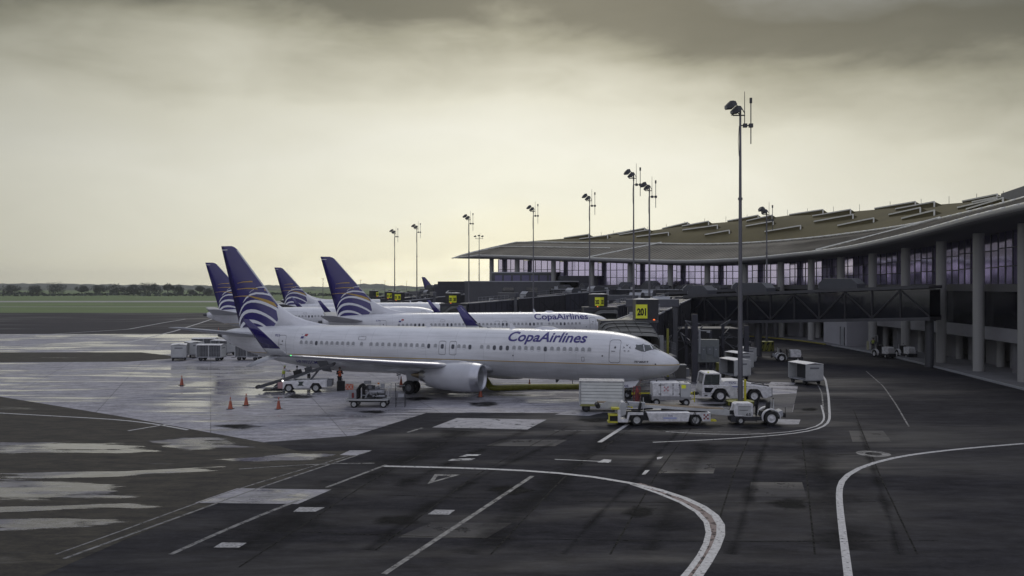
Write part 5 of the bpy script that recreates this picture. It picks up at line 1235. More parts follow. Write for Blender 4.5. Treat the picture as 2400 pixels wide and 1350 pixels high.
# ------------------------------------------------------------------ floodlight masts
mastm = mat('galvanised_mast', (.13, .13, .145), .45, metal=.3, var=.2, vs=.6)
def mast(name, x, y, h, label, style=0, r=.26, grp='floodlight masts on the stands'):
    t = empty(name, (x, y, 0), 0, label, 'floodlight mast', grp)
    b = MB(); b.cyl((0, 0, 0), (0, 0, h * .36), r, r * .82, 14); b.cyl((0, 0, h * .36), (0, 0, h * .68), r * .80, r * .6, 14); b.cyl((0, 0, h * .68), (0, 0, h - 1), r * .58, r * .42, 12)
    b.build('mast_pole', mastm, t, smooth=True)
    b = MB(); b.cyl((0, 0, .0), (0, 0, .12), r * 2.0, n=12)
    for z in (h * .36, h * .68): b.cyl((0, 0, z - .08), (0, 0, z + .08), r * .9, n=12)
    b.build('flange', mastm, t)
    b = MB()
    if style == 0:
        b.cyl((-.55, 0, h - 1.0), (.35, 0, h - 1.0), .05); b.cyl((0, 0, h - 1.3), (0, 0, h - .5), .08)
        b.tube([(-.5, -.5, h - .9), (-.5, .5, h - .9)], .04); b.tube([(-.05, -.35, h - 1.1), (-.45, -.5, h - .75)], .04); b.tube([(.25, -.3, h - .9), (.1, .1, h - .4), (-.4, 0, h - .2)], .035)
    else:
        b.tube([(-.9, 0, h - .8), (.9, 0, h - .8)], .04); b.tube([(-.7, 0, h - .8), (-.7, 0, h - .3)], .03); b.tube([(.7, 0, h - .8), (.7, 0, h - .3)], .03); b.cyl((0, 0, h - 1.3), (0, 0, h - .3), .07)
    b.build('bracket', dgrey, t)
    if style == 0: heads = [(-.74, -.45, -.34, .44), (-.64, .25, -.12, .38), (-.28, -.2, -.64, .42), (-.15, .5, -.45, .38)]
    else: heads = [(-.85, 0, -.25, .3), (0, -.1, -.1, .3), (.75, 0, -.25, .3)]
    for hx, hy, hz, s_ in heads:
        b = MB(); a = .45 if style == 0 else .25
        R_ = Matrix.Rotation(-a, 3, 'Y')
        q = Vector((hx, hy, h + hz))
        pr = [(-1.1 * s_, .75 * s_, .20 * s_), (-.1 * s_, .9 * s_, .55 * s_), (.75 * s_, .5 * s_, .32 * s_)]
        b.loft([[q + R_ @ Vector((x_, sy * w_, sz * hh)) for sy, sz in ((-1, -1), (1, -1), (1, 1), (-1, 1))] for x_, w_, hh in pr])
        hd = b.build('floodlight', dgrey, t)
        b = MB(); b.add([q + R_ @ Vector((-1.11 * s_, sy * .7 * s_, sz * .17 * s_)) for sy, sz in ((-1, -1), (1, -1), (1, 1), (-1, 1))], [(0, 1, 2, 3)]); b.build('lamp_glass', lgrey, hd, fix=False)
    if style == 0:
        b = MB(); b.cyl((0, 0, h - 1.75), (.95, 0, h - 1.75), .045); b.box((.35, 0, h - 1.75), (.28, .25, .28)); b.box((.78, 0, h - 1.75), (.28, .25, .28))
        b.cyl((.32, 0, h - 1.8), (.32, 0, h + .75), .035, .02, 6); b.cyl((.78, 0, h - 3.1), (.78, 0, h - .1), .04, n=6); b.cyl((.78, 0, h - .1), (.78, 0, h + .28), .1, n=8)
        b.build('antenna', dgrey, t)
        b = MB(); b.tube([(-r * .45, 0, h * .92), (-r * .8, 0, h * .87), (-r * .5, 0, h * .82)], .02, 5); b.build('cable', dgrey, t)
    else:
        b = MB(); b.cyl((.2, 0, h - .8), (.2, 0, h + .5), .02, n=5); b.build('antenna', dgrey, t)
    return t
def mast_px(u, vtop, h, label, style=0, r=.26):
    D = (h - H0) * F / (VH - vtop); return mast('floodlight_mast', (u - 1200) * D / F, D, h, label, style, r)
m0 = mast('floodlight_mast', (1735 - 1200) * 64.7 / F, 64.7, 22.3, 'tallest floodlight mast, right in front of the white pushback tug', r=.19)
mast_px(1485, 398, 22.4, 'tall slim floodlight mast behind the second yellow number, left one of a close pair', r=.15)
mast_px(1522, 428, 21.5, 'floodlight mast rising behind the plate 201, right one of a close pair', r=.17)
mast_px(1382, 455, 22.5, 'floodlight mast behind the lettering of the second airliner', r=.15)
mast_px(1250, 482, 22.5, 'floodlight mast in front of the left third of the glass front', r=.15)
mast_px(1099, 503, 22.5, 'floodlight mast crossing the pointed left tip of the roof', r=.17)
mast_px(1123, 551, 20, 'shorter three-headed floodlight mast behind the roof tip', 1, .16)
mast_px(977, 526, 22.5, 'right one of the two slim floodlight masts left of the terminal', r=.17)
mast_px(925, 538, 22.5, 'left one of the two slim floodlight masts left of the terminal', r=.17)
mb_ = mast('floodlight_mast', (1797 - 1200) * 119 / F, 119, 19.4, 'floodlight mast standing in a yellow and black striped drum near the kerb', r=.17)
for u, v, lb in ((757, 653, 'low distant mast standing on the grass left of the second tail'), (845, 656, 'low distant mast just right of the second tail'), (902, 658, 'low distant mast over the hills left of the slim tall mast'), (953, 659, 'low distant mast between the two slim tall masts'), (683, 653, 'low distant mast at the edge of the small middle tail'), (1040, 661, 'low distant mast right of the violet-blue tail'), (1078, 662, 'rightmost low distant mast above the dark concourse'), (1006, 660, 'low distant mast hidden behind the violet-blue tail')):
    D = (14.0 - H0) * F / (VH - v); mast('floodlight_mast', (u - 1200) * D / F, D, 14.2, lb, 1, .28, 'low masts far across the apron')
dr = empty('striped_drum', ((1797 - 1200) * 118.6 / F, 118.6, 0), 0, 'yellow and black striped concrete drum round the foot of a mast', 'mast base')
b = MB(); b.lathe([(0, .95), (1.25, .92), (1.3, .85), (1.3, .3)], ax='z', n=24); b.build('drum', dyellow, dr, smooth=True)
for q in range(9):
    t0 = 2 * pi * q / 9; b = MB(); b.add([((.965) * cos(t0 + k * .35 + w), (.965) * sin(t0 + k * .35 + w), .05 + 1.15 * k) for k, w in ((0, 0), (0, .33), (1, .33), (1, 0))], [(0, 1, 2, 3)]); b.build('black_stripe', black, dr, fix=False)
pb = empty('mast_footing', (m0.location.x, m0.location.y, 0), 0, 'round yellow and black bolted footing under the tallest mast', 'mast base')
b = MB(); b.lathe([(0, 1.0), (.30, 1.0), (.34, .9), (.34, .3)], ax='z', n=24); b.build('footing', dyellow, pb, smooth=True)
for q in range(12):
    t0 = 2 * pi * q / 12; b = MB(); b.add([(1.012 * cos(t0 + w), 1.012 * sin(t0 + w), z) for w, z in ((0, .02), (.26, .02), (.26, .28), (0, .28))], [(0, 1, 2, 3)]); b.build('black_patch', black, pb, fix=False)
b = MB(); b.cyl((.30, -.22, .3), (.30, -.22, 1.9), .08, n=10); tag(b.build('cable_guard', yellow, None, loc=(m0.location.x, m0.location.y, 0), smooth=True), 'yellow cable guard pipe strapped to the foot of the tallest mast', 'pipe')
# ------------------------------------------------------------------ ground equipment
def wheel(par, x, y, r, w, rim=lgrey, rr=.55, depth=1):
    b = MB(); b.lathe([(-w / 2, r * rr), (-w / 2, r * .86), (-w * .32, r * .97), (0, r), (w * .32, r * .97), (w / 2, r * .86), (w / 2, r * rr)], (x, y, r), ax='y', n=24)
    t = b.build('wheel', black, par, smooth=True)
    b = MB(); k = w / 2
    b.lathe([(-k * .9, r * rr), (-k * .6, r * rr * .85), (-k * .55, r * .22), (-k * .95, r * .16), (-k * .95, 0)], (x, y, r), ax='y', n=18); b.lathe([(k * .9, r * rr), (k * .6, r * rr * .85), (k * .55, r * .22), (k * .95, r * .16), (k * .95, 0)], (x, y, r), ax='y', n=18)
    b.build('rim', rim, t, smooth=True)
    return t
def flat_text(txt, par, x, y, z, h, m, name='lettering', flip=1, shear=0, bold=.02, w=None, rx=0):
    """print on a side panel that faces -y (flip=1) of the vehicle"""
    v, f = text_mesh(txt, h / .72, shear, bold); x0 = min(q[0] for q in v); k = 1 if w is None else w / (max(q[0] for q in v) - x0)
    b = MB(); b.add([(x + (q[0] - x0) * k, y, z + q[1]) for q in v], f); return b.build(name, m, par, fix=False)
def checker(par, x, y, z, s_):
    b = MB()
    for i in range(3):
        for j in range(3):
            if (i + j) % 2 == 0: b.add([(x + i * s_, y, z + j * s_), (x + (i + 1) * s_ * .98, y, z + j * s_), (x + (i + .98) * s_, y, z + (j + .98) * s_), (x + i * s_, y, z + (j + .98) * s_)], [(0, 1, 2, 3)])
    return b.build('checker_emblem', mat('maroon_print', (.20, .03, .03), .5), par, fix=False)
def place(o, u, v, rz=0):
    p = G(u, v); o.location = (p.x, p.y, 0); o.rotation_euler = (0, 0, rz); return o

# slatted box cart
def box_cart(label, slats=7, L=3.0, Wd=1.65, body=cream, base=mat('worn_yellow_frame', (.30, .30, .10), .6, var=.3), H=1.55):
    t = empty('baggage_cart', (0, 0, 0), 0, label, 'baggage cart')
    z0 = .52
    b = MB(); b.b2((-L / 2, -Wd / 2, z0 - .10), (L / 2, Wd / 2, z0)); b.b2((-L / 2 - .02, -Wd / 2 - .02, z0 - .02), (L / 2 + .02, Wd / 2 + .02, z0 + .05)); b.build('deck', base, t, bevel=.01)
    hh = (H) / slats
    for sy, nm in ((-1, 0), (1, 0)):
        for k in range(slats):
            b = MB(); b.b2((-L / 2 + .08, sy * Wd / 2 - .03, z0 + .06 + k * hh), (L / 2 - .06, sy * Wd / 2 + .03, z0 + .03 + (k + 1) * hh)); b.build('slat', body, t, bevel=.012)
        b = MB(); b.b2((-L / 2 + .08, sy * (Wd / 2 - .015) - .012, z0 + .05), (L / 2 - .06, sy * (Wd / 2 - .015) + .012, z0 + H)); b.build('backing', grey, t)
    for sx in (-1, 1):
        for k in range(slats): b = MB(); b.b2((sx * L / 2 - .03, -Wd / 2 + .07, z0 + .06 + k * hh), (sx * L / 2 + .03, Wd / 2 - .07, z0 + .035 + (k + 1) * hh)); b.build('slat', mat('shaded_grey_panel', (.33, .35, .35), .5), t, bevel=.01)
        for sy in (-1, 1): b = MB(); b.b2((sx * L / 2 - .06, sy * Wd / 2 - .06, z0), (sx * L / 2 + .06, sy * Wd / 2 + .06, z0 + H + .08)); b.build('corner_post', offw, t, bevel=.02)
    b = MB(); b.loft([[(-L / 2 - .05, y, z), (L / 2 + .05, y, z)] for y, z in ((-Wd / 2 - .06, z0 + H + .02), (-Wd / 2 - .06, z0 + H + .10), (0, z0 + H + .2), (Wd / 2 + .06, z0 + H + .10), (Wd / 2 + .06, z0 + H + .02))], closed=False, cap=False); b.prism([(-Wd / 2 - .06, z0 + H + .02), (-Wd / 2 - .06, z0 + H + .1), (0, z0 + H + .2), (Wd / 2 + .06, z0 + H + .1), (Wd / 2 + .06, z0 + H + .02)], 'x', -L / 2 - .05, L / 2 + .05); b.build('roof', whitev, t)
    for sx in (-1, 1):
        b = MB(); b.cyl((sx * L * .36, -Wd * .38, .3), (sx * L * .36, Wd * .38, .3), .05); b.box((sx * L * .36, 0, .40), (.12, Wd * .7, .10)); b.build('axle', dgrey, t)
        for sy in (-1, 1): wheel(t, sx * L * .36, sy * Wd * .42, .29, .17, dgrey, .45)
    b = MB(); b.tube([(L / 2, 0, .36), (L / 2 + .6, 0, .30)], .04); b.cyl((L / 2 + .6, 0, .22), (L / 2 + .6, 0, .38), .07); b.build('tow_bar', yellow, t)
    return t
bc = box_cart('large white slatted box cart with yellow frame below the nose of the nearest airliner'); place(bc, 1410, 963, -.10)

# open curtain-sided carts
def mesh_cart(label, mesh=True):
    t = empty('baggage_cart', (0, 0, 0), 0, label, 'baggage cart'); L, Wd, H, z0 = 2.9, 1.6, 1.35, .48
    b = MB(); b.b2((-L / 2, -Wd / 2, z0 - .09), (L / 2, Wd / 2, z0)); b.build('deck', lgrey, t, bevel=.01)
    for sx in (-1, 1):
        b = MB(); b.b2((sx * L / 2 - .025, -Wd / 2, z0), (sx * L / 2 + .025, Wd / 2, z0 + H)); b.build('end_panel', offw, t)
        b = MB(); b.b2((sx * (L / 2 + .028) - .003, -.45, z0 + .95), (sx * (L / 2 + .028) + .003, .45, z0 + 1.1)); b.build('panel_print', grey, t)
        for sy in (-1, 1): b = MB(); b.b2((sx * L / 2 - .05, sy * Wd / 2 - .05, z0), (sx * L / 2 + .05, sy * Wd / 2 + .05, z0 + H)); b.build('corner_post', offw, t)
    b = MB(); b.loft([[(-L / 2 - .06, y, z), (L / 2 + .06, y, z), (L / 2 + .06, y, z + .05), (-L / 2 - .06, y, z + .05)] for y, z in ((-Wd / 2 - .06, z0 + H), (0, z0 + H + .10), (Wd / 2 + .06, z0 + H))]); b.build('roof', whitev, t)
    b = MB(); b.b2((-L / 2 + .1, -.03, z0), (L / 2 - .1, .03, z0 + H - .05)); b.build('centre_curtain', dgrey, t)
    if mesh:
        for sy in (-1, 1):
            b = MB()
            for k in range(15): x = -L / 2 + .12 + k * (L - .24) / 14; b.b2((x - .012, sy * Wd / 2 - .012, z0), (x + .012, sy * Wd / 2 + .012, z0 + H - .05))
            for k in range(9): z = z0 + .1 + k * (H - .2) / 8; b.b2((-L / 2 + .05, sy * Wd / 2 - .01, z - .012), (L / 2 - .05, sy * Wd / 2 + .01, z + .012))
            b.build('safety_net', lgrey, t)
            b = MB(); b.b2((-.05, sy * Wd / 2 - .03, z0), (.05, sy * Wd / 2 + .03, z0 + H)); b.build('centre_post', offw, t)
    for sx in (-1, 1):
        b = MB(); b.cyl((sx * L * .34, -Wd * .36, .26), (sx * L * .34, Wd * .36, .26), .04); b.box((sx * L * .34, 0, .36), (.1, Wd * .6, .08)); b.build('axle', dgrey, t)
        for sy in (-1, 1): wheel(t, sx * L * .34, sy * Wd * .42, .25, .15, dgrey, .45)
    b = MB(); b.tube([(-L / 2, 0, .36), (-L / 2 - .8, 0, .25)], .035); b.build('tow_bar', dgrey, t)
    return t
mc = mesh_cart('netted baggage cart with its open side to the camera, front of the left cart group'); place(mc, 495, 845, -.04); mc['group'] = 'baggage carts left of the nearest airliner'
for u, v, rz, lb in ((420, 844, -1.25, 'leftmost baggage cart, its blank pale end wall facing the camera'), (455, 837, -1.0, 'baggage cart half hidden between the leftmost and the netted one'), (525, 832, -.5, 'baggage cart behind the right end of the netted one'),
                     (585, 844, -.12, 'netted baggage cart partly hidden under the tail of the nearest airliner'), (480, 826, .1, 'rear baggage cart showing only its long white roof')):
    c = copy_tree(mc); c['label'] = lb; place(c, u, v, rz)
mc2 = mesh_cart('single white baggage cart standing apart beside the road at right', mesh=False); place(mc2, 1888, 899, -1.35); mc2['group'] = 'baggage carts right of the pushback tug'
for u, v, lb in ((1722, 888, 'foremost baggage cart of the train behind the tallest mast'), (1732, 868, 'second baggage cart of the train behind the tallest mast'), (1741, 853, 'last baggage cart of the train behind the tallest mast')):
    c = copy_tree(mc2); c['label'] = lb; place(c, u, v, -1.32)

# pushback tug, nose with the cab at -x
def pushback():
    t = empty('pushback_tug', (0, 0, 0), 0, 'long white pushback tug with a glazed cab at its left end', 'pushback tug', None)
    W2 = 1.25
    def arch(x0, x1, zb, zt): return [(x0, zb), (x0 + .25, zt - .25), (x0 + .5, zt), (x1 - .5, zt), (x1 - .22, zt - .25), (x1, zb)]
    prof = [(-2.60, .42)] + [(-1.95, .42)] + [(-1.90, .55), (-1.62, 1.06), (-1.45, 1.16), (-1.0, 1.16), (-.82, 1.06), (-.55, .55), (-.50, .34), (.62, .34), (.66, .60), (.92, 1.05), (1.1, 1.12), (1.55, 1.10), (1.75, .95), (1.95, .45), (2.0, .34), (2.2, .36), (2.62, .55), (2.60, 1.20), (2.45, 1.28), (1.2, 1.42), (-2.50, 1.42), (-2.62, .9)]
    b = MB(); b.prism(prof, 'y', -W2, W2); b.build('body', whitev, t, bevel=.03)
    b = MB(); b.prism([(-1.30, 1.42), (-.95, 1.72), (-.75, 1.78), (.15, 1.78), (.55, 1.70), (1.3, 1.5), (2.35, 1.33), (2.35, 1.30), (1.2, 1.42)], 'y', -1.0, 1.0); b.build('engine_cover', whitev, t, bevel=.04)
    for sy in (-1, 1):
        b = MB(); b.prism([(-1.88, .5), (-1.6, 1.04), (-1.44, 1.13), (-1.0, 1.13), (-.84, 1.04), (-.57, .5)], 'y', sy * (W2 - .35), sy * (W2 - .34)); b.build('wheel_arch', blackm, t)
    # cab
    fr = [(-2.55, 1.42), (-2.40, 2.30), (-2.33, 2.38), (-1.25, 2.38), (-1.18, 2.32), (-1.22, 1.42)]
    b = MB(); b.prism([(-2.40, 2.30), (-2.33, 2.42), (-1.25, 2.42), (-1.15, 2.30)], 'y', -1.12, 1.12); b.build('cab_roof', whitev, t, bevel=.03)
    for sy in (-1, 1):
        for (xa, za), (xb, zb2) in (((-2.53, 1.42), (-2.38, 2.32)), ((-1.22, 1.42), (-1.20, 2.32)), ((-1.85, 1.42), (-1.85, 1.46))):
            b = MB(); beam(b, (xa, sy * 1.08, za), (xb, sy * 1.08, zb2), .10, .12, up=Vector((0, 1, 0))); b.build('cab_pillar', whitev, t)
        b = MB(); b.prism([(-2.47, 1.50), (-2.36, 2.26), (-1.30, 2.26), (-1.30, 1.50)], 'y', sy * 1.05, sy * 1.06); b.build('side_window', glassl, t)
        b = MB(); b.prism([(-1.92, 1.50), (-1.90, 2.26), (-1.86, 2.26), (-1.86, 1.50)], 'y', sy * 1.06, sy * 1.075); b.build('window_bar', dgrey, t)
        b = MB(); b.prism([(-2.42, .95), (-2.44, 1.22), (-1.75, 1.22), (-1.82, 1.08), (-1.98, .82), (-2.36, .82)], 'y', sy * (W2 + .001), sy * (W2 + .012)); b.build('lower_window', glassd, t)
        b = MB(); b.b2((-2.42, sy * W2 - .012, .52), (-2.2, sy * W2 + .012, .62)); b.build('recess', black, t)
        b = MB(); b.tube([(-2.58, sy * (W2 + .01), .72), (-1.98, sy * (W2 + .01), .70)], .014, 5); b.tube([(-1.78, sy * (W2 + .01), .76), (-1.98, sy * (W2 + .01), .70)], .014, 5); b.build('door_seam', black, t)
        b = MB(); b.b2((-1.72, sy * W2 - .015, 1.28), (-1.5, sy * W2 + .015, 1.31)); b.build('door_handle', black, t)
    b = MB(); b.add([(-2.5, -1.0, 1.5), (-2.5, 1.0, 1.5), (-2.37, 1.0, 2.26), (-2.37, -1.0, 2.26)], [(0, 1, 2, 3)]); b.build('windscreen', glassl, t, fix=False)
    b = MB(); b.add([(-1.24, -1.0, 1.5), (-1.24, 1.0, 1.5), (-1.20, 1.0, 2.26), (-1.20, -1.0, 2.26)], [(0, 1, 2, 3)]); b.build('rear_window', glassl, t, fix=False)
    b = MB(); b.b2((-2.1, -.35, 1.2), (-1.6, .35, 1.65)); b.b2((-1.65, -.35, 1.6), (-1.52, .35, 2.1)); b.build('seat', black, t, bevel=.04)
    b = MB(); b.cyl((-2.05, -.8, 2.42), (-2.05, -.8, 2.52), .05); b.build('beacon', signy, t)
    b = MB(); b.cyl((.35, -.2, 1.75), (.35, -.2, 2.0), .03); b.cyl((.35, -.2, 2.0), (.35, -.2, 2.14), .07); b.build('exhaust_stack', black, t)
    b = MB(); b.prism([(1.15, 1.50), (2.48, 1.27), (2.48, 1.38), (1.2, 1.60)], 'y', -.95, -.75); b.prism([(1.15, 1.50), (2.48, 1.27), (2.48, 1.38), (1.2, 1.60)], 'y', .55, .95); b.build('rear_grille', black, t)
    b = MB(); b.b2((2.60, -1.2, .45), (2.68, 1.2, 1.22)); b.build('bumper', grey, t, bevel=.02)
    b = MB(); b.cyl((2.66, 0, .6), (2.9, 0, .6), .06); b.box((2.92, 0, .6), (.1, .22, .22)); b.cyl((-2.6, 0, .6), (-2.85, 0, .6), .06); b.box((-2.8, 0, .6), (.14, .2, .2)); b.build('hitch', black, t)
    for x in (-1.22, 1.32):
        for sy in (-1, 1): wheel(t, x, sy * (W2 - .22), .48, .40, whitev, .55)
    flat_text('TUG', t, -.55, -1.005, 1.53, .16, textblue, w=.52); flat_text('TUG', t, .02, -W2 - .004, .62, .13, dgrey, w=.36)
    checker(t, .02, -W2 - .004, .84, .10)
    b = MB(); b.add([(-.35, -W2 - .004, 1.30), (.75, -W2 - .004, 1.30), (.75, -W2 - .004, 1.36), (-.35, -W2 - .004, 1.36)], [(0, 1, 2, 3)]); b.add([(-.25, -W2 - .004, 1.20), (.5, -W2 - .004, 1.20), (.5, -W2 - .004, 1.23), (-.25, -W2 - .004, 1.23)], [(0, 1, 2, 3)]); b.build('blue_stripe', mat('blue_print', (.06, .08, .35), .4), t, fix=False)
    return t
pt = pushback(); place(pt, 1718, 938, -.02)
for ch in pt.children:
    if not ch.name.startswith('wheel') or ch.name.startswith('wheel_arch'): ch.scale.z = .90

# small tractor, bonnet at -x
def tractor(label, num='65'):
    t = empty('baggage_tractor', (0, 0, 0), 0, label, 'baggage tractor', 'small open tractors')
    b = MB(); b.prism([(-1.42, .52), (-1.52, .8), (-1.45, 1.28), (-1.30, 1.36), (-.42, 1.36), (-.30, 1.30), (-.30, .60), (-.45, .5)], 'y', -.42, .42); b.build('bonnet', whitev, t, bevel=.03)
    b = MB(); b.b2((-1.25, -.445, .62), (-.42, -.425, 1.18)); b.build('bonnet_panel', offw, t, bevel=.01)
    b = MB(); b.b2((-1.2, -.46, 1.13), (-.45, -.43, 1.15)); b.b2((-1.15, -.46, .90), (-.62, -.43, .93)); b.build('louvre', dgrey, t)
    b = MB(); b.b2((-.86, -.475, .50), (-.36, -.447, .80)); b.build('number_plate', offw, t); flat_text(num, t, -.74, -.48, .57, .17, black, 'fleet_number', w=.3)
    b = MB(); b.prism([(-1.5, .25), (-1.45, .52), (1.4, .52), (1.4, .38), (.4, .30), (-.3, .25)], 'y', -.48, .48); b.build('chassis', blackm, t, bevel=.02)
    b = MB(); b.prism([(-1.68, .18), (-1.70, .55), (-1.55, .6), (-1.42, .42), (-1.35, .18)], 'y', -.55, .55); b.build('front_bumper', blackm, t, bevel=.02)
    b = MB(); b.tube([(-1.58, -.3, .5), (-1.66, -.3, .95), (-1.5, -.3, 1.3)], .045); b.build('exhaust_pipe', whitev, t, smooth=True)
    b = MB(); b.b2((-.35, -.40, .50), (-.28, .40, 1.30)); b.build('dashboard', offw, t)
    b = MB(); b.tube([(-.25, 0, .95), (.05, 0, 1.35)], .025); b.lathe([(-.015, .19), (.015, .19), (.015, .16), (-.015, .16)], (0, 0, 0), ax='x', n=16)
    o = b.build('steering_column', black, t)
    for i, v in enumerate(o.data.vertices):
        if abs(v.co.x) < .03 and v.co.z < .3 and abs(v.co.y) < .2 and v.index >= 24: v.co = Vector((.05, 0, 1.35)) + Matrix.Rotation(.7, 3, 'Y') @ v.co
    b = MB(); b.b2((.22, -.28, .72), (.70, .28, .84)); b.prism([(.60, .84), (.72, 1.42), (.86, 1.42), (.78, .80)], 'y', -.27, .27); b.build('seat', black, t, bevel=.04)
    b = MB(); b.b2((.2, -.25, .5), (.75, .25, .72)); b.build('seat_base', dgrey, t)
    for sy in (-1, 1):
        pr = []; cx, cz = .80, .47
        for q in range(13): a = radians(200 - q * 17.5); pr.append((cx + .58 * cos(a), cz + .56 * sin(a)))
        for q in range(12, -1, -1): a = radians(200 - q * 17.5); pr.append((cx + .54 * cos(a), cz + .52 * sin(a)))
        b = MB(); b.prism(pr, 'y', sy * .40, sy * .72); b.build('fender', whitev, t)
        wheel(t, .80, sy * .58, .44, .26, whitev, .60); wheel(t, -1.08, sy * .46, .26, .18, offw, .5)
    b = MB(); b.tube([(1.02, -.3, .8), (1.02, -.3, 1.62), ], .035); b.tube([(1.02, .3, .8), (1.02, .3, 1.55)], .03); b.build('roll_bar', offw, t)
    b = MB(); b.cyl((1.0, -.3, 1.6), (1.0, -.3, 1.68), .04); b.build('beacon', black, t)
    b = MB(); b.prism([(1.22, .48), (1.22, .80), (1.55, .92), (1.60, .62), (1.5, .5)], 'y', -.45, .45); b.build('tail_plate', lgrey, t, bevel=.02)
    b = MB(); b.cyl((1.58, 0, .55), (1.82, 0, .55), .04); b.b2((1.72, -.09, .42), (1.86, .09, .68)); b.cyl((1.84, 0, .4), (1.84, 0, 1.05), .018); b.build('hitch', black, t)
    return t
tr = tractor('small white tractor with the number 65 in front of the tallest mast'); place(tr, 1772, 993, -.03)
tr2 = copy_tree(tr); tr2['label'] = 'small open tractor seen side-on beyond the single baggage cart'; place(tr2, 1845, 847, pi - .05)
tr3 = copy_tree(tr); tr3['label'] = 'tractor parked on the pavement facing the camera beside a white curved bar'; place(tr3, 2070, 838, pi / 2 + .25)
tr4 = copy_tree(tr); tr4['label'] = 'tractor at the far right beyond the one facing the camera'; place(tr4, 2122, 838, pi / 2 + .1)

# low conveyor truck
def conveyor():
    t = empty('conveyor_truck', (0, 0, 0), 0, 'low white conveyor truck with open driving place and long belt boom, nearest vehicle', 'belt loader')
    W2 = .95
    prof = [(-2.60, .28), (-2.62, 1.18), (-2.36, 1.34), (-2.30, 1.30), (-2.46, 1.02), (-2.44, .48), (-2.08, .48), (-2.0, .82), (-1.35, .80), (-1.12, .80), (-.92, .30)]
    b = MB(); b.prism([(-2.60, .22), (-2.62, 1.0), (-2.44, 1.0), (-2.44, .42), (-2.06, .42), (-1.98, .84), (-1.02, .84), (-1.02, .68), (-1.86, .68), (-2.0, .22)], 'y', -W2, -W2 + .10); b.prism([(-2.60, .22), (-2.62, 1.0), (-2.44, 1.0), (-2.44, .42), (-2.06, .42), (-1.98, .84), (-1.02, .84), (-1.02, .68), (-1.86, .68), (-2.0, .22)], 'y', W2 - .1, W2); b.b2((-2.62, -W2 + .02, .22), (-2.5, W2 - .02, 1.0)); b.b2((-2.5, -W2 + .1, .22), (-2.0, W2 - .1, .3)); b.build('front_body', whitev, t, bevel=.015)
    b = MB(); b.prism([(-2.58, 1.0), (-2.38, 1.45), (-2.22, 1.48), (-2.05, 1.35), (-2.1, .7), (-2.44, .55)], 'y', -W2 + .12, .1); b.build('dash_cowl', offw, t, bevel=.02)
    b = MB(); b.tube([(-2.2, -.4, 1.3), (-2.0, -.4, 1.42)], .02); n = 16; b.tube([(-1.98 + .12 * cos(2 * pi * i / n), -.4 + .19 * sin(2 * pi * i / n), 1.42 - .16 * cos(2 * pi * i / n)) for i in range(n + 1)], .018, 5); b.build('steering_wheel', black, t)
    b = MB(); b.b2((-1.7, -.75, .84), (-1.2, -.2, .95)); b.prism([(-1.30, .95), (-1.18, 1.42), (-1.08, 1.42), (-1.15, .9)], 'y', -.72, -.25); b.build('seat', black, t, bevel=.03)
    b = MB(); b.tube([(-.98, -.6, .85), (-.98, -.6, 1.75)], .025); b.build('post', offw, t)
    b = MB(); b.prism([(-.62, .28), (-.80, .82), (1.9, .84), (1.78, .28)], 'y', -W2, W2); b.build('body', whitev, t, bevel=.02)
    b = MB(); b.prism([(-2.0, .3), (-1.98, .78), (-.7, .78), (-.6, .3)], 'y', -W2 + .3, W2 - .3); b.prism([(1.75, .3), (1.85, .78), (3.0, .78), (3.0, .3)], 'y', -W2 + .3, W2 - .3); b.build('wheel_well', blackm, t)
    b = MB(); b.prism([(2.68, .30), (2.60, .50), (2.45, .72), (1.9, .72), (1.88, .84), (3.18, .84), (3.15, .30)], 'y', -W2, -W2 + .08); b.prism([(2.68, .30), (2.60, .50), (2.45, .72), (1.9, .72), (1.88, .84), (3.18, .84), (3.15, .30)], 'y', W2 - .08, W2); b.b2((3.08, -W2, .30), (3.18, W2, .84)); b.build('rear_body', whitev, t, bevel=.01)
    for x in (-1.42, 2.25):
        for sy in (-1, 1): wheel(t, x, sy * (W2 - .16), .37, .27, offw, .58)
    b = MB(); b.b2((-3.18, -W2, .62), (-2.62, -.2, .72)); b.b2((-3.22, -W2, .18), (-2.62, -.2, .28)); b.b2((-3.2, -W2, .2), (-3.12, -W2 + .08, .7)); b.b2((-3.0, -W2 + .1, 1.0), (-2.5, -.2, 1.12)); b.build('yellow_step', mat('bright_yellow_frame', (.50, .47, .04), .5, var=.2), t, bevel=.01)
    b = MB(); b.b2((-3.1, -W2 + .1, .3), (-2.64, -.25, .6)); b.build('battery_box', black, t)
    b = MB(); b.b2((3.18, -W2 + .1, .28), (3.55, -.3, .36)); b.build('rear_step', yellow, t)
    # belt boom: rises a little to the left
    a, c = Vector((-3.9, .2, 1.28)), Vector((4.3, .2, .86))
    for y in (-.42, .42):
        b = MB(); beam(b, a + Vector((1.0, y, .0)), c + Vector((-.6, y, 0)), .07, .16); b.build('boom_rail', offw, t)
    b = MB(); beam(b, a + Vector((.1, 0, .08)), c + Vector((-.1, 0, .08)), .78, .04); b.build('belt', mat('worn_belt', (.16, .12, .08), .8, var=.5), t)
    b = MB(); b.prism([(-3.75, 1.15), (-3.2, 1.48), (-1.9, 1.34), (-1.9, 1.12), (-2.6, .98), (-3.4, 1.0)], 'y', -.30, -.24); b.build('boom_head', offw, t, bevel=.01)
    b = MB(); b.cyl((-3.8, -.3, 1.14), (-3.8, .7, 1.14), .15, n=14); b.build('head_roller', black, t, smooth=True)
    b = MB(); b.prism([(3.2, .66), (3.2, .98), (4.7, .92), (4.75, .60), (4.4, .56)], 'y', -.28, -.22); b.prism([(3.2, .66), (3.2, .98), (4.7, .92), (4.75, .60), (4.4, .56)], 'y', .62, .68); b.build('boom_tail', offw, t, bevel=.01)
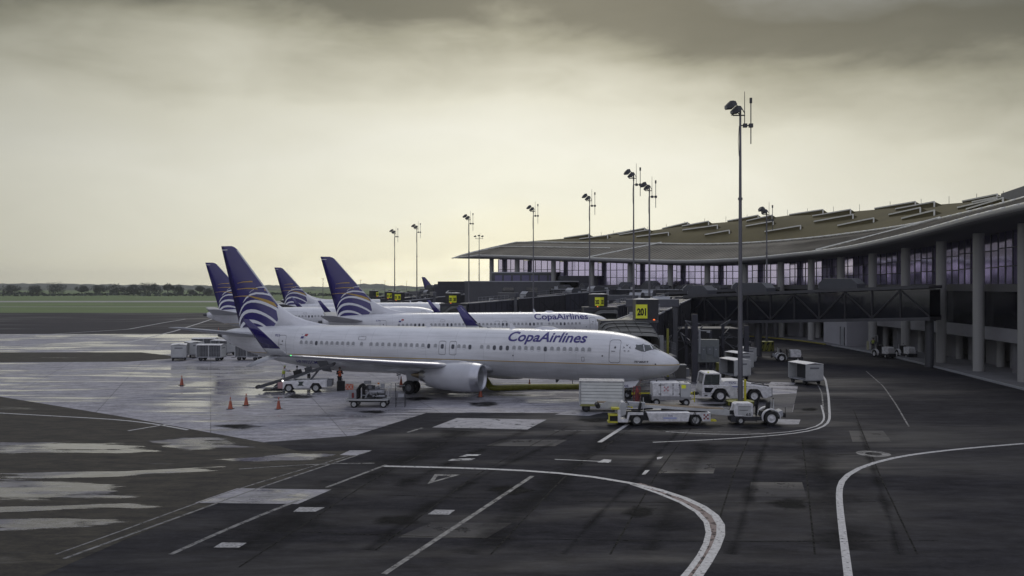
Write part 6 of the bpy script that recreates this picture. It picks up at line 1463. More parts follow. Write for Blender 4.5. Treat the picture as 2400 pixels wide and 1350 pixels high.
    b = MB(); b.cyl((4.7, -.3, .76), (4.7, .7, .76), .14, n=14); b.b2((4.5, -.3, .64), (4.9, -.2, .9)); b.build('tail_roller', black, t, smooth=True)
    b = MB(); b.cyl((-1.9, .0, 1.30), (-.8, .0, 1.24), .13, n=14); b.build('hydraulic_cylinder', lgrey, t, smooth=True)
    b = MB(); b.tube([(2.15, -W2 - .02, .86), (2.05, -W2 - .03, .5), (2.2, -W2 - .03, .15), (2.3, -W2 - .03, .5), (2.2, -W2 - .02, .86)], .018, 5); b.tube([(3.2, -.5, .85), (3.3, -.5, .5), (3.25, -.4, .7)], .02, 5); b.build('hanging_hose', black, t)
    checker(t, 2.72, -W2 - .004, .42, .11)
    b = MB(); b.b2((.22, -W2 - .006, .44), (1.05, -W2 - .003, .55)); b.build('blue_stripe', mat('pale_blue_print', (.36, .40, .62), .4), t); flat_text('TUG', t, .5, -W2 - .006, .60, .11, textblue, w=.3)
    b = MB(); b.tube([(-1.6 + .0, -.3, .9), (-.3, .1, .95)], .05); b.tube([(.2, -.3, .95), (1.8, .2, .98)], .05); b.build('cable_bundle', black, t)
    return t
cv = conveyor(); place(cv, 1541, 993, -.015)

# ground power unit on a trailer
def gpu():
    t = empty('ground_power_unit', (0, 0, 0), 0, 'white ground power unit on a four-wheel trailer between the box cart and the tug', 'power unit')
    b = MB(); b.prism([(-1.42, .72), (-1.42, 1.62), (-1.32, 1.70), (-.02 + .55, 1.72), (.55, .72)], 'y', -.72, .72); b.build('canopy', whitev, t, bevel=.03)
    b = MB(); b.prism([(.60, .62), (.57, 1.62), (.7, 1.68), (1.36, 1.66), (1.40, 1.58), (1.28, .62)], 'y', -.76, .76); b.build('engine_housing', offw, t, bevel=.04)
    for x in (-.85, .05): b = MB(); b.b2((x - .01, -.735, .74), (x + .01, -.722, 1.68)); b.build('door_seam', dgrey, t)
    for x in (-.95, -.85, .05, .5):
        for z in (.85, 1.5): b = MB(); b.b2((x - .035, -.74, z), (x + .035, -.722, z + .08)); b.build('latch', black, t)
    b = MB(); b.b2((.66, -.775, 1.30), (.98, -.765, 1.56)); b.build('warning_label', signy, t)
    b = MB(); b.b2((-1.5, -.7, .42), (1.4, .7, .72)); b.build('chassis', steel, t, bevel=.02)
    for x in (-1.15, 1.0):
        for sy in (-1, 1): wheel(t, x, sy * .66, .28, .2, offw, .5)
    b = MB(); b.tube([(1.4, 0, .45), (1.75, 0, .40)], .04); b.b2((1.7, -.05, .2), (1.76, .05, 1.05)); b.build('tow_bar', yellow, t)
    checker(t, -.62, -.727, 1.08, .12).data.materials[0] = mat('pink_print', (.45, .22, .24), .5)
    flat_text('TLD', t, -.8, -.727, 1.50, .10, dgrey, w=.24); flat_text('GPU 4000', t, -.02 + .15, -.727, 1.16, .07, lgrey, w=.36)
    b = MB(); b.cyl((-1.0, .2, 1.7), (-1.0, .2, 1.82), .04); b.cyl((1.1, 0, 1.66), (1.1, 0, 1.72), .12); b.build('cap', dgrey, t)
    return t
gp = gpu(); place(gp, 1572, 949, -.02)
# tow bar between the nose gear and the tug
tbp = G(1560, 932); o = empty('tow_bar', (0, 0, 0), 0, 'long yellow tow bar from the nose wheel to the pushback tug', 'tow bar')
b = MB(); p0, p1 = Vector((9.2, 68.0, .42)), Vector((14.0, 66.9, .60)); b.cyl(p0, p1, .10, n=12); b.build('bar', yellow, o, smooth=True)
b = MB(); b.cyl(p1 - Vector((.25, 0, 0)), p1 + Vector((.1, 0, 0)), .13, n=12); b.cyl(p0, p0 - Vector((.3, -.05, 0)), .14, n=10); b.build('coupling', black, o, smooth=True)
for q in (.25, .5):
    b = MB(); pp = p0.lerp(p1, q); b.cyl(pp + Vector((0, -.25, -.25)), pp + Vector((0, .25, -.25)), .16, n=14); b.build('wheel', black, o, smooth=True)

# nitrogen / fire bottle cart in red
o = empty('bottle_trolley', (0, 0, 0), 0, 'small red trolley with hoses standing by the box cart', 'trolley'); place(o, 1493, 950)
b = MB(); b.cyl((0, 0, .25), (0, 0, 1.15), .16, .14, 14); b.lathe([(1.15, .14), (1.28, .06), (1.34, .05)], ax='z', n=12); b.build('bottle', red, o, smooth=True)
b = MB(); b.tube([(-.22, .1, .1), (-.25, .1, 1.35), (.25, .1, 1.35), (.22, .1, .1)], .03); b.tube([(-.2, -.1, .8), (.2, -.1, .8)], .03); b.build('frame', red, o)
b = MB(); pts = [(.12 * cos(q * .7) + .02, -.18, .65 + .28 * sin(q * .7)) for q in range(20)]; b.tube(pts, .025, 5); b.tube([(0, -.05, 1.3), (.25, -.1, 1.75), (.3, -.1, 1.9)], .02, 5); b.build('hose', mat('faded_red_hose', (.16, .06, .06), .6), o)
wheel(o, -.2, 0, .16, .08, dgrey); wheel(o, .2, 0, .16, .08, dgrey)
b = MB(); b.box((.55, .3, .35), (.8, .5, .7)); tag(b.build('wheel_bin', black, None, loc=(o.location.x + .3, o.location.y + .6, 0), bevel=.06), 'low black bin right of the red trolley', 'bin')

# big yellow air duct on the ground
def hose(pts, r, name, label, cat):
    P_ = [Vector(p) for p in pts]; Q = []
    for i in range(len(P_) - 1):
        n = max(2, int((P_[i + 1] - P_[i]).length / .18))
        for k in range(n): Q.append(P_[i].lerp(P_[i + 1], k / n))
    for _ in range(6): Q = [Q[0]] + [(Q[i - 1] + Q[i] * 2 + Q[i + 1]) / 4 for i in range(1, len(Q) - 1)] + [Q[-1]]
    b = MB(); rings = []
    for i, q in enumerate(Q):
        t = (Q[min(i + 1, len(Q) - 1)] - Q[max(0, i - 1)]).normalized(); u = t.cross(Vector((0, 0, 1))).normalized(); w = u.cross(t); rr = r * (1 + .05 * (i % 2) + .04 * sin(i * .37))
        rings.append([q + u * rr * cos(2 * pi * k / 12) + w * rr * sin(2 * pi * k / 12) * .85 for k in range(12)])
    b.loft(rings); return tag(b.build(name, dyellow, None, smooth=True), label, cat)
g0, g1, g2, g3_ = G(1133, 914), G(1150, 918), G(1240, 914), G(1350, 914)
hose([(g0.x, g0.y + .2, 1.1), (g0.x + .25, g0.y, .75), (g1.x, g1.y, .28), (g2.x, g2.y, .27), (g3_.x, g3_.y, .27), (g3_.x + 2.5, g3_.y + 1.5, .27), (g3_.x + 4.6, g3_.y + 2.5, .3), (g3_.x + 6.5, g3_.y + 5, .6)], .28, 'air_duct', 'thick dull yellow air duct lying under the belly of the nearest airliner', 'air duct')

# traffic cones
def cone():
    t = empty('traffic_cone', (0, 0, 0), 0, '', 'traffic cone', 'orange traffic cones round the nearest airliner')
    b = MB(); b.b2((-.22, -.22, 0), (.22, .22, .04)); b.build('cone_base', black, t, bevel=.01)
    b = MB(); b.lathe([(.04, .17), (.55, .075), (.86, .032), (.88, .0)], ax='z', n=16); b.build('cone_body', orange, t, smooth=True)
    b = MB(); b.lathe([(.60, .068), (.72, .052)], ax='z', n=16); b.build('reflective_collar', mat('grimy_white_collar', (.35, .30, .27), .5), t, smooth=True)
    return t
c0 = cone(); first = True
for u, v, lb in ((426, 903, 'lone cone at the far left on the wet concrete'), (540, 959, 'left one of the three cones before the wing tip'), (577, 950, 'middle and rearmost of the three cones before the wing tip'), (653, 959, 'right one of the three cones before the wing tip'),
                 (940, 905, 'cone standing left of the main wheels'), (1241, 913, 'cone beside the yellow air duct'), (1126, 931, 'cone under the lip of the engine'), (512, 778, 'far cone under the tail of the airliner at left')):
    c = c0 if first else copy_tree(c0); first = False; c['label'] = lb; place(c, u, v, random.uniform(0, 1.5))

# striped wheel board
for u, v, lb in ((935, 889, 'small black and white striped board behind the main wheels'), (1342, 900, 'small red and white striped board near the box cart')):
    o = empty('striped_board', (0, 0, 0), 0, lb, 'warning board', None); place(o, u, v)
    b = MB(); b.b2((-.03, -.02, 0), (.03, .02, .75)); b.build('stand', dgrey, o)
    b = MB(); b.b2((-.22, -.035, .3), (.22, -.02, .95)); bo = b.build('board', whitev, o)
    for k in range(4): b = MB(); b.add([(-.21, -.038, .32 + k * .15), (.21, -.038, .48 + k * .15), (.21, -.038, .56 + k * .15 if k < 3 else .94), (-.21, -.038, .40 + k * .15)], [(0, 1, 2, 3)]); b.build('stripe', black if u < 1000 else red, bo, fix=False)

# belt loader at the aft hold
def loader():
    t = empty('belt_loader', (0, 0, 0), 0, 'white belt loader with its dark belt raised to the open aft hold', 'belt loader')
    b = MB(); b.prism([(-1.0, .28), (-1.02, .90), (-.2, .95), (2.6, 1.02), (2.62, .40), (2.2, .40), (1.95, .75), (1.45, .75), (1.2, .36), (-.05, .33), (-.25, .7), (-.7, .7), (-.9, .28)], 'y', -.9, .9); b.build('body', whitev, t, bevel=.03)
    b = MB(); b.prism([(-.95, .3), (2.2, .35), (2.2, .85), (-.95, .85)], 'y', -.6, .6); b.build('chassis', blackm, t)
    for x in (-.48, 1.70):
        for sy in (-1, 1): wheel(t, x, sy * .74, .36, .24, offw, .6)
    b = MB(); b.b2((-2.6, -.7, .12), (-1.0, .7, .22)); b.prism([(-2.0, .2), (-1.0, .3), (-1.0, .9), (-1.4, .8)], 'y', -.5, .5); b.build('foot_frame', blackm, t)
    b = MB(); b.b2((-1.35, -.92, .35), (-.95, -.86, .85)); b.build('red_label', mat('pinkish_plate', (.35, .2, .2), .5), t)
    b = MB(); b.add([(.25, -.905, .55), (.55, -.905, .55), (.75, -.905, .9), (.45, -.905, .9)], [(0, 1, 2, 3)]); b.add([(.25, -.906, .9), (.42, -.906, .9), (.75, -.906, .55), (.6, -.906, .55)], [(0, 1, 2, 3)]); b.build('cross_emblem', mat('green_print', (.03, .045, .04), .5), t, fix=False)
    b = MB(); b.b2((2.62, -.85, .45), (3.0, .85, .95)); b.build('rear_bumper', grey, t, bevel=.02)
    a, c = Vector((-3.1, 0, .42)), Vector((3.1, 0, 2.25)); d_ = (c - a)
    b = MB(); beam(b, a, c, .85, .10); b.build('belt', black, t)
    for y in (-.48, .48): b = MB(); beam(b, a + Vector((0, y, -.05)), c + Vector((0, y, -.05)), .08, .22); b.build('boom_rail', dgrey, t)
    b = MB(); beam(b, a + Vector((1.2, -.53, -.10)), a + d_ * .72 + Vector((0, -.53, -.10)), .03, .04); b.build('pale_edge', offw, t)
    for f, x0 in ((.55, -.2), (.80, 1.2)):
        b = MB(); p = a + d_ * f; beam(b, (x0, -.4, .95), (p.x, -.4, p.z - .1), .08, .1, up=Vector((0, 1, 0))); beam(b, (x0, .4, .95), (p.x, .4, p.z - .1), .08, .1, up=Vector((0, 1, 0))); b.build('lift_arm', grey, t)
    b = MB(); b.cyl(a + Vector((0, -.5, 0)), a + Vector((0, .5, 0)), .13, n=12); b.cyl(c + Vector((0, -.5, 0)), c + Vector((0, .5, 0)), .12, n=12); b.build('roller', black, t, smooth=True)
    b = MB(); b.tube([(.0, .55, 1.0), (.0, .55, 2.0)], .03); b.box((0, .55, 2.0), (.14, .1, .16)); b.build('mirror_post', black, t)
    b = MB(); b.cyl((-.95, -.95, .95), (-.95, -.95, 1.03), .05); b.build('lamp', white_e, t)
    return t
ld = loader(); place(ld, 694, 917, .10)
for i, (f, col_, lb) in enumerate(((.52, black, 'black suitcase riding low on the belt loader'), (.66, dgrey, 'dark grey bag higher up on the belt loader'))):
    p = Vector((-3.1, 0, .42)).lerp(Vector((3.1, 0, 2.25)), f); q = Matrix.Rotation(.10, 3, 'Z') @ p + ld.location
    b = MB(); b.box((0, 0, .22), (.62 - i * .1, .42, .38 - i * .06), ry=-.28); b.box((-.08, 0, .44 - i * .04), (.2, .04, .05), ry=-.28)
    tag(b.build('suitcase', col_, None, loc=q, bevel=.04), lb, 'suitcase')

# air start cart
def startcart():
    t = empty('air_start_cart', (0, 0, 0), 0, 'open service cart packed with tanks and pipes and an orange crossed flag, below the wing', 'service cart')
    b = MB(); b.b2((-1.55, -.72, .52), (1.45, .72, .62)); b.b2((-1.62, -.74, .42), (-1.45, .74, .62)); b.build('deck', offw, t, bevel=.01)
    b = MB(); b.b2((-1.4, -.5, .38), (1.3, -.4, .52)); b.b2((-1.4, .4, .38), (1.3, .5, .52)); b.build('frame_rail', dgrey, t)
    for x in (-1.0, 1.12):
        for sy in (-1, 1): wheel(t, x, sy * .62, .26, .18, offw, .62)
    b = MB(); b.b2((-1.42, -.6, .62), (-.85, .6, 1.28)); b.build('fuel_tank', lgrey, t, bevel=.04)
    b = MB(); b.cyl((-1.08, -.66, .72), (-1.08, -.66, 1.08), .08, n=10); b.build('fire_bottle', red, t, smooth=True)
    for y in (-.5, -.2, .1, .4): b = MB(); b.tube([(-.78, y, .64), (-.78, y, 1.30), (-.55, y, 1.62), (-.38, y, 1.45), (-.38, y, .64)], .07, 8); b.build('bent_pipe', black, t, smooth=True)
    b = MB(); b.cyl((-.25, -.1, 1.05), (1.15, -.1, 1.05), .26, n=18); b.build('turbine_casing', steel, t, smooth=True)
    b = MB(); b.cyl((.1, -.55, 1.12), (1.15, -.55, 1.12), .10, n=12); b.cyl((.3, -.6, .85), (1.2, -.6, .85), .07, n=10); b.tube([(.1, -.55, 1.12), (-.1, -.55, .95), (-.2, -.5, .7)], .06, 8); b.build('air_pipe', lgrey, t, smooth=True)
    b = MB(); b.b2((-.25, -.5, .64), (.5, .5, .82)); b.b2((.6, -.4, .64), (1.2, .4, .8)); b.b2((-.3, .1, 1.25), (.35, .5, 1.5)); b.build('gearbox', dgrey, t, bevel=.02)
    b = MB(); b.cyl((.0, .25, 1.3), (.0, .25, 1.55), .22, n=14); b.cyl((.45, -.1, 1.3), (.75, -.1, 1.42), .14, n=12); b.build('intake', grey, t, smooth=True)
    b = MB(); b.b2((.78, .1, 1.32), (1.05, .4, 1.62)); b.b2((-.45, .2, 1.60), (.0, .6, 1.82)); b.build('control_box', lgrey, t, bevel=.01)
    b = MB(); b.cyl((.62, .2, 1.6), (.62, .2, 1.72), .07); b.build('beacon', mat('amber_lens', (.6, .2, .03), .3), t)
    b = MB(); b.b2((-1.62, -.6, 1.30), (-1.06, -.56, 1.70)); fl = b.build('orange_flag', mat('orange_cloth', (.55, .13, .06), .8), t)
    b = MB()
    for x0 in (-1.58, -1.34): beam(b, (x0, -.605, 1.33), (x0 + .22, -.605, 1.67), .05, .05, up=Vector((0, 1, 0))); beam(b, (x0 + .22, -.607, 1.33), (x0, -.607, 1.67), .05, .05, up=Vector((0, 1, 0)))
    b.build('white_cross', mat('pale_pink_tape', (.55, .38, .34), .7), fl)
    b = MB(); b.tube([(1.42, -.6, .62), (1.5, -.6, 1.6)], .03); b.tube([(-.6, .6, 1.62), (1.45, .6, 1.68)], .02); b.tube([(1.42, .6, .62), (1.5, .6, 1.68)], .03); b.build('handrail', offw, t)
    for q in range(14):
        b2_ = random.uniform(-.2, 1.2); b = MB(); z = random.uniform(.64, 1.2); b.tube([(b2_, -.66, z), (b2_ + random.uniform(-.3, .3), -.68, z + random.uniform(-.25, .3)), (b2_ + random.uniform(-.4, .4), -.5, z)], .022, 5); b.build('hydraulic_line', black if q % 2 else lgrey, t)
    return t
sc2 = startcart(); place(sc2, 866, 953, -.02)
o = empty('step_ladder', (0, 0, 0), 0, 'dark grey steel step ladder right of the service cart', 'ladder'); place(o, 938, 955)
b = MB(); [b.tube([(x, 0, 0), (x, .0, 1.75 if x < 0 else 1.25)], .028, 6) for x in (-.33, .33)]; [b.tube([(x, .6, 0), (x, .1, 1.3)], .02, 6) for x in (-.33, .33)]; b.build('frame', dgrey, o)
for z in (.18, .42, .72, 1.02, 1.55): b = MB(); b.b2((-.33, -.03, z), (.33, .10, z + .035)); b.build('rung', grey, o)
b = MB(); b.b2((-.15, -.04, .75), (.28, -.03, 1.0)); b.build('tray', lgrey, o)
b = MB(); b.box((0, 0, .42), (.62, .34, .80)); b.tube([(-.12, .1, .8), (-.12, .1, 1.0), (.12, .1, 1.0), (.12, .1, .8)], .02, 6)
p = G(799, 916); tag(b.build('service_case', black, None, loc=(p.x, p.y, 0), bevel=.04), 'tall black case standing before the worker in the orange vest', 'case')

# cabinets and clutter under the near bridge
def P3(u, v, D): return Vector(((u - 1200) * D / F, D, H0 + (VH - v) * D / F))
o = empty('electrical_cabinet', (18.6, 84.5, 0), 0, 'big grey electrical cabinet on legs under the near walkway', 'electrical cabinet')
b = MB(); b.b2((-1.2, -.4, 1.45), (1.2, .5, 3.62)); b.build('housing', mat('cabinet_grey', (.14, .155, .155), .55, var=.15), o, bevel=.02)
for x0, x1, z0, z1 in ((-.55, -.05, 1.7, 2.95), (.02, .56, 2.2, 2.98), (.66, 1.12, 1.9, 2.95)): b = MB(); b.b2((x0, -.47, z0), (x1, -.40, z1)); dd_ = b.build('cabinet_door', mat('cabinet_door_grey', (.115, .13, .14), .5), o, bevel=.01); b = MB(); b.b2(((x0 + x1) / 2 - .07, -.48, z1 - .3), ((x0 + x1) / 2 + .07, -.47, z1 - .22)); b.build('label_plate', lgrey, dd_)
b = MB(); [b.b2((x - .06, -.3, 0), (x + .06, -.18, 1.45)) for x in (-.7, 0, .7)]; b.build('leg', dgrey, o)
b = MB(); b.cyl((-.72, -.62, 2.3), (-.72, -.62, 4.6), .10, n=10); b.tube([(-.72, -.62, 4.5), (.1, -.62, 4.45)], .04); b.box((.12, -.62, 4.4), (.3, .2, .22)); b.build('duct_post', lgrey, o)
b = MB(); b.b2((-1.18, -.6, 1.9), (-.85, -.4, 2.3)); b.build('green_box', mat('dull_green_box', (.07, .11, .09), .6), o)
o = empty('equipment_box', (15.7, 83.5, 0), 0, 'low olive-grey box with pale lid right of the nose tip', 'equipment box')
b = MB(); b.b2((-.95, -.5, 0), (.75, .6, 1.25)); b.build('housing', mat('olive_grey_box', (.085, .083, .078), .6), o, bevel=.02); b = MB(); b.b2((-.98, -.53, 1.25), (.78, .63, 1.31)); b.build('lid', lgrey, o); b = MB(); b.b2((.78, -.4, .2), (1.05, .2, .95)); b.tube([(.85, -.45, 1.0), (.9, -.45, 1.15)], .03); b.build('side_unit', grey, o); b = MB(); b.b2((-.1, -.51, .03), (-.08, -.50, 1.24)); b.build('door_seam', dgrey, o)
b = MB(); b.b2((-.7, -.4, .0), (.7, .4, .8)); p = G(1695, 868); tag(b.build('yellow_bin', dyellow, None, loc=(p.x, p.y, 0), bevel=.05), 'dull yellow box in the dark left of the cart train', 'box')
for (x, y, w, z1) in ((16.6, 80, .5, 6.2), (24.5, 92, .45, 4.6), (20.3, 90, .3, 4.2)): b = MB(); b.b2((-w / 2, -w / 2, 0), (w / 2, w / 2, z1)); tag(b.build('bridge_post', dark1, None, loc=(x, y, 0)), {16.6: 'dark square post right of the nose, under the near boarding bridge', 24.5: 'dark post left of the cart train, under the walkway', 20.3: 'thin dark post behind the electrical cabinet'}[x], 'post', None)
o = empty('yellow_bollard_post', (12.95, 73.2, 0), 0, 'tall thin yellow post right of the pleated canopy', 'post'); b = MB(); b.b2((-.09, -.09, 1.2), (.09, .09, 5.2)); b.build('post_shaft', dyellow, o); b = MB(); b.cyl((0, 0, 0), (0, 0, 1.2), .12); b.build('post_foot', dgrey, o)
b = MB(); b.b2((-.5, -.05, 2.0), (.55, .05, 4.6)); tag(b.build('grey_panel', lgrey, None, loc=(12.2, 74.0, 0)), 'pale grey steel panel beside the canopy of the near boarding bridge', 'panel')
b = MB(); b.cyl((11.95, 73.75, 4.15), (11.95, 73.9, 4.15), .38, n=20); tag(b.build('round_cover', black, None, smooth=True), 'round black cover in front of the pale grey panel', 'cover')
# clutter of pipes in the dark below the walkway
o = empty('pipe_rack', (20, 96, 0), 0, 'rack of pipes and cable trays in the shade below the near walkway', 'pipe rack')
rn = random.Random(3)
for q in range(26):
    x, z = rn.uniform(-6, 6), rn.uniform(2.2, 4.6); b = MB(); b.tube([(x, rn.uniform(-2, 2), z), (x + rn.uniform(-2, 2), rn.uniform(-2, 2), z + rn.uniform(-.8, .8)), (x + rn.uniform(-.5, .5), 0, z - rn.uniform(.3, 2))], rn.uniform(.03, .09), 6); b.build('pipe', rn.choice([dark1, grey, dgrey, midg]), o, smooth=True)
for x in (-5, -1, 3): b = MB(); b.b2((x - .15, -.15, 0), (x + .15, .15, 4.6)); b.build('rack_post', dark1, o)
# dark service van with a lit lamp behind the tall mast
o = empty('service_van', (0, 0, 0), 0, 'dark service van with one lit headlight behind the tallest mast', 'van'); place(o, 1738, 822, 0)
b = MB(); b.prism([(-.9, .45), (-.95, 1.0), (-.80, 1.95), (.8, 1.95), (.95, 1.0), (.9, .45)], 'y', -1.2, 1.6); b.build('body', mat('dark_green_paint', (.02, .035, .035), .4), o, bevel=.05); b = MB(); b.b2((-.75, -1.23, 1.15), (.75, -1.2, 1.8)); b.build('windscreen', glassd, o)
for x in (-.7, .7): b = MB(); b.cyl((x, -1.22, .75), (x, -1.26, .75), .10, n=12); b.build('headlight', white_e if x < 0 else lgrey, o); wheel(o, x, -.8, .32, .2); wheel(o, x, 1.1, .32, .2)
b = MB(); b.b2((-.9, -1.25, .42), (.9, -1.15, .6)); b.build('bumper', lgrey, o)
# curved white bar and green rolls at the right kerb
o = empty('curved_bar_stand', (0, 0, 0), 0, 'white curved pipe stand by the column at the right kerb', 'pipe stand'); place(o, 2036, 822)
b = MB(); b.tube([(-.1, 0, 0), (-.1, 0, 1.0), (.15, 0, 1.7), (.5, 0, 2.0), (1.2, 0, 2.05), (1.25, 0, 1.2)], .05, 8); b.build('bar', offw, o, smooth=True); b = MB(); b.b2((-.22, -.1, 0), (0, .1, 1.3)); b.build('stand_foot', mat('pale_yellow_plate', (.45, .44, .28), .6), o)

# ------------------------------------------------------------------ people
def skinned(name, pts, edges, rad, m, par):
    me = bpy.data.meshes.new(name); me.from_pydata(pts, edges, []); me.materials.append(m)
    o = bpy.data.objects.new(name, me); COL.objects.link(o); o.parent = par
    md = o.modifiers.new('skin', 'SKIN'); md.use_smooth_shade = True
    if not me.skin_vertices: me.skin_vertices.new()
    for i, r in enumerate(rad): me.skin_vertices[0].data[i].radius = r if isinstance(r, tuple) else (r, r)
    me.skin_vertices[0].data[0].use_root = True
    s_ = o.modifiers.new('sub', 'SUBSURF'); s_.levels = 1; s_.render_levels = 2
    return o
def person(loc, rz, label, top, vest, trousers, hairm, pose='stand', helmet=None, lean=0.0):
    t = empty('person', loc, rz, label, 'person')
    def q(x, y, z):   # lean the upper body forward (+x) about the hips
        if z > .95 and lean: dz = z - .95; return (x + dz * sin(lean), y, .95 + dz * cos(lean) - x * sin(lean) * 0)
        return (x, y, z)
    J = dict(pel=(0, 0, .95), spi=(0, 0, 1.15), che=(0, 0, 1.35), nec=(0, 0, 1.50), hd0=(.01, 0, 1.60), hd1=(.015, 0, 1.70), hl=(0, .10, .90), hr=(0, -.10, .90), kl=(.03, .11, .50), kr=(.02, -.11, .50), al=(0, .12, .09), ar=(-.02, -.12, .09), tl=(.15, .14, .04), tr=(.13, -.14, .04),
             sl=(0, .19, 1.44), sr=(0, -.19, 1.44))
    if pose == 'phone': J.update(el=(.08, .27, 1.18), wl=(.26, .16, 1.28), er=(.05, -.28, 1.17), wr=(.26, -.12, 1.33))
    elif pose == 'reach': J.update(el=(.22, .25, 1.30), wl=(.45, .18, 1.32), er=(.22, -.25, 1.28), wr=(.46, -.16, 1.26), kl=(.15, .11, .50), al=(.10, .12, .09), tl=(.25, .14, .04))
    else: J.update(el=(-.02, .27, 1.16), wl=(.08, .27, .93), er=(-.02, -.27, 1.16), wr=(.08, -.27, .93))
    J = {k: q(*v) for k, v in J.items()}
    def chain(names, eds, rads, nm, m, par=t): return skinned(nm, [J[n] for n in names], [(names.index(a), names.index(b_)) for a, b_ in eds], rads, m, par)
    body = chain(['pel', 'spi', 'che', 'nec', 'hd0', 'hd1', 'hl', 'hr', 'kl', 'kr', 'al', 'ar', 'tl', 'tr', 'sl', 'sr', 'el', 'wl', 'er', 'wr'],
                 [('pel', 'spi'), ('spi', 'che'), ('che', 'nec'), ('nec', 'hd0'), ('hd0', 'hd1'), ('pel', 'hl'), ('pel', 'hr'), ('hl', 'kl'), ('hr', 'kr'), ('kl', 'al'), ('kr', 'ar'), ('al', 'tl'), ('ar', 'tr'), ('che', 'sl'), ('che', 'sr'), ('sl', 'el'), ('el', 'wl'), ('sr', 'er'), ('er', 'wr')],
                 [.12, .12, .13, .055, .085, .085, .08, .08, .055, .055, .038, .038, .035, .035, .055, .055, .042, .03, .042, .03], 'body', skin)
    chain(['pel', 'hl', 'hr', 'kl', 'kr', 'al', 'ar'], [('pel', 'hl'), ('pel', 'hr'), ('hl', 'kl'), ('hr', 'kr'), ('kl', 'al'), ('kr', 'ar')], [.145, .10, .10, .078, .078, .07, .07], 'trousers', trousers)
    chain(['che', 'spi', 'pel', 'sl', 'sr', 'el', 'er', 'wl', 'wr'], [('che', 'spi'), ('spi', 'pel'), ('che', 'sl'), ('che', 'sr'), ('sl', 'el'), ('sr', 'er'), ('el', 'wl'), ('er', 'wr')], [(.15, .13), .145, .14, .075, .075, .058, .058, .045, .045], 'shirt', top)
    if vest: chain(['che', 'spi', 'pel', 'sl', 'sr'], [('che', 'spi'), ('spi', 'pel'), ('che', 'sl'), ('che', 'sr')], [(.17, .155), .165, .155, .085, .085], 'vest', vest)
    for s_, a in (('l', 'al'), ('r', 'ar')):
        p = Vector(J[a]); b = MB(); b.prism([(-.08, 0), (-.08, .11), (.05, .11), (.20, .05), (.20, 0)], 'y', -.05, .05); b.build('shoe', black, t, loc=(p.x, p.y, 0), bevel=.02)
        w = Vector(J['w' + s_]); e = Vector(J['e' + s_]); d_ = (w - e).normalized(); sd_ = d_.cross(Vector((0, 0, 1))).normalized() if abs(d_.z) < .95 else Vector((0, 1, 0))
        b = MB(); b.cyl(w, w + d_ * .09, .032, .036, 8)
        for k in range(4): f0 = w + d_ * .085 + sd_ * (k - 1.5) * .018; f1 = f0 + d_ * (.04 + .006 * (k in (1, 2))); b.cyl(f0, f1, .009, .008, 6); b.cyl(f1, f1 + (d_ * .5 - Vector((0, 0, .8))).normalized() * .03, .008, .006, 6)
        b.cyl(w + d_ * .03 + sd_ * .03, w + d_ * .075 + sd_ * .055, .010, .008, 6); b.build('hand', skin, t, smooth=True)
    h = Vector(J['hd1']); hz = Vector(J['hd0']); b = MB(); b.lathe([(-.02, .096), (.03, .098), (.07, .085), (.10, .05), (.112, .0)], (0, 0, 0), ax='z', n=14); b.build('helmet' if helmet else 'hair', helmet or hairm, t, smooth='all', loc=h + Vector((-.01, 0, -.01)))
    b = MB(); b.cyl(h + Vector((.075, 0, -.02)), h + Vector((.105, 0, -.045)), .013, .016, 6); b.build('nose', skin, t, smooth=True)
    for y in (-.03, .03): b = MB(); b.box(h + Vector((.086, y, .0)), (.012, .022, .010)); b.build('eye', black, t)
    b = MB(); b.box(h + Vector((.08, 0, -.075)), (.012, .04, .008)); b.build('mouth', mat('lips', (.16, .06, .05), .5), t)
    for y in (-.088, .088): b = MB(); b.box(h + Vector((-.005, y, -.02)), (.03, .014, .05)); b.build('ear', skin, t, bevel=.005)
    return t
hiviz = mat('orange_vest', (.65, .13, .05), .8, var=.1); hivy = mat('lime_vest', (.40, .46, .07), .8, var=.1); darkc = mat('dark_clothing', (.02, .02, .025), .9); palec = mat('pale_shirt', (.45, .46, .50), .9, var=.1); hair = mat('black_hair', (.012, .010, .009), .8)
p = G(796, 909); per = person((p.x, p.y, 0), -1.0, 'worker in an orange vest holding a phone behind the tall black case', darkc, hiviz, darkc, hair, 'phone')
b = MB(); q = Matrix.Rotation(-1.0, 3, 'Z') @ Vector((.38, .0, 1.34)); b.box((0, 0, 0), (.02, .09, .15)); o = b.build('phone', black, None, loc=(p.x + q.x, p.y + q.y, q.z)); o.rotation_euler = (0, 0, -1.0); tag(o, 'small dark phone held by the worker in the orange vest', 'phone')
p = G(664, 904); person((p.x, p.y, 0), .35, 'worker in a lime vest and pale shirt behind the low end of the belt loader', palec, hivy, palec, hair, 'reach', helmet=mat('dull_lime_cap', (.32, .36, .16), .7), lean=.15)
p = G(722, 900); person((p.x, p.y, .22), .1, 'dark-clothed worker with lime stripes bending over the upper part of the belt loader', darkc, hivy, darkc, hair, 'reach', lean=.45)
p = G(2046, 826); person((p.x, p.y, .15), 1.0, 'worker in a bright lime vest by the column at the right kerb', darkc, mat('bright_lime_vest', (.22, .27, .04), .8), darkc, hair, 'stand', lean=.3)

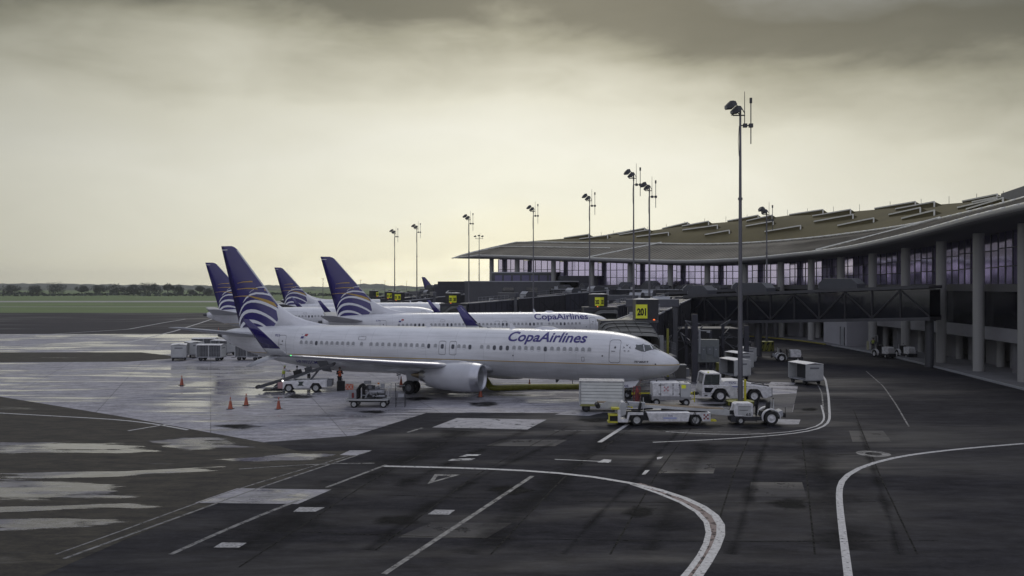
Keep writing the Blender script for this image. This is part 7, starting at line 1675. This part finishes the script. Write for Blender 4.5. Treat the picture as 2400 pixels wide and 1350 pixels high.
# ------------------------------------------------------------------ haze
hz = MB(); hz.b2((-4200, -150, -1.0), (4200, 3400, 60)); ho = hz.build('haze', [mat('haze_air', (.5, .5, .5))]); ho['kind'] = 'stuff'
hm = MATS['haze_air']; nt = hm.node_tree; nt.nodes.clear(); pv = N(nt, 'ShaderNodeVolumePrincipled'); pv.inputs['Density'].default_value = .00011; pv.inputs['Color'].default_value = (.95, .96, .98, 1); pv.inputs['Anisotropy'].default_value = .2
out = N(nt, 'ShaderNodeOutputMaterial'); nt.links.new(pv.outputs[0], out.inputs['Volume'])
